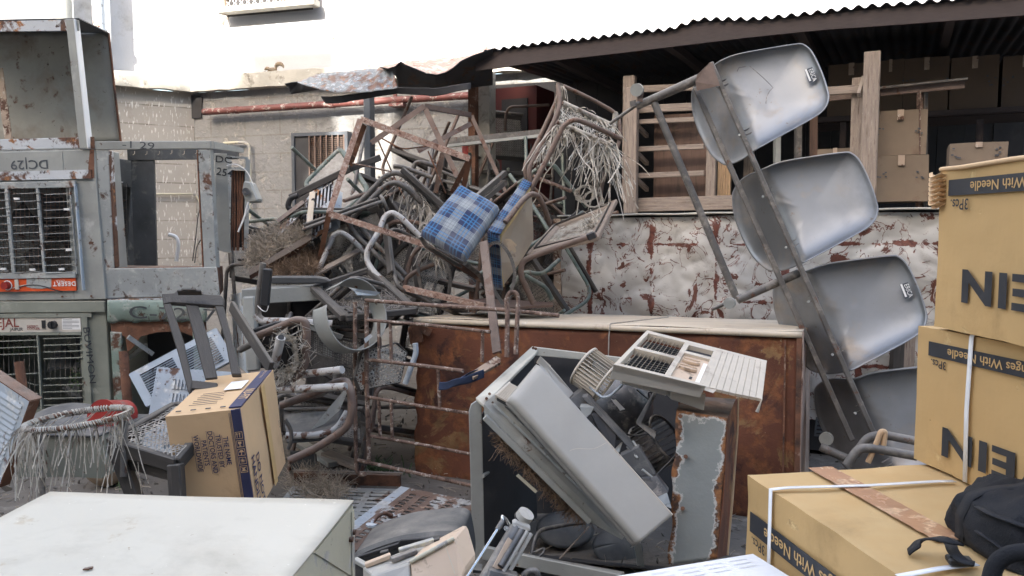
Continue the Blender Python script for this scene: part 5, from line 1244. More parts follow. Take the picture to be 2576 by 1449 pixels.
# plaid seat
def cushion(q, th, name, par, u=1, v=1, bulge=.025):
    a, b, c, d = q; n = (b - a).cross(d - a).normalized(); mb = MB(); U, V_ = (b - a).length, (d - a).length
    def P0(u, v): return a * (1 - u) * (1 - v) + b * u * (1 - v) + c * u * v + d * (1 - u) * v
    def f(u, v):
        e = min(1, min(u, 1 - u) * 12) ; g = min(1, min(v, 1 - v) * 12); k = math.sqrt(max(0, e * (2 - e))) * math.sqrt(max(0, g * (2 - g)))
        m_ = (a + c) / 2; p = P0(u, v); p = p + (p - m_) * (.03 * k)
        return p - n * (th * .5 * k + bulge * math.sin(math.pi * u) * math.sin(math.pi * v) + noise.noise(p * 12) * .006)
    mb.grid(f, 36, 36, uvs=(U, V_))
    def f2(u, v):
        e = min(1, min(u, 1 - u) * 12); g = min(1, min(v, 1 - v) * 12); k = math.sqrt(max(0, e * (2 - e))) * math.sqrt(max(0, g * (2 - g))); return P0(u, v) + n * th * .5 * k
    mb.grid(lambda u, v: f2(1 - u, v), 36, 36, uvs=(U, V_)); return part(name, mb, M['plaid'], par), n
t = thing('plaid_chair', 'tipped-over chair with blue and white plaid seat and backrest on top of the heap', 'chair', P(G, 1700, 1000, 4.7))
cushion([P(G, 1528, 452, 4.55), P(G, 1812, 612, 4.45), P(G, 1560, 988, 4.25), P(G, 1232, 800, 4.35)], .09, 'seat_cushion', t)
bq = [P(G, 1985, 398, 4.75), P(G, 2036, 425, 4.75), P(G, 1808, 800, 4.35), P(G, 1722, 772, 4.35)]
mb = MB()
a, b, c, d = bq; n = Vector((.3, .9, .1)).normalized()
def f(u, v):
    p = a * (1 - u) * (1 - v) + b * u * (1 - v) + c * u * v + d * (1 - u) * v; return p - n * .015 * math.sin(u * 3.14) + noise.noise_vector(p * 8) * .004
mb.grid(f, 10, 30, uvs=(.09, .5))
# left side of the back cushion, in the dark
e0, e1, e2, e3 = P(G, 1722, 772, 4.35), P(G, 1808, 800, 4.35), P(G, 1832, 1192, 4.5), P(G, 1742, 1178, 4.5)
mb.grid(lambda u, v: (e0.lerp(e1, u)).lerp(e3.lerp(e2, u), v), 10, 20, uvs=(.1, .42)); part('back_cushion', mb, M['plaid'], t, solid=.02)
mb = MB(); mb.plate([P(G, 2022, 440, 4.78), P(G, 2042, 450, 4.8), P(G, 2048, 600, 4.8), P(G, 2056, 835, 4.8), P(G, 1960, 990, 4.65), P(G, 1835, 1170, 4.55), P(G, 1808, 1000, 4.48), P(G, 1806, 815, 4.42)], Vector((-.9, .3, 0)), .012); part('back_board', mb, M['board_beige'], t, bevel=.003)
mb = MB(); mb.tube(pts(G, [(2034, 440, 4.76), (1985, 560, 4.66), (1890, 700, 4.5), (1812, 805, 4.4), (1808, 1000, 4.46), (1834, 1170, 4.53)]), .009, fil=.03); part('foam_edge', mb, M['foam'], t)
mb = MB(); mb.rtube(G, [(1850, 705, 4.4), (1960, 560, 4.5), (2025, 500, 4.55), (2085, 505, 4.6), (2130, 590, 4.65), (2170, 715, 4.75)], .016, fil=.07); part('arm_tube', mb, M['tube_brown'], t)
for q in ([(1235, 805, 4.42), (1270, 870, 4.45), (1700, 1130, 4.6)], [(1560, 1000, 4.35), (1670, 1090, 4.5), (1720, 1200, 4.6)]): part('frame_tube', MB().rtube(G, q, .013, fil=.05), M['tube_dark'], t)
mb = MB(); w_ = P(G, 1850, 830, 4.42)
for _ in range(26): mb.ribbon([w_, w_ + Vector((rnd.uniform(0, .03), -.01, rnd.uniform(-.03, 0))), w_ + Vector((rnd.uniform(.01, .06), -.01, rnd.uniform(-.07, -.02)))], .012)
part('torn_cloth', mb, M['board_beige'], t)

# tilted cane seat on the right
t = thing('cane_panel', 'torn cane seat in a moulded grey wooden frame propped above the counter end', 'seat', P('s6', 140, 1285, 4.8))
sq = [P('s6', 335, 960, 4.95), P('s6', 752, 792, 4.9), P('s6', 628, 1040, 4.55), P('s6', 165, 1150, 4.6)]
mb = MB(); cm = (sq[0] + sq[2]) / 2
inn = [P('s6', 385, 975, 4.93), P('s6', 668, 868, 4.88), P('s6', 590, 1005, 4.62), P('s6', 290, 1085, 4.68)]
nn = (sq[1] - sq[0]).cross(sq[3] - sq[0]).normalized()
for i in range(4):
    j = (i + 1) % 4; mb.plate([sq[i], sq[j], inn[j], inn[i]], nn, .03)
part('frame', mb, M['wood_old'], t, bevel=.006)
mb = MB()
for i in range(4): j = (i + 1) % 4; mb.bar(sq[i].lerp(inn[i], .45) - nn * .004, sq[j].lerp(inn[j], .45) - nn * .004, .006, .012, up=nn)
part('groove', mb, M['wood_dark'], t)
mb = MB(); mb.net([v + nn * .01 for v in inn], 34, 26, .0036, keep=.9); part('cane_weave', mb, M['strip'], t)
mb = MB()
for _ in range(60): p = inn[1].lerp(inn[2], rnd.random()).lerp(cm, rnd.uniform(0, .35)); mb.ribbon([p, p + rv(.03), p + rv(.05), p + rv(.07)], .0035)
part('torn_weave', mb, M['strip'], t)
mb = MB(); mb.rtube('s6', [(620, 1028, 4.5), (560, 1045, 4.5), (215, 1165, 4.5), (140, 1200, 4.5), (130, 1290, 4.5), (215, 1470, 4.55)], .017, fil=.07, seg=12); part('arm_tube', mb, M['tube_brown'], t)
mb = MB(); mb.bar(P('s6', 560, 1048, 4.5), P('s6', 612, 1026, 4.5), .045, .04); part('end_cap', mb, M['black'], t, bevel=.006)

# frayed tube seat hanging at the top
t = thing('frayed_chair', 'brown tube chair upside down with white cane strips hanging in shreds, top of the heap', 'chair', P('s6', 200, 660, 5.0))
def FT_(l, r=.013, m='tube_brown', nm='tube', fil=.08): part(nm, MB().rtube('s6', l, r, fil=fil, seg=10), M[m], t)
FT_([(377, 50, 5.0), (372, 150, 5.0), (210, 500, 4.95), (155, 585, 4.9), (170, 670, 4.9)]); FT_([(372, 65, 5.0), (392, 190, 4.95), (335, 330, 4.9), (180, 610, 4.8), (205, 720, 4.8)], .0145)
FT_([(170, 790, 4.75), (310, 530, 4.75), (410, 320, 4.75), (480, 282, 4.75), (560, 310, 4.8), (780, 412, 4.95)], .0155, fil=.12)
FT_([(410, 72, 5.1), (560, 140, 5.15), (720, 228, 5.2), (765, 270, 5.2), (780, 420, 5.15), (660, 660, 5.1), (640, 860, 5.1)], .013)
FT_([(400, 180, 4.95), (740, 335, 5.1)], .012, 'tube_brown', 'crossbar', 0); FT_([(365, 302, 4.85), (720, 460, 5.0)], .012, 'tube_brown', 'crossbar', 0)
def wrapbar(a, b, mb, step=.006, r=.0165):
    n = int((b - a).length / step); tg = (b - a).normalized(); n1 = tg.orthogonal().normalized(); n2 = tg.cross(n1)
    for k in range(n):
        if noise.noise(Vector((k * .15, a.x * 9, 1))) > .32: continue
        p = a.lerp(b, k / n); mb.tube([p + (n1 * math.cos(x) + n2 * math.sin(x)) * r + tg * step * x / 7 for x in (0, 1.05, 2.1, 3.15, 4.2, 5.25, 6.3)], step * .42, fil=0, seg=4, caps=False)
mb = MB(); A1, A2, B1, B2 = P('s6', 400, 180, 4.95), P('s6', 740, 335, 5.1), P('s6', 365, 302, 4.85), P('s6', 720, 460, 5.0)
wrapbar(A1, A2, mb); part('wrapping', mb, M['strip'], t); mb = MB(); wrapbar(B1, B2, mb); part('wrapping', mb, M['strip'], t); mb = MB(); wrapbar(P('s6', 745, 245, 5.2), P('s6', 735, 330, 5.12), mb); part('wrapping', mb, M['strip'], t)
mb = MB(); strands(mb, lerp(A1, A2), 45, .08, .35, .006, .6); strands(mb, lerp(B1, B2), 60, .12, .45, .006, .55); strands(mb, lerp(B1.lerp(B2, .55), B2), 60, .25, .7, .0065, .55); strands(mb, lerp(P('s6', 370, 320, 4.85), P('s6', 230, 560, 4.8)), 45, .05, .2, .006, .35); strands(mb, [P('s6', 395, 70, 5.0)], 9, .1, .3, .006, .2); part('hanging_strips', mb, M['strip'], t)
mb = MB(); mb.net([A1, A2, B2, B1], 24, 10, .005, keep=.5, rough=.05); part('seat_weave', mb, M['strip'], t)
mb = MB()
for c_ in ((545, 770), (600, 800), (560, 760)):
    p = P('s6', *c_, 5.0)
    for _ in range(16): mb.ribbon([p + Vector((.06 * math.cos(a * .8 + _) + rnd.uniform(-.01, .01), .02 * math.sin(a), .05 * math.sin(a * .8 + _))) for a in range(7)], .005)
part('tangle', mb, M['strip'], t)
# loose bent tubes
tubes('olive green bent tube arching below the frayed chair', 'tube_green', ('s6', [(120, 700, 5.3), (280, 572, 5.2), (345, 575, 5.2), (410, 660, 5.2), (560, 850, 5.2)]), r=.014)
tubes('second green bent tube passing behind the plaid backrest', 'tube_green', ('s6', [(60, 640, 5.6), (205, 830, 5.5), (300, 980, 5.3), (340, 1060, 5.3)]), r=.014)
tubes('chipped white bent tube looping up in the middle of the heap', 'tube_white', (G, [(1235, 810, 4.7), (1090, 665, 4.7), (1030, 630, 4.7), (975, 660, 4.7), (935, 770, 4.65), (850, 905, 4.6), (845, 985, 4.6), (905, 1075, 4.55), (1210, 1360, 4.4)]), r=.0165)
tubes('pale rust-spotted bent tube forming a narrow arch left of the middle', 'tube_white', (G, [(475, 1110, 4.7), (560, 900, 4.7), (610, 790, 4.7), (660, 775, 4.7), (720, 810, 4.7), (860, 950, 4.75)]), r=.015)
tubes('pair of long dark tubes arching at the upper left of the heap', 'tube_dark', (G, [(700, 655, 4.9), (980, 370, 4.95), (1055, 340, 4.95), (1125, 370, 4.95), (1410, 630, 5.0)]), (G, [(740, 675, 4.85), (980, 440, 4.9), (1050, 413, 4.9), (1120, 445, 4.9), (1240, 560, 4.95)]), r=.0165)
tubes('long dark tube running down the heap from under the square frame', 'tube_dark', (G, [(705, 700, 4.8), (760, 790, 4.8), (1110, 1130, 4.7)]), (G, [(800, 740, 4.85), (850, 800, 4.85), (1130, 1090, 4.75)]), r=.015)
tubes('dark reddish tube bent across under the pair of arching tubes', 'rust_bar', (G, [(910, 900, 5.0), (960, 780, 5.0), (1020, 700, 5.0), (1180, 700, 5.0), (1240, 720, 5.0)]), r=.014)
tubes('brown curved tube leaning below the plaid seat', 'tube_brown', (G, [(1150, 1100, 4.8), (1140, 1050, 4.8), (1180, 930, 4.8), (1240, 880, 4.8)]), (G, [(1120, 1180, 4.7), (1130, 1110, 4.7), (1200, 1060, 4.7), (1330, 1010, 4.75)]), r=.014)
tubes('curved tube ends poking out beside the cane seat arm', 'tube_green', ('s6', [(70, 1370, 5.0), (150, 1260, 5.0), (270, 1290, 5.0), (380, 1190, 5.1)]), ('s6', [(160, 1290, 4.9), (300, 1370, 4.9), (335, 1449, 4.9)]), r=.014)
tubes('rust-lined crossbar lying under the green tube', 'rust_bar', ('s6', [(210, 650, 5.2), (460, 750, 5.15)]), r=.013)
tubes('dark tube legs poking up at the far left of the heap top', 'tube_dark', (G, [(1180, 320, 5.6), (1200, 270, 5.6), (1250, 270, 5.6), (1350, 300, 5.6)]), (G, [(1040, 300, 5.5), (1090, 300, 5.5), (1320, 380, 5.5)]), (G, [(1010, 640, 5.4), (1025, 380, 5.4)]), (G, [(1155, 660, 5.3), (1160, 530, 5.3)]), r=.016)
for lab, l, w, d0 in (('flat dark oval chair arm low in the middle of the heap', [(1310, 1290), (1240, 1160), (1228, 1010), (1262, 925), (1325, 915), (1400, 975), (1445, 1090), (1425, 1260)], .04, 4.7), ('flat grey oval chair arm in front of the plaid backrest', [(1845, 1295), (1745, 1140), (1718, 960), (1735, 880), (1795, 855), (1870, 935), (1915, 1080), (1880, 1200), (1855, 1290)], .045, 4.35)):
    p = fillet(pts(G, [(x, y, d0) for x, y in l]), .06, 5); mb = MB(); n_ = len(p)
    for a, b in zip(p, p[1:]):
        if (b - a).length > 1e-4: mb.box(a - Vector((0, w / 2, 0)), (b - a) * 1.02, Vector((0, w, 0)), (b - a).normalized().cross(Vector((0, 1, 0))) * .018)
    solo('oval_arm', mb, M['tube_dark'], lab, 'chair arm', group='oval chair arms')
# dark wooden seat frame with torn cane
t = thing('cane_panel', 'dark wooden seat frame with sagging torn cane above the metal drum ring', 'seat', P(G, 700, 1380, 4.4))
sq = [P(G, 462, 1182, 4.5), P(G, 865, 1050, 4.6), P(G, 1195, 1345, 4.3), P(G, 690, 1400, 4.1)]; mb = MB()
for i in range(3): mb.bar(sq[i], sq[(i + 1) % 4], .05, .035)
mb.bar(sq[3], sq[0], .05, .035); part('frame', mb, M['wood_dark'], t, bevel=.005)
mb = MB(); cm = (sq[0] + sq[2]) / 2; mb.net([v.lerp(cm, .1) for v in sq], 24, 20, .0045, keep=.78, bow=.03, rough=.03); strands(mb, lambda: sq[0].lerp(sq[3], rnd.random()).lerp(cm, rnd.random()), 30, .05, .15, .0035); part('cane_weave', mb, M['cane_dark'], t)
# torn cane between dark posts mid heap
mb = MB(); strands(mb, lerp(P(G, 1100, 380, 5.1), P(G, 1330, 640, 4.9)), 110, .06, .3, .005, .5); strands(mb, lerp(P(G, 1240, 700, 4.9), P(G, 1360, 950, 4.7)), 60, .06, .22, .005, .5); solo('cane_shreds', mb, M['cane'], 'shredded cane dangling from the dark chair frames left of the plaid seat', 'cane', kind='stuff')
bars('wood_bar', 'straight dark bar crossing the heap in front of the torn cane', 'bar', [(G, [(1105, 322, 4.95), (1400, 585, 4.9)])], 'wood_dark', w=.05, h=.03, bevel=.003)
# woven white plastic seat back
t = thing('woven_panel', 'pale basket-woven plastic backrest in a green tube frame against the grilled window', 'backrest', P(G, 660, 640, 5.3))
wq = [P(G, 655, 170, 5.6), P(G, 860, 478, 5.3), P(G, 665, 640, 5.2), P(G, 395, 430, 5.5)]
part('frame', MB().tube(wq, .018, fil=.05, closed=True), M['tube_green'], t)
nn = (wq[1] - wq[0]).cross(wq[3] - wq[0]).normalized(); mb = MB()
def f(u, v, k=0): return (wq[0].lerp(wq[1], u)).lerp(wq[3].lerp(wq[2], u), v) + nn * k
nu = 26
for i in range(nu):
    for off, ax in ((0, 0), (1, 1)):
        path = []
        for j in range(27):
            s_ = .5 * .006 * math.sin((j + i + off) * math.pi / 1.0 + .5); k = .003 if (i + j + off) % 2 else -.003
            path.append(f((i + .5) / nu, j / 26, k) if ax else f(j / 26, (i + .5) / nu, k))
        mb.ribbon(path, .0155, 0, nn)
part('weave', mb, M['cane'], t)
t = thing('woven_panel', 'second grey woven panel half hidden beside the grey post', 'backrest', P(G, 960, 640, 5.9))
wq = [P(G, 880, 480, 6.0), P(G, 1000, 560, 5.9), P(G, 985, 660, 5.8), P(G, 890, 680, 5.9)]; mb = MB(); mb.net(wq, 22, 22, .008, diag=False); part('weave', mb, M['cane'], t); part('frame', MB().tube(wq, .009, fil=.02, closed=True), M['cane'], t)
bars('wood_bar', 'long black wooden bar with its pale weathered end sloping up behind the square frame', 'bar', [(G, [(290, 528, 5.0), (720, 320, 5.05)]), (G, [(722, 318, 5.05), (945, 235, 5.1)])], 'wood_dark', w=.045, h=.04, bevel=.004)
tubes('black curved arm hooking down at the left end of the long bar', 'black', (G, [(350, 510, 4.98), (290, 530, 4.98), (275, 590, 4.98), (290, 610, 4.98)]), r=.018, fil=.05)
# slotted cooler tray with coir, standing over the straw
t = thing('pad_tray', 'slotted white cooler pad tray spilling straw at the left of the heap', 'tray', P(G, 0, 1070, 4.7))
def sl(q, cols, n, m, nm='sheet', rim=True, **k):
    F = Fr(P(G, *q[0]), P(G, *q[1]), P(G, *q[2])); mb = MB(); mb.slots(F, 0, F.W, 0, F.H, cols, n, wob=.1, **k); o = part(nm, mb, M[m], t); return F
F = sl([(240, 690, 4.9), (455, 480, 4.95), (225, 790, 4.85)], 3, 1, 'white_rust') if False else None
# three tilted slotted faces
for q, lab in ((((228, 715, 4.9), (360, 590, 4.95), (205, 800, 4.8)), 'left'), (((348, 620, 4.95), (450, 495, 5.0), (345, 800, 4.85)), 'mid'), (((470, 480, 5.0), (600, 400, 5.05), (440, 830, 4.85)), 'right')):
    A, B, Cc = (P(G, *v) for v in q); ex, ey = B - A, Cc - A; mb = MB(); nn = ex.cross(ey).normalized()
    rows = 2; n = 5
    for r_ in range(rows):
        for k in range(n + 1):
            u0, u1 = (k - .22) / n, (k + .22) / n; v0, v1 = r_ / rows, (r_ + .86) / rows
            mb.plate([A + ex * u0 + ey * v0, A + ex * u1 + ey * v0, A + ex * u1 + ey * v1, A + ex * u0 + ey * v1], nn, .004)
        mb.plate([A + ex * -.1 + ey * ((r_ + .84) / rows), A + ex * 1.1 + ey * ((r_ + .84) / rows), A + ex * 1.1 + ey * ((r_ + 1.04) / rows), A + ex * -.1 + ey * ((r_ + 1.04) / rows)], nn, .005)
    mb.plate([A + ex * -.1 - ey * .06, A + ex * 1.1 - ey * .06, A + ex * 1.1 + ey * .02, A + ex * -.1 + ey * .02], nn, .005)
    part('slotted_sheet', mb, M['white_rust'], t); part('inside', MB().plate([A + nn * .03, B + nn * .03, B + ey + nn * .03, Cc + nn * .03], nn, .004), M['dark'], t)
mb = MB(); mb.plate([P(G, 432, 485, 4.85), P(G, 472, 482, 4.85), P(G, 440, 815, 4.7), P(G, 400, 790, 4.7)], Vector((0, 1, 0)), .01); part('divider', mb, M['cream_top'], t)
mb = MB()
for y in (545, 635, 740): p = P(G, 462 - (y - 545) * .15, y, 4.83); mb.tube([p + Vector((0, -.012, 0)), p + Vector((0, .004, 0))], .012, fil=0, seg=14)
part('holes', mb, M['dark'], t)
mb = MB(); mb.plate([P(G, 185, 690, 4.9), P(G, 375, 545, 4.95), P(G, 395, 565, 4.92), P(G, 210, 705, 4.88)], Vector((0, 1, 0)), .03); part('side_rail', mb, M['tube_brown'], t)
mb = MB(); mb.plate([P(G, -10, 1050, 4.6), P(G, 440, 785, 4.7), P(G, 445, 830, 4.7), P(G, -5, 1090, 4.6)], Vector((0, 1, 0)), .02); part('front_rail', mb, M['wood_old'], t)
mb = MB(); mb.plate([P(G, -5, 1092, 4.61), P(G, 445, 832, 4.71), P(G, 330, 935, 4.72), P(G, 0, 1120, 4.62)], Vector((0, 1, 0)), .02); part('lower_rail', mb, M['rust'], t)
t = thing('white_sheet', 'pale sheet-metal offcut behind the left leg of the square frame', 'sheet', P(G, 620, 760, 5.0)); part('sheet', MB().plate([P(G, 655, 480, 5.2), P(G, 670, 490, 5.2), P(G, 650, 745, 5.0), P(G, 545, 790, 5.0), P(G, 590, 640, 5.05)], Vector((0, 1, 0)), .005), M['blue_panel'], t)
mb = MB(); heap(mb, [P(G, 30, 830, 5.0), P(G, 350, 690, 5.0), P(G, 420, 800, 4.72), P(G, -40, 1040, 4.6)], 3600, .075, .0022, .05); solo('straw', mb, M['straw'], 'greyish straw heaped on the pad tray left of the heap', 'straw', kind='stuff')
mb = MB(); heap(mb, [P(G, 260, 960, 4.9), P(G, 560, 930, 4.95), P(G, 480, 1060, 4.6), P(G, 130, 1080, 4.6)], 2400, .09, .0022, .04)
solo('coir', mb, M['straw_brown'], 'brown coir mat below the pad tray', 'coir', kind='stuff')
mb = MB(); mb.plate([P(G, 560, 1010, 4.7), P(G, 800, 880, 4.8), P(G, 830, 900, 4.78), P(G, 470, 1090, 4.6)], Vector((0, .3, -1)).normalized(), .012); solo('board', mb, M['wood_old'], 'thin weathered board beside the brown coir mat', 'board')
# black armrest pieces on the table edge
mb = MB(); mb.plate(pts(G, [(130, 1105, 4.45), (180, 1100, 4.45), (480, 1100, 4.45), (550, 1112, 4.45), (585, 1135, 4.45), (540, 1150, 4.45), (135, 1152, 4.45)]), Vector((0, 1, .2)), .03); solo('padded_arm', mb, M['printer_dark'], 'black padded armrest with cracked white patches lying above the grey steel table', 'armrest', bevel=.006)
t = tubes('broken grey tube with a black plastic arm standing at the corner of the steel table', 'tube_dark', (G, [(95, 1000, 4.1), (55, 1300, 4.1), (60, 1390, 4.1), (110, 1425, 4.1), (410, 1440, 4.1), (420, 1449, 4.1)]), r=.0165, fil=.07)
mb = MB(); mb.bar(P(G, 130, 1040, 4.08), P(G, 105, 1310, 4.08), .045, .03, up=Vector((0, 1, 0))); part('black_arm', mb, M['black'], t, bevel=.006)
mb = MB(); mb.rtube(G, [(55, 1310, 4.05), (90, 1345, 4.03), (120, 1355, 4.02), (135, 1310, 4.02)], .0022, fil=.02, seg=5); part('wire', mb, M['paper'], t)
# flat bar and paper tray
t = thing('long_bar', 'long weathered flat bar standing on end in front of the rusty almirah', 'bar', P('s1', 1760, 500, 3.95)); mb = MB(); mb.bar(P(G, 1692, 845, 4.2), P('s1', 1752, 500, 3.85), .045, .012, up=Vector((.3, 1, 0))); mb.bar(P(G, 1715, 845, 4.21), P('s1', 1770, 500, 3.86), .008, .03, up=Vector((.3, 1, 0))); part('bar', mb, M['tube_brown'], t, bevel=.002)
t = thing('cloth_board', 'small wooden board wrapped in torn blue cloth hanging at the end of the flat bar', 'board', P('s1', 1640, 700, 3.8))
mb = MB(); mb.plate(pts('s1', [(1560, 640, 3.75), (1745, 520, 3.8), (1775, 535, 3.78), (1775, 560, 3.76), (1600, 660, 3.7)]), Vector((0, .4, -.9)).normalized(), .016); part('wood', mb, M['edge_cream'], t, bevel=.002)
mb = MB()
def f(u, v):
    a, b = P('s1', 1385, 720, 3.72).lerp(P('s1', 1540, 640, 3.72), v), P('s1', 1600, 665, 3.85).lerp(P('s1', 1775, 535, 3.85), v); p = a.lerp(b, u); return p + noise.noise_vector(p * 14) * .02 - Vector((0, 0, .015))
mb.grid(f, 14, 14)
def f(u, v): p = P('s1', 1380, 725, 3.7).lerp(P('s1', 1660, 645, 3.72), u) + Vector((0, 0, .02 - .035 * v)); return p + noise.noise_vector(p * 14) * .015
mb.grid(f, 14, 6); part('cloth', mb, M['blue_cloth'], t, solid=.002)
bars('square_bar', 'pinkish square steel bar lying across the back of the rusty almirah top', 'bar', [(G, [(1118, 1180, 4.55), (1700, 1312, 4.35)])], 'rust_frame', w=.032, h=.032)
t = thing('plywood_sheet', 'brown plywood sheet lying on the cream top of the rusty almirah', 'sheet', P(G, 1600, 1300, 4.7)); part('sheet', MB().plate([P(G, 1380, 1292, 4.8), P(G, 1700, 1255, 5.1), P(G, 2200, 1285, 4.8), P(G, 2190, 1305, 4.6), P(G, 1740, 1330, 4.4)], UP * -1, .012), M['wood_brown'], t)

# ================================================================ MIDDLE GROUND LEFT OF THE GATE
# grey steel table
t = thing('steel_table', 'grey steel table frame with a dark hollow under it, left of the heap', 'table', P('s1', 160, 570, 4.3))
A, B = P('s1', 112, 92, 4.4), P('s1', 640, 66, 4.5)
mb = MB(); mb.box(A, B - A, Vector((0, .5, 0)), Vector((0, 0, -.02))); mb.box(A - Vector((.005, .01, 0)), B - A, Vector((0, .01, 0)), Vector((0, 0, -.085))); part('top', mb, M['galv'], t, bevel=.004)
mb = MB(); mb.bar(P('s1', 158, 138, 4.4), P('s1', 185, 620, 4.35), .07, .05, up=Vector((0, 1, 0))); part('leg', mb, M['galv'], t, bevel=.01)
mb = MB(); mb.bar(P('s1', 660, 138, 4.55), P('s1', 660, 620, 4.5), .05, .05, up=Vector((0, 1, 0))); part('leg', mb, M['galv'], t, bevel=.01)
mb = MB(); mb.quad(P('s1', 40, 125, 4.85), P('s1', 125, 110, 4.45), P('s1', 150, 640, 4.45), P('s1', 60, 560, 4.85), .01); part('side_sheet', mb, M['blue_panel'], t)
mb = MB(); mb.quad(P('s1', 100, 130, 4.95), P('s1', 700, 120, 5.0), P('s1', 700, 600, 5.0), P('s1', 150, 600, 4.95), .01); part('hollow_shade_sheet', mb, M['dark'], t)  # dark sheet added for the shaded hollow under the table
# metal drum ring
t = thing('drum_ring', 'dented grey metal drum ring balanced on the gate corner', 'drum ring', P('s1', 800, 450, 3.95))
c_ = P('s1', 805, 265, 4.0); ax = Vector((.62, -.72, .28)).normalized(); u1 = ax.cross(UP).normalized(); u2 = ax.cross(u1)
mb = MB()
def f(u, v):
    a = -.35 + u * 5.6; k = c_ + (u1 * math.cos(a) * .165 + u2 * math.sin(a) * .175) + ax * (v - .5) * .14; return k + noise.noise_vector(k * 5) * .015
mb.grid(f, 60, 8); part('band', mb, M['galv'], t, solid=.004)
mb = MB(); mb.plate(pts('s1', [(798, 78, 3.9), (850, 90, 3.9), (1000, 110, 3.95), (970, 130, 3.95), (850, 128, 3.9), (835, 105, 3.9)]), Vector((0, .5, -.8)).normalized(), .004); part('peeled_flap', mb, M['blue_panel'], t)
part('tab', MB().plate(pts('s1', [(895, 410, 3.95), (935, 380, 3.95), (950, 395, 3.95), (905, 440, 3.95)]), Vector((0, 1, 0)), .003), M['blue_panel'], t)
mb = MB(); mb.rtube('s1', [(840, 75, 4.1), (870, 50, 4.1), (920, 60, 4.1), (920, 90, 4.1)], .011, fil=.04); part('handle', mb, M['rust'], t)
# rusty gate
t = thing('rusty_gate', 'rusty tubular gate frame leaning in front of the almirah', 'gate', PZ('s1', 860, 1290, 0))
gd = lambda x: 4.0 - (x - 835) * .00035
def gb(l, r=.0082, nm='rail', fil=.02, m='rust_bar'): part(nm, MB().tube([P('s1', x, y, gd(x) + (0 if len(q) == 0 else q[0])) for x, y, *q in l], r, fil=fil, seg=9), M[m], t)
gb([(838, 175), (838, 700), (843, 1180), (850, 1270), (880, 1292), (905, 1280)], .0105, 'post', .04); gb([(912, 178), (912, 700), (928, 1200)], .0115, 'post')
gb([(905, 163), (1340, 196), (1785, 224), (2150, 262)], .0098); gb([(915, 290), (1300, 322), (1710, 367)]); gb([(918, 545), (1250, 582), (1535, 618)], .0095); gb([(915, 785), (1250, 842), (1580, 892)]); gb([(922, 1035), (1250, 1090), (1590, 1155)]); gb([(845, 1190), (1200, 1270), (1590, 1357)], .0098)
for l in ([(990, 300), (992, 548)], [(1065, 310), (1072, 556)], [(990, 800), (1000, 1040)], [(1070, 815), (1078, 1050)], [(1372, 605), (1384, 868)], [(1660, 370), (1656, 560)]): gb(l, .0085, 'upright')
mb = MB(); mb.tube([P('s2', 298, 300, 3.55), P('s2', 302, 60, 3.6), P(G, 1856, 1270, 3.62), P(G, 1880, 1212, 3.62), P(G, 1930, 1212, 3.62), P(G, 1945, 1270, 3.62), P('s2', 355, 60, 3.6), P('s2', 345, 285, 3.55)], .011, fil=.05, seg=10); part('end_loop', mb, M['rust_bar'], t)
t2 = thing('rust_plate', 'small round rusty plate wired to the gate post', 'plate', P('s1', 878, 705, 3.98)); part('disc', MB().tube([P('s1', 878, 665, 3.97), P('s1', 879, 665, 3.99)], .034, fil=0, seg=20), M['rust'], t2)
# big tube chairs in front, with good cane backs
tubes('big brown bent tube loop in front of the steel table', 'tube_brown', ('s1', [(190, 400, 3.8), (330, 345, 3.75), (450, 290, 3.7), (515, 295, 3.7), (526, 350, 3.7), (524, 550, 3.7), (480, 640, 3.7), (345, 720, 3.7)]), r=.019, fil=.08)
tubes('large dusty tube frame right of the carton sweeping down to the ground', 'tube_brown', ('s1', [(360, 840, 3.75), (560, 770, 3.75), (720, 690, 3.7), (785, 685, 3.65), (810, 740, 3.62), (820, 880, 3.6), (790, 980, 3.6), (600, 1110, 3.6), (415, 1195, 3.6)]), r=.019, fil=.1)
tubes('short white tube with drilled holes sticking out right of the carton, upper one', 'tube_white', ('s1', [(490, 640, 3.75), (755, 610, 3.6)]), r=.018)
tubes('long white tube with drilled holes sticking out right of the carton, lower one', 'tube_white', ('s1', [(330, 742, 3.7), (778, 718, 3.55)]), r=.018)
tubes('white tube curving near the ground right of the carton', 'tube_white', ('s1', [(395, 1035, 3.9), (600, 1032, 3.9), (720, 1000, 3.9), (790, 880, 3.9)]), r=.018)
tubes('dark curved tube inside the sweeping frame', 'tube_dark', ('s1', [(400, 760, 4.0), (470, 790, 4.0), (640, 760, 4.0), (720, 680, 4.0), (725, 600, 4.0)]), r=.018)
tubes('white tube along the lower edge of the steel table', 'tube_white', ('s1', [(195, 255, 4.1), (230, 298, 4.1), (420, 300, 4.1), (690, 315, 4.15)]), r=.02)
tubes('blackened looping tube below the sweeping frame', 'tube_dark', ('s1', [(385, 930, 3.8), (430, 1000, 3.8), (425, 1080, 3.8), (405, 1120, 3.8)]), r=.010)
t = thing('curved_cane_piece', 'curved cane backrest with its weave burst open beside the big brown loop', 'backrest', P('s1', 420, 690, 3.7))
arc = [(330, 440), (395, 385), (455, 400), (490, 480), (480, 570), (430, 650), (350, 700)]
mb = MB(); out = [P('s1', x, y, 3.66) for x, y in arc]; inn = [P('s1', 395 + (x - 395) * .45, 540 + (y - 540) * .45, 3.7) for x, y in arc]
for i in range(len(out) - 1): mb.net([out[i], out[i + 1], inn[i + 1], inn[i]], 6, 7, .0035, keep=.95, rough=.03)
for i in range(70): p = rnd.choice(out) + rv(.03); mb.ribbon([p, p + rv(.03), p + rv(.05), p + rv(.06)], .0035)
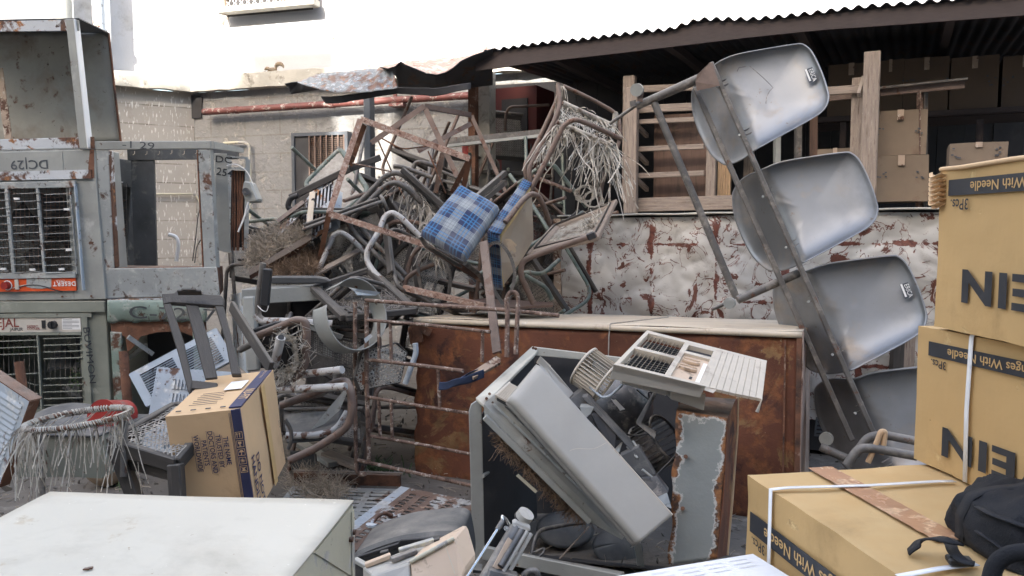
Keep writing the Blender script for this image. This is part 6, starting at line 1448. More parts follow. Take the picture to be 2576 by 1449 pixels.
for i in range(45): p = P('s1', 350 + rnd.uniform(-30, 50), 620 + rnd.uniform(-40, 60), 3.66); mb.ribbon([p, p + rv(.04), p + rv(.06)], .0035)
part('cane_weave', mb, M['strip'], t)
part('tube', MB().rtube('s1', [(360, 405, 3.6), (318, 580, 3.65)], .021, fil=0, seg=14), M['tube_white'], t)
mb = MB(); mb.tube([P('s1', 361, 401, 3.595), P('s1', 360, 407, 3.6)], .014, fil=0, seg=12); part('tube_bore', mb, M['dark'], t)
mb = MB(); mb.bar(P('s1', 400, 430, 3.68), P('s1', 360, 600, 3.7), .05, .03, up=Vector((0, 1, 0))); part('black_arm', mb, M['black'], t, bevel=.006)
t = thing('dark_board', 'dark paint-flaked wooden strip leaning from the table leg to the carton', 'board', P('r5', 1740, 590, 3.5)); mb = MB(); mb.bar(P('r5', 1492, 200, 4.0), P('r5', 1745, 600, 3.45), .055, .02, up=Vector((.5, 1, 0))); part('strip', mb, M['wood_dark'], t, bevel=.003)
mb = MB(); mb.bar(P('s1', 195, 365, 3.85), P('s1', 350, 312, 3.8), .05, .03); solo('padded_arm', mb, M['black'], 'short black armrest on the big brown loop', 'armrest', bevel=.008)
mb = MB(); mb.rtube('s1', [(100, 480, 4.1), (200, 430, 4.0)], .018, fil=0); solo('bent_tube', mb, M['tube_dark'], 'dark tube stub passing behind the paint-flaked strip', 'tube frame')
def caneback(poly, lab, frame_m, net_m, n, w=.004, diag=True, keep=1, inset=.1, fw=.04, mesh_=False):
    q = [P('s1', *p) for p in poly]; t = thing('cane_panel', lab, 'backrest', min(q, key=lambda v: v.z)); cm = sum(q, Vector()) / len(q)
    nn = (q[1] - q[0]).cross(q[-1] - q[0]).normalized(); qi = [v.lerp(cm, inset) for v in q]; mb = MB()
    for i in range(len(q)): j = (i + 1) % len(q); mb.plate([q[i], q[j], qi[j], qi[i]], nn, .022)
    part('frame', mb, M[frame_m], t, bevel=.003)
    mb = MB()
    if len(q) == 4: mb.net([v + nn * .008 for v in qi], n, n, w, diag, keep=keep)
    else:
        # clip a regular net to the polygon
        ux = (q[1] - q[0]).normalized(); uy = nn.cross(ux)
        P2 = [((v - q[0]).dot(ux), (v - q[0]).dot(uy)) for v in qi]; x0, x1 = min(p[0] for p in P2), max(p[0] for p in P2); y0, y1 = min(p[1] for p in P2), max(p[1] for p in P2)
        def clip(ox, oy, dx, dy):
            t0, t1 = -9, 9; s_ = 1 if sum(P2[i][0] * P2[(i + 1) % len(P2)][1] - P2[(i + 1) % len(P2)][0] * P2[i][1] for i in range(len(P2))) > 0 else -1
            for i in range(len(P2)):
                ax_, ay = P2[i]; bx, by = P2[(i + 1) % len(P2)]; nx, ny = -(by - ay) * s_, (bx - ax_) * s_; den = nx * dx + ny * dy; num = nx * (ax_ - ox) + ny * (ay - oy)
                if abs(den) < 1e-9:
                    if num > 0: return
                elif den > 0: t0 = max(t0, num / den)
                else: t1 = min(t1, num / den)
            if t1 > t0 + .003:
                a = q[0] + ux * (ox + dx * t0) + uy * (oy + dy * t0) + nn * .008; b = q[0] + ux * (ox + dx * t1) + uy * (oy + dy * t1) + nn * .008; mb.ribbon([a, b], w, 0, nn)
        st = (x1 - x0) / n
        for k in range(n * 3): clip(x0 - (x1 - x0) + k * st, y0, 0, 1); clip(x0, y0 - (x1 - x0) + k * st, 1, 0)
        for k in range(-2 * n, 3 * n): clip(x0 + k * st * 1.4, y0, .7071, .7071); clip(x0 + k * st * 1.4, y0, -.7071, .7071)
    part('cane_weave', mb, M[net_m], t); return t
caneback([(880, 498, 3.98), (1112, 432, 4.15), (1180, 498, 4.2), (1132, 695, 4.15), (868, 748, 3.95), (835, 660, 3.93)], 'sound light cane backrest with cut corners seen through the rusty gate', 'wood_dark', 'strip', 19, .0042, inset=.06)
caneback([(535, 345, 4.1), (855, 430, 4.25), (835, 760, 4.25), (540, 600, 4.1)], 'large grimy cane panel behind the sweeping tube frame', 'wood_dark', 'cane_dark', 18, .004, False)
caneback([(525, 480, 4.3), (700, 540, 4.35), (700, 780, 4.35), (525, 720, 4.3)], 'second grimy cane panel lower behind the sweeping tube frame', 'tube_dark', 'cane_dark', 14, .004)
mb = MB(); mb.plate(pts('s1', [(530, 312, 4.05), (560, 318, 4.05), (760, 390, 4.15), (745, 415, 4.15), (530, 345, 4.05)]), Vector((0, 1, 0)), .02); solo('rail', mb, M['galv'], 'short pale metal rail on the upper edge of the large grimy cane panel', 'rail')
mb = MB(); mb.rtube('s1', [(1225, 440, 3.95), (1232, 500, 3.95), (1160, 700, 3.95)], .014, fil=.03); solo('bent_tube', mb, M['blue_panel'], 'pale blue tube standing at the right edge of the sound cane backrest', 'tube frame')
mb = MB(); mb.plate(pts('s1', [(550, 1000, 4.0), (690, 830, 4.0), (770, 740, 4.0), (785, 760, 4.0), (740, 870, 4.0), (640, 960, 4.0)]), Vector((0, 1, 0)), .006); solo('metal_strip', mb, M['galv_rust'], 'torn grey metal strip inside the sweeping tube frame', 'metal strip')
t = thing('steel_seat_pan', 'dark blue-grey seat pan lying on the ground right of the carton', 'seat', PZ('s1', 560, 1260, 0)); mb = MB()
q = [P('s1', 380, 900, 4.1), P('s1', 760, 870, 4.1), P('s1', 740, 1050, 3.9), P('s1', 400, 1080, 3.9)]; mb.grid(lambda u, v: q[0].lerp(q[1], u).lerp(q[3].lerp(q[2], u), v) + Vector((0, .05 * math.sin(u * 3.14) * math.sin(v * 3.14), 0)), 12, 12); part('pan', mb, M['grey_dark'], t, solid=.012)
t = thing('steel_seat_pan', 'dark pan with turned edge flat on the ground before the gate foot', 'seat', PZ('s1', 560, 1265, 0)); mb = MB()
q = [PZ('s1', 420, 1140, .12), PZ('s1', 580, 1150, .1), PZ('s1', 590, 1265, .0), PZ('s1', 430, 1280, .0)]; mb.plate(q, Vector((0, .3, .9)), .01); part('pan', mb, M['grey_dark'], t); part('edge', MB().tube([q[1], q[2], q[3]], .008, fil=.04), M['tube_dark'], t)
for i, (a, b, m, w) in enumerate((((465, 1070), (700, 1220), 'cream_top', .07), ((650, 1150), (870, 1235), 'wood_old', .08))):
    A, B = PZ('s1', *a, .05), PZ('s1', *b, .025); mb = MB(); mb.bar(A, B, w, .03); solo('plank', mb, M['galv'] if i == 0 else M['wood_old'], ['pale grey metal offcut on the ground by the big tube frame', 'ridged grey strip on the ground at the foot of the gate'][i], 'offcut', bevel=.003)

# ================================================================ RUSTED ALMIRAH
A, B, Cc, Dd = ortho('d', (2016, 835), (1047, 800), (2010, 1178), (2057, 785), 3.75, [4.45, 3.75, 4.4])
F = Fr(B, A, B + (Cc - A)); F.H = .92; F.D = .9
al = thing('almirah', 'long rusted steel almirah lying on its side with a dusty cream top', 'cupboard', F(F.W / 2, F.H, F.D / 2))
print('almirah', F.W, F.H, F.D, A, B)
mb = MB()
def f(u, v):
    p = F(u * F.W, .03 + v * (F.H - .03), .004); e = 1 if u < .03 else 0
    return p + F.z * (noise.noise(p * 3) * .012) + (F.x * (noise.noise(Vector((v * 9, 3, 1))) * .03) if u < .001 else Vector())
mb.grid(f, 60, 30); part('front', mb, M['almirah'], al, solid=.003)
mb = MB()
def f(u, v):
    p = F(-.01 + u * (F.W + .015), 0, -.012 + v * (F.D + .012)); return p + UP * (noise.noise(p * 2) * .006 + .002)
mb.grid(f, 40, 16)
mb.grid(lambda u, v: F(-.01 + u * (F.W + .015), v * .028, -.013 - .002 * math.sin(v * 3)), 40, 2); part('top', mb, M['cream_top'], al, solid=.003)
mb = MB(); mb.grid(lambda u, v: F(F.W + .006 + noise.noise(Vector((u * 3, v * 3, 4))) * .01, v * F.H, -.012 + u * F.D), 14, 14); part('end', mb, mat('dull_pinkish_paint', (.36, .265, .215), .7, 0, .2, 4, [((.42, .35, .29), 12, .62, .66), (RU, 6, .55, .64)], bump=.3), al, solid=.004)
mb = MB(); mb.fbox(F, F.W - .075, F.W - .067, .04, F.H, -.006, .0); mb.fbox(F, F.W - .02, F.W + .004, .03, F.H, -.013, .0); part('edge_fold', mb, M['rust'], al)
mb = MB(); mb.fbox(F, .02, F.W - .02, .04, F.H - .02, F.D - .02, F.D); mb.fbox(F, 0, .01, .05, F.H, .02, F.D); part('back', mb, M['almirah'], al)
mb = MB(); mb.plate([F(.0, .02, -.02), F(.12, .06, -.03), F(.10, .10, -.03), F(.05, .085, -.02), F(.06, .13, -.025), F(-.03, .15, -.01), F(-.05, .06, -.01)], F.z, .003); part('torn_lip', mb, M['rust'], al)
mb = MB(); x = F.at('s2', 845, 130)[0]
pth = [F(x + .13, -.006, F.D * .9), F(x + .05, -.006, F.D * .4), F(x, -.008, -.016), F(x - .004, .06, -.02), F(x - .006, .19, -.02)]
mb.tube(pth, .003, fil=.01, seg=6); solo('string', mb, M['cane'], 'thin string hanging over the cream top of the rusted almirah', 'string')

# ================================================================ OPEN COOLER SHELL WITH THE AIR CONDITIONER CASING
G2 = 's2'
F = Fr(P(G2, 100, 560, 3.2), P(G2, 1400, 560, 3.2), P(G2, 120, 1370, 3.2))
t = thing('air_cooler', 'large pale grey cooler shell lying open with air conditioner parts dumped inside', 'air cooler', F(F.W / 2, F.H, .3))
def pl(l, z0, z1, m, nm, par=t, bev=.003, lab=None): mb = MB(); mb.ppoly(F, G2, l, z0, z1); return part(nm, mb, M[m], par, bevel=bev, label=lab)
pl([(98, 585), (110, 548), (165, 510), (168, 650), (182, 1335), (120, 1375), (106, 900)], 0, .012, 'galv', 'front_post')
mb = MB(); mb.plate(pts(G2, [(135, 512, 3.18), (430, 243, 3.72), (462, 265, 3.72), (440, 292, 3.66), (238, 492, 3.24), (178, 552, 3.16)]), -UP, .012); part('top_rail', mb, M['white'], t, bevel=.002)
mb = MB(); mb.plate(pts(G2, [(430, 246, 3.72), (1060, 322, 3.9), (1060, 348, 3.9), (446, 292, 3.72)]), Vector((0, 1, 0)), .02); part('back_rail', mb, M['white'], t, bevel=.002)
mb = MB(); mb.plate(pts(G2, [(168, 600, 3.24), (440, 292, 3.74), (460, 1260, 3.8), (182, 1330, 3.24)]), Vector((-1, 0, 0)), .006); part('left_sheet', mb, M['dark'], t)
mb = MB(); mb.plate(pts(G2, [(300, 420, 3.84), (446, 285, 3.84), (1200, 345, 3.92), (1200, 1330, 3.85), (300, 1290, 3.84)]), Vector((0, 1, 0)), .006); part('hollow_shade_sheet', mb, M['dark'], t)  # dark sheets paint the shaded inside of the shell
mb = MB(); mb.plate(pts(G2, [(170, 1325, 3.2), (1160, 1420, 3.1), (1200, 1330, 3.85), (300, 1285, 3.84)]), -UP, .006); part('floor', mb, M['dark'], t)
mb = MB(); mb.bar(P(G2, 175, 1325, 3.16), P(G2, 900, 1475, 2.95), .02, .055); mb.bar(P(G2, 175, 1312, 3.2), P(G2, 910, 1445, 3.0), .05, .008); part('bottom_rail', mb, M['galv'], t, bevel=.003)
pl([(968, 1275), (1002, 1270), (1020, 1400), (985, 1405)], -.01, .02, 'galv', 'inner_post')
for x, y in ((208, 493), (192, 517), (437, 252), (450, 256)): part('rivet', MB().tube([P(G2, x, y, 3.15), P(G2, x, y, 3.2)], .006, fil=0, seg=10), M['rust'], t)
# slanting tray
mb = MB(); mb.plate(pts(G2, [(176, 548, 3.12), (232, 500, 3.2), (345, 600, 3.18), (520, 800, 3.14), (740, 1030, 3.1), (925, 1225, 3.06), (905, 1262, 3.06), (735, 1168, 3.06), (420, 880, 3.09), (182, 620, 3.12)]), Vector((.2, .9, .3)).normalized(), .01); part('slanted_tray', mb, M['galv'], t, bevel=.003)
mb = MB(); a, b = P(G2, 182, 612, 3.11), P(G2, 738, 1166, 3.05); mb.bar(a, b, .02, .025); part('tray_lip', mb, M['galv'], t, bevel=.003)
mb = MB(); mb.bar(P(G2, 220, 535, 3.13), P(G2, 925, 1228, 3.04), .006, .008); part('tray_fold', mb, M['galv_rust'], t)
mb = MB(); heap(mb, [P(G2, 235, 700, 3.2), P(G2, 290, 740, 3.12), P(G2, 740, 1165, 3.12), P(G2, 640, 1130, 3.2)], 1700, .06, .0020, .01); strands(mb, lerp(P(G2, 240, 760, 3.1), P(G2, 720, 1150, 3.1)), 60, .03, .11, .0016, .8)
solo('straw', mb, M['straw_brown'], 'brown straw pad drooping under the slanted tray of the open cooler shell', 'straw', kind='stuff')
mb = MB(); mb.quad(P(G2, 348, 925, 3.1), P(G2, 360, 915, 3.1), P(G2, 460, 1005, 3.1), P(G2, 448, 1015, 3.1), .006); solo('lath', mb, M['cream'], 'short cream lath caught in the drooping straw pad', 'lath')
def disc(c_, rx, ry, ax, name, lab, m):
    mb = MB(); u1 = ax.cross(UP).normalized(); u2 = ax.cross(u1); mb.grid(lambda u, v: c_ + (u1 * math.cos(u * 6.283) * rx + u2 * math.sin(u * 6.283) * ry) * v + ax * .03 * (1 - v * v), 28, 8); solo(name, mb, M[m], lab, 'fan blade', solid=.003)
disc(P(G2, 605, 1205, 3.45), .13, .1, Vector((.1, -.5, .85)).normalized(), 'fan_blade', 'dusty oval fan blade on the floor of the open cooler shell, left one', 'grey_dark')
disc(P(G2, 880, 1300, 3.35), .11, .09, Vector((.1, -.6, .8)).normalized(), 'fan_blade', 'dusty oval fan blade at the foot of the air conditioner casing, right one', 'grey_dark')
mb = MB(); mb.rtube(G2, [(430, 1335, 3.12), (450, 1240, 3.15), (480, 1205, 3.2), (640, 1175, 3.3), (700, 1170, 3.35)], .009, fil=.03); mb.rtube(G2, [(430, 1330, 3.12), (500, 1300, 3.1), (490, 1330, 3.08), (470, 1345, 3.08)], .005, fil=.02); solo('wire_stand', mb, M['motor'], 'bent metal stand rod inside the open cooler shell', 'rod')
mb = MB(); mb.rtube(G2, [(575, 1360, 3.2), (730, 1190, 3.4)], .004, fil=0); solo('stick', mb, M['wood_old'], 'thin stick leaning inside the open cooler shell', 'stick')
mb = MB(); mb.rtube(G2, [(172, 925, 3.2), (200, 905, 3.3), (270, 850, 3.5)], .008, fil=.02); solo('tube_stub', mb, M['galv'], 'small grey tube stub at the left wall of the open cooler shell', 'tube')

# long casing lying diagonally
t = thing('air_conditioner_casing', 'long grey plastic air conditioner casing lying diagonally in the open cooler shell', 'casing', P(G2, 985, 1280, 2.85))
fp_ = [P(G2, *q) for q in ((298, 512, 3.05), (455, 325, 3.12), (1168, 1128, 2.86), (985, 1282, 2.82))]
nn = (fp_[3] - fp_[0]).cross(fp_[1] - fp_[0]).normalized()
nn = nn if nn.y > 0 else -nn
mb = MB()
def f(u, v):
    p = fp_[0].lerp(fp_[1], v).lerp(fp_[3].lerp(fp_[2], v), u)
    e = min(1, v * 7); g = min(1, u * 16, ); k = (1 - math.sqrt(max(0, e * (2 - e)))) * .04 + (1 - math.sqrt(max(0, g * (2 - g)))) * .04
    return p + nn * k
mb.grid(f, 60, 30)
# return edges
mb.grid(lambda u, v: f(u, 0) + nn * (.05 * v), 40, 3); mb.grid(lambda u, v: f(1, u) + nn * (.10 * v), 10, 3); mb.grid(lambda u, v: f(u, 1) + nn * .07 * v, 40, 3); mb.grid(lambda u, v: f(0, u) + nn * .09 * v, 10, 3)
part('shell', mb, M['plastic'], t, solid=.003)
mb = MB(); mb.tube([f(0, 1) + nn * -.002, f(.5, 1), f(1, 1)], .0035, fil=0, seg=6); mb.tube([f(.03, 1.02) + nn * .04, f(1, 1.025) + nn * .035], .006, fil=0, seg=6); part('lip', mb, M['plastic_cream'], t)
mb = MB(); mb.tube([f(.46, .02) - nn * .001, f(.43, .18) - nn * .001, f(.45, .38) - nn * .001, f(.52, .66) - nn * .001, f(.54, .97) - nn * .001], .0012, fil=.03, seg=5); part('cable_groove', mb, M['plastic_cream'], t)
mb = MB(); mb.plate(pts(G2, [(455, 325, 3.12), (474, 295, 3.12), (524, 343, 3.18), (650, 490, 3.16), (612, 528, 3.1)]), Vector((.1, 1, -.2)).normalized(), .012); part('end_cheek', mb, M['plastic'], t, bevel=.002)
mb = MB(); mb.plate(pts(G2, [(455, 325, 3.12), (474, 293, 3.12), (530, 345, 3.16), (505, 352, 3.16)]), -UP, .006); part('end_lip', mb, M['plastic_cream'], t)
Fv = Fr(P(G2, 245, 500, 3.14), P(G2, 318, 432, 3.2), P(G2, 300, 545, 3.1)); mb = MB(); mb.fbox(Fv, 0, Fv.W, -.008, 0, 0, .03); mb.fbox(Fv, 0, Fv.W, 0, Fv.H, .012, .03, 1)
for k in range(14): mb.fbox(Fv, k * Fv.W / 14, (k + .5) * Fv.W / 14, 0, Fv.H, 0, .012)
part('side_vent', mb, [M['plastic_cream'], M['dark']], t)
# squirrel cage blower
def blower(c_, ax, r, L, m, lab, n=30):
    ax = ax.normalized(); u1 = ax.cross(UP).normalized(); u2 = ax.cross(u1); t = thing('blower_wheel', lab, 'blower wheel', c_ - UP * r)
    for s in (0, 1): part('ring', MB().tube([c_ + ax * L * (s - .5) + (u1 * math.cos(a / 30 * 6.283) + u2 * math.sin(a / 30 * 6.283)) * r for a in range(30)], .006, fil=0, closed=True, seg=6), M[m], t)
    mb = MB()
    for k in range(n):
        a = k / n * 6.283; d = u1 * math.cos(a) + u2 * math.sin(a); tg = u1 * -math.sin(a) + u2 * math.cos(a)
        mb.box(c_ - ax * L / 2 + d * (r - .012), ax * L, d * .014 + tg * .006, tg * .0022)
    part('blades', mb, M[m], t)
    mb = MB(); mb.grid(lambda u, v: c_ + ax * (-L / 2 + .002) + (u1 * math.cos(u * 6.283) + u2 * math.sin(u * 6.283)) * r * v, 30, 2); part('end_disc', mb, M[m], t, solid=.003)
    return t
blower(P(G2, 762, 390, 3.25), Vector((.74, -.38, -.5)), .085, .115, 'plastic_cream', 'cream squirrel-cage blower wheel behind the diagonal casing', 34)
mb = MB(); mb.rtube(G2, [(735, 455, 3.18), (800, 515, 3.14), (840, 505, 3.14), (905, 445, 3.18)], .006, fil=.02); solo('bracket', mb, M['blue_panel'], 'pale curved bracket hugging the cream blower wheel', 'bracket')
blower(P(G2, 1080, 755, 3.25), Vector((.6, -.4, .5)), .10, .11, 'edge_cream' if False else 'motor', 'grimy brown blower wheel deep beside the rusting panel', 22)
t = thing('compressor', 'dark dome of an old compressor behind the diagonal casing', 'compressor', P(G2, 900, 700, 3.45)); mb = MB(); c_ = P(G2, 900, 560, 3.5)
mb.grid(lambda u, v: c_ + Vector((.14 * math.cos(u * 6.283) * math.sin(v * 3.14), .12 * math.sin(u * 6.283) * math.sin(v * 3.14), -.15 * math.cos(v * 3.14))), 30, 18); part('body', mb, M['motor'], t)
t = thing('air_conditioner_chassis', 'black plastic air conditioner chassis with ribs wedged behind the casing', 'chassis', P(G2, 950, 850, 3.1))
def bk_(l, m='printer_dark', th=.03, nm='rib', n_=Vector((.2, .9, .2))): mb = MB(); mb.plate(pts(G2, l), n_.normalized(), th); part(nm, mb, M[m], t, bevel=.003)
bk_([(615, 535, 3.1), (700, 470, 3.2), (760, 520, 3.18), (690, 575, 3.1)], th=.06, nm='block'); bk_([(690, 510, 3.12), (720, 505, 3.12), (1000, 805, 3.02), (975, 820, 3.0), (900, 735, 3.05)], nm='rail'); bk_([(680, 560, 3.08), (760, 560, 3.1), (740, 600, 3.08), (700, 635, 3.06)], 'galv'); bk_([(740, 600, 3.08), (790, 590, 3.1), (880, 690, 3.06), (860, 800, 3.02), (810, 750, 3.04)], 'dark')
bk_([(860, 800, 3.02), (905, 755, 3.05), (890, 805, 3.02)], 'galv'); bk_([(890, 820, 3.0), (990, 770, 3.02), (1080, 920, 2.98), (1000, 930, 2.98)]); bk_([(975, 650, 3.15), (1065, 495, 3.25), (1085, 505, 3.25), (1000, 655, 3.14), (1085, 710, 3.08), (1075, 732, 3.06)], nm='yoke'); bk_([(1000, 930, 2.98), (1085, 925, 2.98), (1150, 1010, 2.95), (1090, 1060, 2.93)], 'motor'); bk_([(1090, 1040, 2.93), (1140, 1015, 2.94), (1165, 1100, 2.9), (1120, 1080, 2.9)], 'galv_rust', .01)
for l in ([(1010, 890, 2.96), (1060, 930, 2.96)], [(960, 740, 3.05), (1000, 800, 3.02)], [(930, 770, 3.04), (985, 830, 3.0)]): part('lever', MB().rtube(G2, l, .005, fil=0), M['galv'], t)
for l in ([(880, 690, 3.1), (960, 715, 3.15), (1060, 700, 3.1)], [(980, 470, 3.3), (1050, 530, 3.3), (1040, 480, 3.3), (1075, 490, 3.3)], [(1060, 945, 3.0), (1190, 810, 3.1), (1200, 700, 3.15)]): part('cable', MB().rtube(G2, l, .0035, fil=.03, seg=6), M['black'], t)
mb = MB()
def f(u, v): p = P(G2, 855, 520, 3.3).lerp(P(G2, 905, 580, 3.3), v) + Vector((.02 * (u - .5), 0, 0)); return p + noise.noise_vector(p * 40) * .008
mb.grid(f, 5, 8); solo('paper_scrap', mb, M['strap'], 'twisted white scrap lying on the compressor dome', 'scrap')

# front grille of a window air conditioner
c4_ = [P(G2, 1035, 158, 3.42), P(G2, 1665, 318, 3.30), P(G2, 1640, 525, 2.98), P(G2, 860, 338, 3.0)]
t = thing('louvre_panel', 'cream air conditioner front with louvres and two knobs resting face up on the heap', 'grille panel', P(G2, 1290, 470, 2.98))
nn = (c4_[1] - c4_[0]).cross(c4_[3] - c4_[0]).normalized(); nn = nn if nn.z > 0 else -nn
def Q4(u, v, h=0): return c4_[0].lerp(c4_[1], u).lerp(c4_[3].lerp(c4_[2], u), v) + nn * h
def q4box(mb, u0, u1, v0, v1, h0, h1, mi=0):
    mb.plate([Q4(u0, v0, h0), Q4(u1, v0, h0), Q4(u1, v1, h0), Q4(u0, v1, h0)], nn, h1 - h0, mi)
mb = MB()
for a in ((0, 1, 0, .07), (0, .03, .07, .95), (.335, .375, .07, .95), (.575, .60, .07, .95), (.03, .335, .47, .53), (0, .6, .95, 1)): q4box(mb, *a, -.03, 0)
q4box(mb, .375, .575, .07, .11, -.03, 0); q4box(mb, .375, .575, .28, .34, -.03, 0)
for k in range(9):
    u0 = .60 + k * .0445; q4box(mb, u0, u0 + .0415, .0, 1 - (.03 if k > 4 else 0) * (k - 4) * .2, -.012, 0); q4box(mb, u0 + .0415, u0 + .0445, .0, .97, -.012, -.003)
part('front_frame', mb, M['plastic_cream'], t, bevel=.0015)
for (v0, v1) in ((.07, .47), (.53, .95)):
    mb = MB(); q4box(mb, .03, .335, v0, v1, -.05, -.045); mb.f = mb.f
    for k in range(8): v = v0 + (v1 - v0) * (k + .5) / 8; q4box(mb, .03, .335, v - .008, v + .008, -.045, -.035)
    part('grid', mb, M['grey_dark'], t)
    mb = MB()
    for k in range(9):
        u = .05 + k * .032; mb.box(Q4(u, v0, -.032), Q4(u, v1, -.032) - Q4(u, v0, -.032), (Q4(u + .012, v0) - Q4(u, v0)) + nn * .02, nn * .003)
    part('louvres', mb, M['plastic_cream'], t)
mb = MB(); q4box(mb, .375, .575, .11, .28, -.025, -.02); part('slot', mb, M['dark'], t)
mb = MB(); q4box(mb, .375, .575, .34, .95, -.016, -.012); part('control_panel', mb, M['plastic_tan'], t)
mb = MB(); q4box(mb, .54, .57, .42, .93, -.0118, -.010); part('label', mb, M['paper'], t)
for v in (.49, .66):
    c_ = Q4(.455, v, -.012); u1 = (c4_[1] - c4_[0]).normalized(); u2 = nn.cross(u1); mb = MB()
    ring = [c_ + u1 * math.cos(a / 20 * 6.283) * .036 + u2 * math.sin(a / 20 * 6.283) * .016 for a in range(20)]; mb.plate(ring, nn, .014); mb.plate([p + nn * .014 for p in (c_ - u1 * .034 - u2 * .002, c_ + u1 * .034 - u2 * .002, c_ + u1 * .034 + u2 * .002, c_ - u1 * .034 + u2 * .002)], nn, .006); part('knob', mb, M['plastic_tan'], t, bevel=.002)
mb = MB(); q4box(mb, .49, .51, .80, .86, -.0118, -.011); part('tick_box', mb, M['dark'], t)
mb = MB(); mb.quad(Q4(0, 1.0), Q4(.62, 1.0), Q4(.6, 1.0, -.05), Q4(0, 1.0, -.06), .006); part('lower_edge', mb, M['plastic'], t)
mb = MB(); mb.quad(Q4(1, 1.0), Q4(1.0, .95), P(G2, 1622, 592, 3.0), P(G2, 1608, 588, 2.97), .004); part('torn_corner', mb, M['plastic_cream'], t); mb = MB(); mb.quad(Q4(.62, 1), Q4(.70, .98), Q4(.68, 1.05, -.01), Q4(.62, 1.03, -.01), .004); part('torn_corner', mb, M['plastic_cream'], t)
for q in ([(900, 388), (1145, 440), (1140, 505), (895, 440)], [(1160, 455), (1345, 492), (1335, 582), (1155, 520)]):
    mb = MB(); mb.plate([P(G2, x, y, 3.04) for x, y in q], Vector((0, 1, 0)), .12); part('rear_box', mb, M['plastic'], t, bevel=.004)
# rusting panel
t = thing('sheet_metal', 'upright grey cooler side with rust-eaten edges right of the diagonal casing', 'panel', P(G2, 1300, 1370, 2.98))
a_, b_, c_, d_ = P(G2, 1190, 575, 3.08), P(G2, 1458, 622, 3.02), P(G2, 1402, 1357, 2.92), P(G2, 1150, 1388, 2.96)
mb = MB()
def f(u, v):
    p = a_.lerp(b_, u).lerp(d_.lerp(c_, u), v); e = noise.noise(Vector((v * 6, 2, 0))) * .02 if u == 0 else 0; return p + Vector((e, noise.noise(p * 5) * .006, 0))
mb.grid(f, 24, 40)
def rustedge(N, L, tc, mix, ramp, nz, col):
    sx = N.new('ShaderNodeSeparateXYZ'); L.new(tc.outputs['UV'], sx.inputs[0])
    def m2(op, a, b):
        k = N.new('ShaderNodeMath'); k.operation = op
        for i, q in enumerate((a, b)):
            if isinstance(q, (int, float)): k.inputs[i].default_value = q
            else: L.new(q, k.inputs[i])
        return k.outputs[0]
    du = m2('MINIMUM', sx.outputs[0], m2('SUBTRACT', 1, sx.outputs[0])); dv = m2('MINIMUM', sx.outputs[1], 1.0)
    d = m2('MINIMUM', du, m2('MULTIPLY', dv, 2.4)); n = m2('MULTIPLY', m2('SUBTRACT', nz(9, 8, .7), .42), .9)
    fac = ramp(m2('SUBTRACT', n, d), -.03, .01); fac2 = ramp(m2('SUBTRACT', n, d), -.08, -.04)
    return mix(fac, mix(fac2, col, (.5, .5, .48)), mix(ramp(nz(25), .4, .6), RD, RO))
part('face', mb, mat('grey_paint_rusting_from_edges', (.24, .26, .255), .55, .1, .12, 4, [], bump=.3, bfn=rustedge), t, solid=.004)
mb = MB(); mb.plate(pts(G2, [(1458, 622, 3.02), (1476, 560, 3.3), (1510, 515, 3.4), (1505, 700, 3.4), (1452, 1342, 3.2), (1402, 1357, 2.92), (1440, 1000, 2.97)]), Vector((-1, 0, 0)), .004); part('rusty_side', mb, M['almirah'], t)
mb = MB(); mb.tube(pts(G2, [(1510, 512, 3.4), (1506, 700, 3.4), (1480, 1060, 3.35), (1455, 1340, 3.3)]), .007, fil=0); part('bare_edge', mb, M['wood_pale'], t)
mb = MB(); mb.plate(pts(G2, [(1190, 575, 3.08), (1230, 500, 3.4), (1500, 520, 3.4), (1458, 622, 3.02)]), -UP, .004); part('dark_top', mb, M['rust'], t)
for x, y in ((1210, 610), (1208, 665), (1222, 1095), (1238, 822)): part('rivet', MB().tube([P(G2, x, y, 2.98), P(G2, x, y, 3.04)], .008, fil=0, seg=10), M['rust'], t)

# ================================================================ WAITING-ROOM BENCH STANDING ON END
FB = Fr(P('s3', 460, 200, 4.15), P('s3', 1050, 150, 4.05), P('t1', 985, 1240, 3.72))
bn = thing('seat_bench', 'four-seat stainless steel waiting bench standing on end against the shed front', 'bench', P('t1', 900, 1420, 3.75))
ol = [(470, 208), (520, 178), (600, 150), (750, 122), (900, 99), (945, 103), (990, 145), (1040, 250), (1072, 350), (1074, 395), (1055, 440), (1000, 486), (850, 570), (700, 652), (620, 708), (545, 738), (505, 728), (450, 680), (405, 600), (365, 500), (350, 410), (355, 340), (400, 262)]
def cat(P_, n):
    out = []; N_ = len(P_)
    for i in range(N_):
        p0, p1, p2, p3 = (Vector(P_[(i + k) % N_]) for k in (-1, 0, 1, 2))
        for j in range(n):
            s = j / n; out.append(.5 * ((2 * p1) + (p2 - p0) * s + (2 * p0 - 5 * p1 + 4 * p2 - p3) * s * s + (3 * p1 - p0 - 3 * p2 + p3) * s ** 3))
    return out
oc = cat(ol, 5); cx, cy = 730, 400; NO = len(oc)
prof = [(1.0, -.004), (1.0, -.016), (.985, -.016), (.97, -.006), (.94, .006), (.90, .016), (.84, .026), (.76, .035), (.66, .042), (.54, .047), (.4, .050), (.25, .052), (.12, .053)]
mb = MB(); V = []
def zof(x, y):
    d = (x - 460) * .918 - (y - 200) * .397 - 55
    k = max(0, -d) * .00094; return k * k / (k + .04) * 1.9
for s, h in prof:
    for o in oc:
        x, y = cx + (o[0] - cx) * s, cy + (o[1] - cy) * s; z = h + zof(x, y) + (400 - y) * .00016; V.append(FB.pt('s3', x, y, z))
V.append(FB.pt('s3', cx, cy, .053 + zof(cx, cy)))
Fc = []
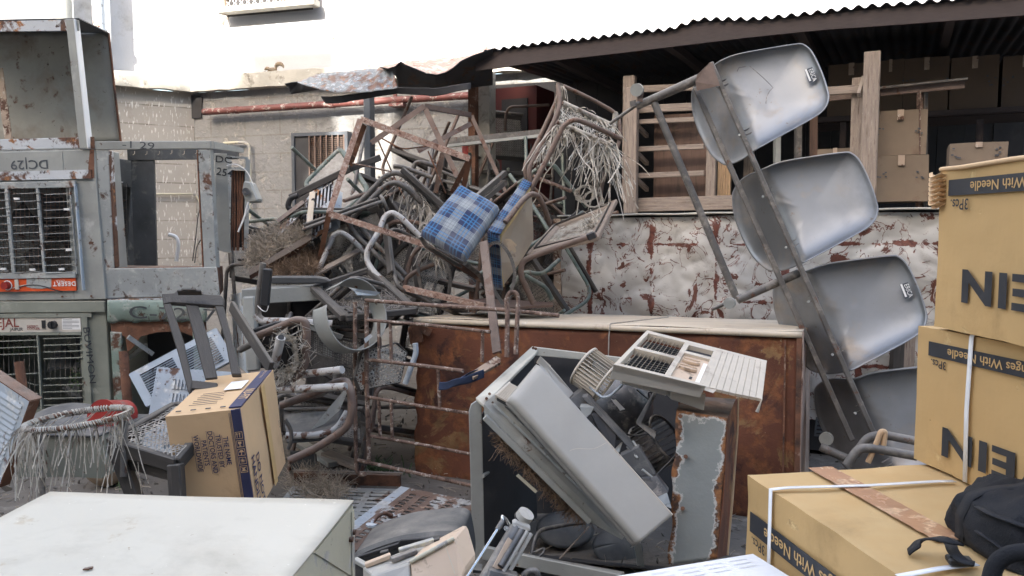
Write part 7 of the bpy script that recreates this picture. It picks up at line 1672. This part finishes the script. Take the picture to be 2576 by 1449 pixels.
for r_ in range(len(prof) - 1):
    for i in range(NO): j = (i + 1) % NO; Fc.append((r_ * NO + i, r_ * NO + j, (r_ + 1) * NO + j, (r_ + 1) * NO + i))
b0 = (len(prof) - 1) * NO
for i in range(NO): Fc.append((b0 + i, b0 + (i + 1) % NO, len(V) - 1))
mb.add(V, Fc, 0, True)
seat = part('seat', mb, M['steel'], bn, solid=.002)
anch = [FB.pt('s3', 1075, 370), FB.pt('s3', 1333, 960), FB.pt('s4', 897, 285), FB.pt('s4', 1120, 790)]
seats = [seat]
for a in anch[1:]:
    o = seat.copy(); C.objects.link(o); o.parent = bn; o.location = a - anch[0]; seats.append(o)
# rails across the seats
rl = [FB.pt('s3', 452, 200, -.035), FB.pt('s3', 790, 985, -.035), FB.pt('t1', 985, 1240, -.035)]
part('rail', MB().bar(rl[0], rl[2] + (rl[2] - rl[0]) * .02, .024, .03, up=FB.z), M['tube_dark'], bn, bevel=.004)
q0, q1 = FB.pt('s3', 368, 330, .05), FB.pt('t1', 830, 1290, .05)
part('rail', MB().bar(q0, q1, .026, .03, up=FB.z), M['tube_dark'], bn, bevel=.004)
off = [a - anch[0] for a in anch]
for k, o_ in enumerate(off):
    for (x, y) in ((505, 300), (515, 325), (625, 560), (640, 580)):
        a = FB.pt('s3', x - 12, y + 4, -.02) + o_; b = FB.pt('s3', x + 26, y - 13, -.004) + o_; part('tab', MB().bar(a, b, .003, .018, up=FB.z), M['tube_dark'], bn)
    for (x, y) in ((486, 322), (602, 578)): a = FB.pt('s3', x, y, -.055) + o_; part('bolt', MB().tube([a, a + FB.z * .02], .006, fil=0, seg=8), M['galv'], bn)
if True:
    for k in (0, 2):
        Fs = Fr(FB.pt('s3', 985, 222, .021) + off[k], FB.pt('s3', 1012, 290, .021) + off[k], FB.pt('s3', 945, 238, .021) + off[k])
        mb = MB(); mb.fbox(Fs, 0, Fs.W, 0, Fs.H, -.002, 0); mb.text(Fs, 'ERICA', .006, Fs.H * .55, .022, 1, 0, -.003, .0, .8); mb.fbox(Fs, .0, Fs.W * .9, Fs.H * .72, Fs.H * .95, -.003, -.002, 1); part('sticker', mb, [M['ink_faint'], M['paper']], bn)
mb = MB(); mb.ribbon([FB.pt('s3', x, y, .018) for x, y in ((655, 215), (690, 245), (725, 275), (760, 310), (780, 330), (760, 350), (745, 380), (742, 415))], .003); mb.ribbon([FB.pt('s3', x, y, .018) for x, y in ((590, 245), (600, 225), (640, 218))], .004); part('dirt_trail', mb, M['motor'], bn)
# leg assemblies
def tube_s(l, r, nm='leg_tube', r2=None, reg='s3', m='tube_dark'): part(nm, MB().tube(pts(reg, l), r, fil=0, seg=14, r2=r2), M[m], bn)
tube_s([(390, 283, 4.1), (60, 428, 4.2)], .024, r2=.02); tube_s([(148, 395, 4.18), (588, 1440, 4.0)], .0185)
tube_s([(0, 272, 3.98), (440, 78, 4.0)], .021, 'leg_tube', None, 't1')
mb = MB(); mb.plate(pts('s3', [(372, 300, 4.06), (380, 262, 4.06), (448, 196, 4.06), (462, 200, 4.06), (500, 320, 4.03), (380, 345, 4.06)]), Vector((0, 1, 0)), .006); part('bracket', mb, M['tube_brown'], bn)
tube_s([(62, 420, 4.2), (-80, 520, 4.25)], .009, 'foot_rod'); tube_s([(40, 400, 4.18), (46, 430, 4.18)], .017, 'foot_cap')
mb = MB(); mb.plate(pts('s3', [(80, 335, 4.16), (102, 330, 4.16), (92, 405, 4.16), (65, 400, 4.16)]), Vector((0, 1, 0)), .006); part('foot_plate', mb, M['tube_brown'], bn)
part('foot_disc', MB().tube([P('s3', 60, 342, 4.15), P('s3', 66, 342, 4.17)], .033, fil=0, seg=20), M['galv'], bn)
part('foot_disc', MB().tube([P('s4', 18, 237, 3.9), P('s4', 24, 235, 3.93)], .028, fil=0, seg=20), M['galv'], bn); tube_s([(15, 232, 3.94), (-60, 265, 3.95)], .009, 'foot_rod', None, 's4')
part('foot_disc', MB().tube([P('t1', 640, 1280, 3.8), P('t1', 648, 1274, 3.82)], .032, fil=0, seg=20), M['galv'], bn); tube_s([(600, 1335, 3.8), (800, 1425, 3.75)], .021, 'leg_tube', None, 't1')
tubes('black looped chair tubes poking up behind the big syringe carton', 'tube_dark', ('t1', [(790, 1470, 3.0), (880, 1345, 3.0), (980, 1345, 3.0), (1300, 1405, 2.95)]), ('t1', [(850, 1400, 3.1), (945, 1262, 3.1), (1060, 1248, 3.1), (1300, 1295, 3.05)]), r=.0175)
mb = MB(); mb.tube(pts('t1', [(945, 1449, 3.0), (1000, 1330, 3.0), (1040, 1222, 3.0), (1070, 1228, 3.0), (1058, 1320, 3.0), (1040, 1390, 3.0)]), .011, fil=.03); solo('wooden_arm', mb, M['wood_pale'], 'brown bentwood arm rising through the black looped tubes', 'arm')
for i, (x, lab) in enumerate(((1165, 'dark wooden post seen below the third steel seat, left of two'), (1240, 'brown wooden post seen below the third steel seat, right of two'))):
    mb = MB(); mb.bar(P('t1', x, 480, 4.6), P('t1', x - 20, 870, 4.6), .06, .05, up=Vector((0, 1, 0))); solo('wooden_post', mb, M['wood_dark' if i == 0 else 'wood_old'], lab, 'post', group='posts below the third seat')
mb = MB(); a = P('t1', 600, 1150, 4.3)
F = Fr(P('t1', 570, 1120, 4.4), P('t1', 700, 1130, 4.4), P('t1', 575, 1260, 4.4)); mb.slots(F, 0, F.W, 0, F.H, 1, 4, edge=.01, cg=.01); solo('grille_scrap', mb, M['grey_dark'], 'small dark slotted grille low between the almirah end and the bench', 'grille')

# ================================================================ SYRINGE CARTONS AND BACKPACK
z3 = .75
A, B, D_ = PZ('d', 1880, 1195, z3), PZ('d', 2175, 1449, z3), PZ('d', 2299, 1155, z3)
ab, ad = (B - A).normalized(), (D_ - A).normalized(); q = ab.dot(ad) / 2
ex = (ab - ad * q).normalized(); F3 = Fr(A, A + ex, A - UP)
F3.W, F3.H, F3.D = .70, .47, .62
def syringe_box(F, label, y_band, band_h, big=None, big_y=0, big_h=0, pcs=.03, tx=.02, nx=.09, bx=.07, sxs=1.15):
    t = thing('syringe_carton', label, 'carton', F(F.W / 2, F.H, F.D / 2), 'mustard syringe cartons at the right')
    mb = MB(); gridbox(F, F.W, F.H, F.D, 26, .0045, 5, mb, sag=lambda p: noise.noise_vector(p * 16) * .0016); part('box', mb, M['card'], t)
    z = -.0075
    mb = MB(); mb.fbox(F, tx, F.W - .02, y_band, y_band + band_h, z, z + .002); part('black_band', mb, M['ink'], t)
    mb = MB(); mb.text(F, 'Syringes With Needle', nx, y_band + band_h * .24, band_h * .60, 0, 180, z - .0015, .014, sxs, 'r'); part('band_lettering', mb, M['card'], t)
    mb = MB(); mb.text(F, '3Pcs.', tx + .012, y_band + band_h + pcs * .35, pcs, 0, 180, z, .015, 1.0, 'r'); part('count_lettering', mb, M['ink'], t)
    if big: mb = MB(); mb.text(F, big, bx, big_y, big_h, 0, 180, z, .05, 1.55, 'r'); part('big_lettering', mb, M['ink'], t)
    return t
t3 = syringe_box(F3, 'mustard syringe carton strapped in white with brown tape on top, lowest at the right', .085, .052, None, tx=.035, pcs=.026, nx=F3.at('s4', 190, 1170)[0], sxs=1.05)
def topq(F, x0, x1, z0, z1, h=.008):   # patch on the top face (x along the left side, z into the box)
    return [F(x0, 0, z0) + UP * h, F(x1, 0, z0) + UP * h, F(x1, 0, z1) + UP * h, F(x0, 0, z1) + UP * h]
mb = MB(); o = []
a, b = PZ('s4', 420, 965, z3 + .007), PZ('s4', 1010, 1290, z3 + .007); sd_ = Vector(((b - a).y, -(b - a).x, 0)).normalized() * .035
mb.grid(lambda u, v: (a + sd_ * (2 * v - 1)).lerp(b + sd_ * (2 * v - 1), u) + UP * (noise.noise(Vector((u * 20, v * 5, 0))) * .0015), 40, 4); part('tape', mb, M['tape'], t3)
def strap(l, par, w=.016, nm='strap', side=None):
    mb = MB(); mb.ribbon(fillet(l, .012, 4), w, 0, side if side is not None else UP); part(nm, mb, M['strap'], par, solid=.0012)
pz = lambda x, y, h=.01: PZ('s4', x, y, z3 + h)
q = F3.at('s4', 215, 1110); e0 = F3(q[0], -.008, -.008)
strap([pz(1020, 1027), pz(940, 1028), pz(640, 1046), e0 + F3.z * .05 + UP * .002, e0], t3)
strap([e0, F3(q[0] + .003, .2, -.010), F3(q[0] + .006, .47, -.010)], t3, side=F3.z)
strap([pz(1120, 1395), pz(960, 1415), pz(770, 1450)], t3)
# second carton
A2, B2 = PZ('d', 2299, 1155, z3 + .008), PZ('d', 2452, 1223, z3 + .008); e2 = B2 - A2; e2.z = 0; e2.normalize()
hz = P('d', 2301, 821, A2.y).z - A2.z
F2 = Fr(A2 + UP * hz, A2 + UP * hz + e2, A2); F2.W, F2.H, F2.D = .68, hz, .5
mm = F2.at('s4', 917, 405); m2 = F2.at('s4', 917, 468)
t2 = syringe_box(F2, 'mustard syringe carton in the middle of the right stack with one upright white strap', mm[1], m2[1] - mm[1], 'VEIN', F2.at('s4', 975, 790)[1], F2.at('s4', 975, 915)[1] - F2.at('s4', 975, 790)[1], .022, tx=mm[0], nx=F2.at('s4', 1003, 440)[0], bx=F2.at('s4', 975, 850)[0])
q = F2.at('s4', 1110, 400)
strap([F2(q[0], -.01, .03), F2(q[0], -.008, -.009), F2(q[0] - .004, hz * .5, -.011), F2(q[0], hz - .004, -.010)], t2, .015, side=F2.z)
# top carton
zt = A2.z + hz + .008
A1, B1 = PZ('d', 2352, 822, zt), PZ('d', 2576, 872, zt); e1 = B1 - A1; e1.z = 0; e1.normalize()
h1 = P('d', 2350, 430, A1.y).z - A1.z
F1 = Fr(A1 + UP * h1, A1 + UP * h1 + e1, A1); F1.W, F1.H, F1.D = .66, h1, .5
mm = F1.at('r4', 1138, 1160); m2 = F1.at('r4', 1138, 1262); bb = F1.at('s4', 1065, 92); bb2 = F1.at('s4', 1065, 235)
t1 = syringe_box(F1, 'mustard syringe carton with a crushed corner, topmost at the right', mm[1], m2[1] - mm[1], 'VEIN', bb[1], bb2[1] - bb[1], .028, tx=mm[0], nx=F1.at('r4', 1280, 1210)[0], bx=F1.at('s4', 1065, 160)[0])
mb = MB(); mb.grid(lambda u, v: F1(-.018 + .05 * u, .002 + .085 * v + .012 * math.sin(u * 3), -.012 - .010 * math.sin(v * 44) - .01 * math.sin(u * 3.14)), 8, 50); part('crushed_corner', mb, M['card_light'], t1)
mb = MB(); mb.tube([F1(-.002, -.004, .0), F1(.1, -.002, -.006), F1(.3, -.006, -.005), F1(.6, -.003, -.004)], .006, fil=.02, seg=6); part('top_flap_edge', mb, M['card_light'], t1)
# backpack
bp = thing('backpack', 'black nylon backpack with a dangling strap lying on the taped syringe carton', 'backpack', Vector((1.14, 1.62, z3 + .01)))
c_ = Vector((1.205, 1.60, z3 + .040))
mb = MB()
def f(u, v):
    a, b = u * 6.283, v * 3.14159; x, y, z = math.cos(a) * math.sin(b), math.sin(a) * math.sin(b), math.cos(b)
    sg = lambda q, e: math.copysign(abs(q) ** e, q)
    p = Vector((.265 * sg(x, .7), .19 * sg(y, .75), .062 * sg(z, .6)))
    q_ = p * 6 + noise.noise_vector(p * 5) * 1.2; rg = (1 - abs(noise.noise(q_)) * 2.2); rg2 = 1 - abs(noise.noise(p * 15 + noise.noise_vector(p * 9))) * 2.4
    n = rg * .022 + rg2 * .009 + noise.noise(p * 3.2 + Vector((4, 0, 0))) * .05
    p = p + Vector((x * .7, y * .7, z)) * n; p.z = max(p.z, -.036); return c_ + p
mb.grid(f, 160, 90); part('body', mb, M['bag'], bp)
mb = MB()
def on(u, v, k=.004): p = f(u, v); return p + (p - c_).normalized() * k
mb.ribbon([on(.50 + .0 * i, .10 + .03 * i) for i in range(16)], .03, 0, Vector((1, 0, 0))); mb.ribbon([on(.52 + .018 * i, .36 + .012 * math.sin(i * .3)) for i in range(22)], .026, 0, UP); mb.ribbon([on(.53 + .016 * i, .48 + .03 * math.sin(i * .25)) for i in range(22)], .012, 0, UP); part('webbing', mb, M['bag_strap'], bp, solid=.003)
mb = MB()
sp_ = [pz(1040, 1300, .05), pz(990, 1290, .055), pz(930, 1278, .05), pz(880, 1290, .035), pz(840, 1320, .02), pz(815, 1343, .008)]
mb.ribbon(fillet(sp_, .03, 4), .03, 0, UP); part('strap', mb, M['bag_strap'], bp, solid=.004)
mb = MB(); mb.ribbon(fillet([pz(1000, 1300, .03), pz(1015, 1345, .03), pz(1060, 1385, .03), pz(1110, 1395, .03)], .02, 4), .022, 0, UP); part('strap', mb, M['bag_strap'], bp, solid=.003)
mb = MB(); mb.bar(pz(985, 1375, .02), pz(1100, 1385, .02), .03, .012); mb.bar(pz(1000, 1352, .03), pz(1010, 1380, .02), .02, .01); part('buckle', mb, M['black'], bp, bevel=.003)
mb = MB(); mb.tube([pz(1180, 1470, .07), pz(1200, 1390, .10), pz(1270, 1345, .12), pz(1400, 1340, .13)], .014, fil=.04, seg=10); part('side_pocket_edge', mb, M['bag'], bp)

# ================================================================ FOREGROUND
# white enamel cabinet, lower left
z0 = .70
bl, br, fr = PZ('d', 125, 1238, z0), PZ('d', 885, 1262, z0), PZ('d', 755, 1420, z0)
e = (fr - br).normalized(); F = Fr(br, br + e, br - UP); F.W, F.H = .95, .69; dp = abs((bl - br).dot(F.z))
s_ = 1 if (bl - br).dot(F.z) > 0 else -1
wc = thing('enamel_cabinet', 'low enamel cabinet with a stained white top filling the bottom left corner', 'cabinet', br + Vector((-.4, -.4, -z0)))
mb = MB()
def f(u, v):
    p = br + F.x * (-.004 + u * (F.W)) + F.z * s_ * (v * dp - .004); return p + UP * (noise.noise(p * 3) * .004)
mb.grid(f, 20, 20); part('top', mb, M['white'], wc, solid=.004)
mb = MB(); mb.fbox(F, 0, F.W, .006, F.H, s_ * .0, s_ * .012) if s_ > 0 else mb.fbox(F, 0, F.W, .006, F.H, -.012, 0); part('side', mb, M['cream'], wc)
mb = MB(); mb.plate([F(.0, .01, -.003 * s_), F(.30, .01, -.003 * s_), F(.0, .20, -.003 * s_)], F.z * s_, .001); mb.plate([F(.0, .02, -.006 * s_), F(.022, .02, -.006 * s_), F(.03, .69, -.006 * s_), F(.0, .69, -.006 * s_)], F.z * s_, .002); part('side_fold', mb, M['edge_cream'] if False else M['cream'], wc)
for x, y in ((.012, .075), (.035, .085)): part('bolt', MB().tube([F(x, y, -.012 * s_), F(x, y, .004 * s_)], .0075, fil=0, seg=8), M['rust'], wc)
mb = MB(); mb.box(br + F.z * s_ * .0 + F.x * 0 - UP * .006, F.z * s_ * dp, F.x * .012, -UP * .68); part('back', mb, M['cream'], wc)
st = PZ('s5', 0, 0, 0); c_ = PZ('d', 210, 1375, z0 + .0080)
mb = MB()
for (r0, r1) in ((.046, .054), (.024, .029)):
    N_ = 40; V = []; 
    for k in range(N_):
        a = k / N_ * 6.283; w = 1 + .12 * noise.noise(Vector((math.cos(a) * 2, math.sin(a) * 2, r0 * 30)))
        V += [c_ + Vector((math.cos(a) * r0 * w, math.sin(a) * r0 * w * 1.1, 0)), c_ + Vector((math.cos(a) * r1 * w, math.sin(a) * r1 * w * 1.1, 0))]
    mb.add(V, [(2 * k, 2 * k + 1, (2 * k + 3) % (2 * N_), (2 * k + 2) % (2 * N_)) for k in range(N_)])
mb = None
mb = MB()
for x, y in ((208, 1435), (216, 1433)): p = PZ('d', x, y, z0 + .006); mb.plate([p, p + Vector((.012, .002, 0)), p + Vector((.010, .010, 0)), p + Vector((.001, .007, 0))], UP, .003)
part('grit', mb, M['rust'], wc)
# white board at the bottom right of the middle
t = thing('white_board', 'bright white slab poking in at the bottom edge beside the taped carton', 'slab', PZ('d', 1750, 1440, .58) - UP * .05)
a, b = PZ('d', 1380, 1475, .6), PZ('d', 1895, 1391, .6); n_ = Vector(((b - a).y, -(b - a).x, 0)).normalized() * .5
mb = MB(); mb.plate([a, b, b + n_, a + n_], -UP, .06); part('slab', mb, M['strap'], t, bevel=.004)
mb = MB()
for k in range(4):
    for j in range(3): q = a.lerp(b, .45 + .13 * k) + n_ * (.05 + .04 * j); mb.ribbon([q + UP * .002, q + (b - a) * .09 + UP * .002], .003, 0, UP)
part('faint_print', mb, M['paper'] if False else mat('faint_grey_print', (.64, .65, .67), .7, 0, .1, 9, bump=0), t)
# slotted panels on the ground
A, B, Cc = PZ('s5', 872, 312, .14), PZ('s5', 1640, 470, .11), PZ('s5', 330, 700, .10)
F = Fr(A, B, Cc); F.H = .95
t = thing('slotted_panel', 'rusty slotted cooler panel with a grey handle lying flat on the ground', 'panel', F(F.W / 2, F.H / 2, .05))
mb = MB(); mb.slots(F, .045, F.W, .0, F.H, 6, 26, t=.004, cg=.035, gap=.60, edge=.04, wob=.12, lip=.006); part('sheet', mb, mat('rust_with_paint_flecks', (.15, .085, .06), .8, 0, .3, 8, [((.42, .42, .41), 9, .54, .58), (RD, 20, .58, .64), ((.35, .22, .15), 14, .6, .66)], bump=.5, dust=.3), t)
mb = MB(); mb.fbox(F, 0, .045, 0, F.H, 0, .004); mb.fbox(F, -.004, 0, 0, F.H, 0, .025); part('painted_edge', mb, M['blue_panel'], t)
mb = MB(); mb.tube(pts('s5', [(615, 640, 2.98), (650, 575, 3.0), (710, 540, 3.03), (750, 548, 3.05), (790, 565, 3.06)]), .009, fil=.03); part('handle', mb, M['blue_panel'], t)
for x, y, d in ((615, 640, 2.97), (790, 565, 3.08)): p = P('s5', x, y, d); part('handle_foot', MB().tube([p - UP * .004, p + UP * .003], .022, fil=0, seg=16), M['blue_panel'], t)
A, B, Cc = PZ('s1', 455, 1335, .06), PZ('s1', 1135, 1352, .06), PZ('s1', 420, 1500, .03)
F = Fr(A, B, Cc); t = thing('pad_tray', 'second slotted tray with brown rim and straw behind the flat rusty panel', 'tray', F(F.W / 2, F.H / 2, .03))
mb = MB(); mb.slots(F, 0, F.W, .05, .6, 4, 12, wob=.1, gap=.4); part('sheet', mb, M['galv_rust'], t); mb = MB(); mb.fbox(F, 0, F.W, 0, .02, -.06, .0); part('rim', mb, M['rust'], t); mb = MB(); mb.fbox(F, -.01, F.W + .01, -.008, .006, -.068, -.06); part('rim_lip', mb, M['wood_old'], t)
mb = MB(); heap(mb, [PZ('s1', 430, 1290, .02), PZ('s1', 760, 1340, .08), PZ('s1', 740, 1449, .08), PZ('s1', 430, 1449, .02)], 1700, .10, .0022, .05); solo('straw', mb, M['straw'], 'loose straw heap on the ground right of the light carton', 'straw', kind='stuff')
# printers
t = thing('printer', 'charcoal printer with a curved lid lying in the bottom middle', 'printer', P('s5', 900, 1250, 2.5))
mb = MB(); l = fillet([P('s5', *q, 2.62) for q in ((440, 900), (640, 812), (850, 745), (1180, 705), (1325, 706), (1375, 740), (1402, 880), (1425, 1040), (1400, 1300), (440, 1300))], .03, 4, True)
mb.plate(l, Vector((.12, 1, .05)).normalized(), .22); part('body', mb, M['printer_dark'], t, bevel=.012)
mb = MB(); mb.plate(pts('s5', [(455, 925, 2.6), (840, 800, 2.6), (860, 770, 2.6), (1340, 735, 2.6), (1350, 760, 2.6), (880, 815, 2.6), (870, 840, 2.6), (455, 960, 2.6)]), Vector((0, 1, 0)), .01); part('recess', mb, M['black'], t, bevel=.003)
t = thing('printer', 'yellowed cream printer with its mechanism open, in front of the charcoal one', 'printer', P('s5', 900, 1300, 2.3))
mb = MB(); l = [P('s5', *q) for q in ((940, 955, 2.40), (1322, 752, 2.46), (1348, 800, 2.45), (1412, 1035, 2.38), (1380, 1200, 2.35), (960, 1300, 2.3))]; mb.plate(l, Vector((.35, 1, .1)).normalized(), .10); part('end_cover', mb, M['plastic_tan'], t, bevel=.006)
mb = MB(); mb.tube(pts('s5', [(945, 962, 2.39), (1320, 760, 2.45)]), .007, fil=0); mb.tube(pts('s5', [(1240, 800, 2.42), (1330, 1060, 2.36)]), .0012, fil=0, seg=4); part('cover_edge', mb, M['cream'], t)
mb = MB(); mb.plate(pts('s5', [(540, 1010, 2.45), (850, 880, 2.5), (1100, 800, 2.55), (1322, 752, 2.47), (940, 955, 2.41), (620, 1075, 2.36)]), -UP, .03); part('deck', mb, M['plastic'], t, bevel=.003)
mb = MB(); mb.plate(pts('s5', [(600, 1085, 2.35), (940, 975, 2.4), (960, 1300, 2.3), (600, 1300, 2.3)]), Vector((0, 1, 0)), .06); part('front', mb, M['plastic'], t, bevel=.004)
for l, m in (([(560, 1010, 2.44), (780, 925, 2.46)], 'plastic_tan'), ([(780, 965, 2.42), (1000, 885, 2.46)], 'motor'), ([(850, 885, 2.47), (1150, 795, 2.5)], 'cream'), ([(690, 910, 2.5), (760, 895, 2.5)], 'black'), ([(1110, 810, 2.5), (1200, 790, 2.5)], 'black'), ([(470, 960, 2.5), (700, 1090, 2.42)], 'galv')):
    a, b = pts('s5', l); mb = MB(); mb.bar(a + UP * .008, b + UP * .008, .02, .014); part('mechanism', mb, M[m], t, bevel=.002)
# typewriter carriage
t = thing('typewriter_carriage', 'dusty typewriter carriage standing up with its roller knob on top', 'typewriter part', P('s5', 1560, 1200, 2.15))
S5 = 's5'
def tt(l, r, nm, m='motor', **k): part(nm, MB().tube(pts(S5, l), r, fil=k.get('fil', 0), seg=k.get('seg', 16)), M[m], t, bevel=k.get('bev', 0))
tt([(1855, 680, 2.32), (1560, 1180, 2.18)], .0225, 'roller', 'motor'); tt([(1905, 640, 2.33), (1930, 590, 2.34)], .008, 'axle', 'chrome')
kp, kd = P(S5, 1932, 562, 2.34), Vector((.18, -.1, .3)).normalized()
mb = MB(); mb.tube([kp - kd * .011, kp + kd * .009], .0255, fil=0, seg=26); part('roller_knob', mb, M['plastic'], t, bevel=.003); mb = MB(); mb.tube([kp - kd * .016, kp - kd * .011], .028, fil=0, seg=26); part('knob_rim', mb, M['black'], t, bevel=.001)
mb = MB(); mb.plate(pts(S5, [(1815, 632, 2.31), (1850, 615, 2.31), (1980, 672, 2.3), (1975, 705, 2.3), (1830, 660, 2.3)]), Vector((0, 1, .2)), .02); part('end_plate', mb, M['plastic'], t, bevel=.003)
tt([(1950, 700, 2.27), (1740, 1050, 2.18)], .006, 'rod', 'plastic'); tt([(1985, 720, 2.28), (1790, 1060, 2.2)], .006, 'rod', 'plastic'); tt([(1905, 690, 2.27), (1720, 1000, 2.18)], .009, 'rod', 'motor')
mb = MB(); mb.bar(*pts(S5, [(1820, 780, 2.26), (1690, 1030, 2.18)]), .03, .006, up=Vector((0, 1, 0))); part('scale_plate', mb, M['plastic_tan'], t)
mb = MB(); mb.plate(pts(S5, [(1625, 1020, 2.16), (1870, 1080, 2.18), (1880, 1160, 2.16), (1600, 1120, 2.14)]), Vector((0, 1, 0)), .03); part('lower_bracket', mb, M['motor'], t, bevel=.004)
tt([(1920, 1082, 2.2), (1960, 1040, 2.2), (2030, 1035, 2.2), (2040, 1100, 2.2)], .010, 'hook_rod', 'motor', fil=.02)
tt([(1795, 640, 2.3), (1775, 600, 2.3), (1730, 560, 2.28), (1745, 620, 2.27), (1725, 650, 2.27)], .0045, 'lever_joint', 'chrome', fil=.01, seg=8); tt([(1738, 612, 2.27), (1690, 690, 2.24)], .008, 'lever_sleeve', 'motor', seg=8); tt([(1695, 680, 2.24), (1415, 1120, 2.08)], .0045, 'return_lever', 'chrome', seg=8)
part('screw', MB().tube(pts(S5, [(1768, 672, 2.26), (1778, 676, 2.28)]), .007, fil=0), M['chrome'], t)
mb = MB(); mb.bar(P(S5, 1450, 1010, 2.5), P(S5, 1560, 1020, 2.5), .05, .01); solo('metal_offcut', mb, M['printer_dark'], 'dark flat piece beside the typewriter carriage foot', 'offcut')

# ================================================================ SQUIRREL ON THE LEDGE
def blob(mb, path, rad, seg=12, mi=0):
    V = []; Fs = []
    for i, p in enumerate(path):
        tg = (path[min(i + 1, len(path) - 1)] - path[max(0, i - 1)]).normalized(); n1 = tg.cross(Vector((.05, 1, 0))).normalized(); n2 = tg.cross(n1)
        for k in range(seg): a = k / seg * 6.283; V.append(p + (n1 * math.cos(a) + n2 * math.sin(a)) * rad[i])
    for i in range(len(path) - 1):
        for k in range(seg): Fs.append((i * seg + k, i * seg + (k + 1) % seg, (i + 1) * seg + (k + 1) % seg, (i + 1) * seg + k))
    Fs += [tuple(range(seg))[::-1], tuple((len(path) - 1) * seg + k for k in range(seg))]; mb.add(V, Fs, mi, True)
foot = PW('r2', 165, 553, WS, WY - .06); gz = LZ1 + .012; sc = (foot - O0).length / FPX * .3471; ux_ = -wd
def sq(x, y, o=0): return foot + wd * ((x - 165) * sc) + UP * (gz - foot.z + (553 - y) * sc) - wn * o
s_ = thing('squirrel', 'small striped palm squirrel on the ledge, tail raised, facing left', 'squirrel', sq(165, 553))
mb = MB()
blob(mb, [sq(*q) for q in ((99, 536), (104, 535), (112, 531), (121, 527), (129, 528), (137, 533), (150, 538), (166, 540), (180, 541), (190, 543), (196, 545))], [.0025 * 1, .007, .014, .019, .018, .016, .022, .026, .027, .022, .010])
for x, y, x2, o in ((138, 545, 132, .012), (140, 545, 136, -.012), (182, 548, 178, .016), (184, 548, 188, -.014)): blob(mb, [sq(x, y, o), sq((x + x2) / 2, 549, o), sq(x2, 552.5, o), sq(x2 - 6, 553, o)], [.012, .008, .006, .005], 8)
for o in (.010, -.010): blob(mb, [sq(124, 521, o), sq(126, 516.5, o)], [.006, .002], 8)
part('body', mb, M['fur'], s_)
mb = MB(); blob(mb, [sq(*q) for q in ((192, 543), (192, 532), (193, 518), (200, 508), (212, 503), (226, 504), (238, 510), (247, 520), (252, 534))], [.006, .012, .018, .021, .022, .021, .019, .014, .004]); strands(mb, lambda: sq(rnd.uniform(193, 248), 508 + rnd.uniform(-3, 5)), 80, .01, .04, .002, .9); part('tail', mb, M['fur'], s_)
for dy, m in ((-2.5, 'fur_dark'), (0, 'fur_pale'), (2.5, 'fur_dark')):
    mb = MB(); mb.ribbon([sq(140, 534 + dy, .024), sq(155, 537 + dy, .029), sq(172, 538 + dy, .030), sq(186, 541 + dy, .027)], .005, 0, wn); part('stripe', mb, M[m], s_)
mb = MB(); p = sq(114, 528, .014); mb.tube([p, p - wn * .003], .0028, fil=0, seg=8); part('eye', mb, M['black'], s_)
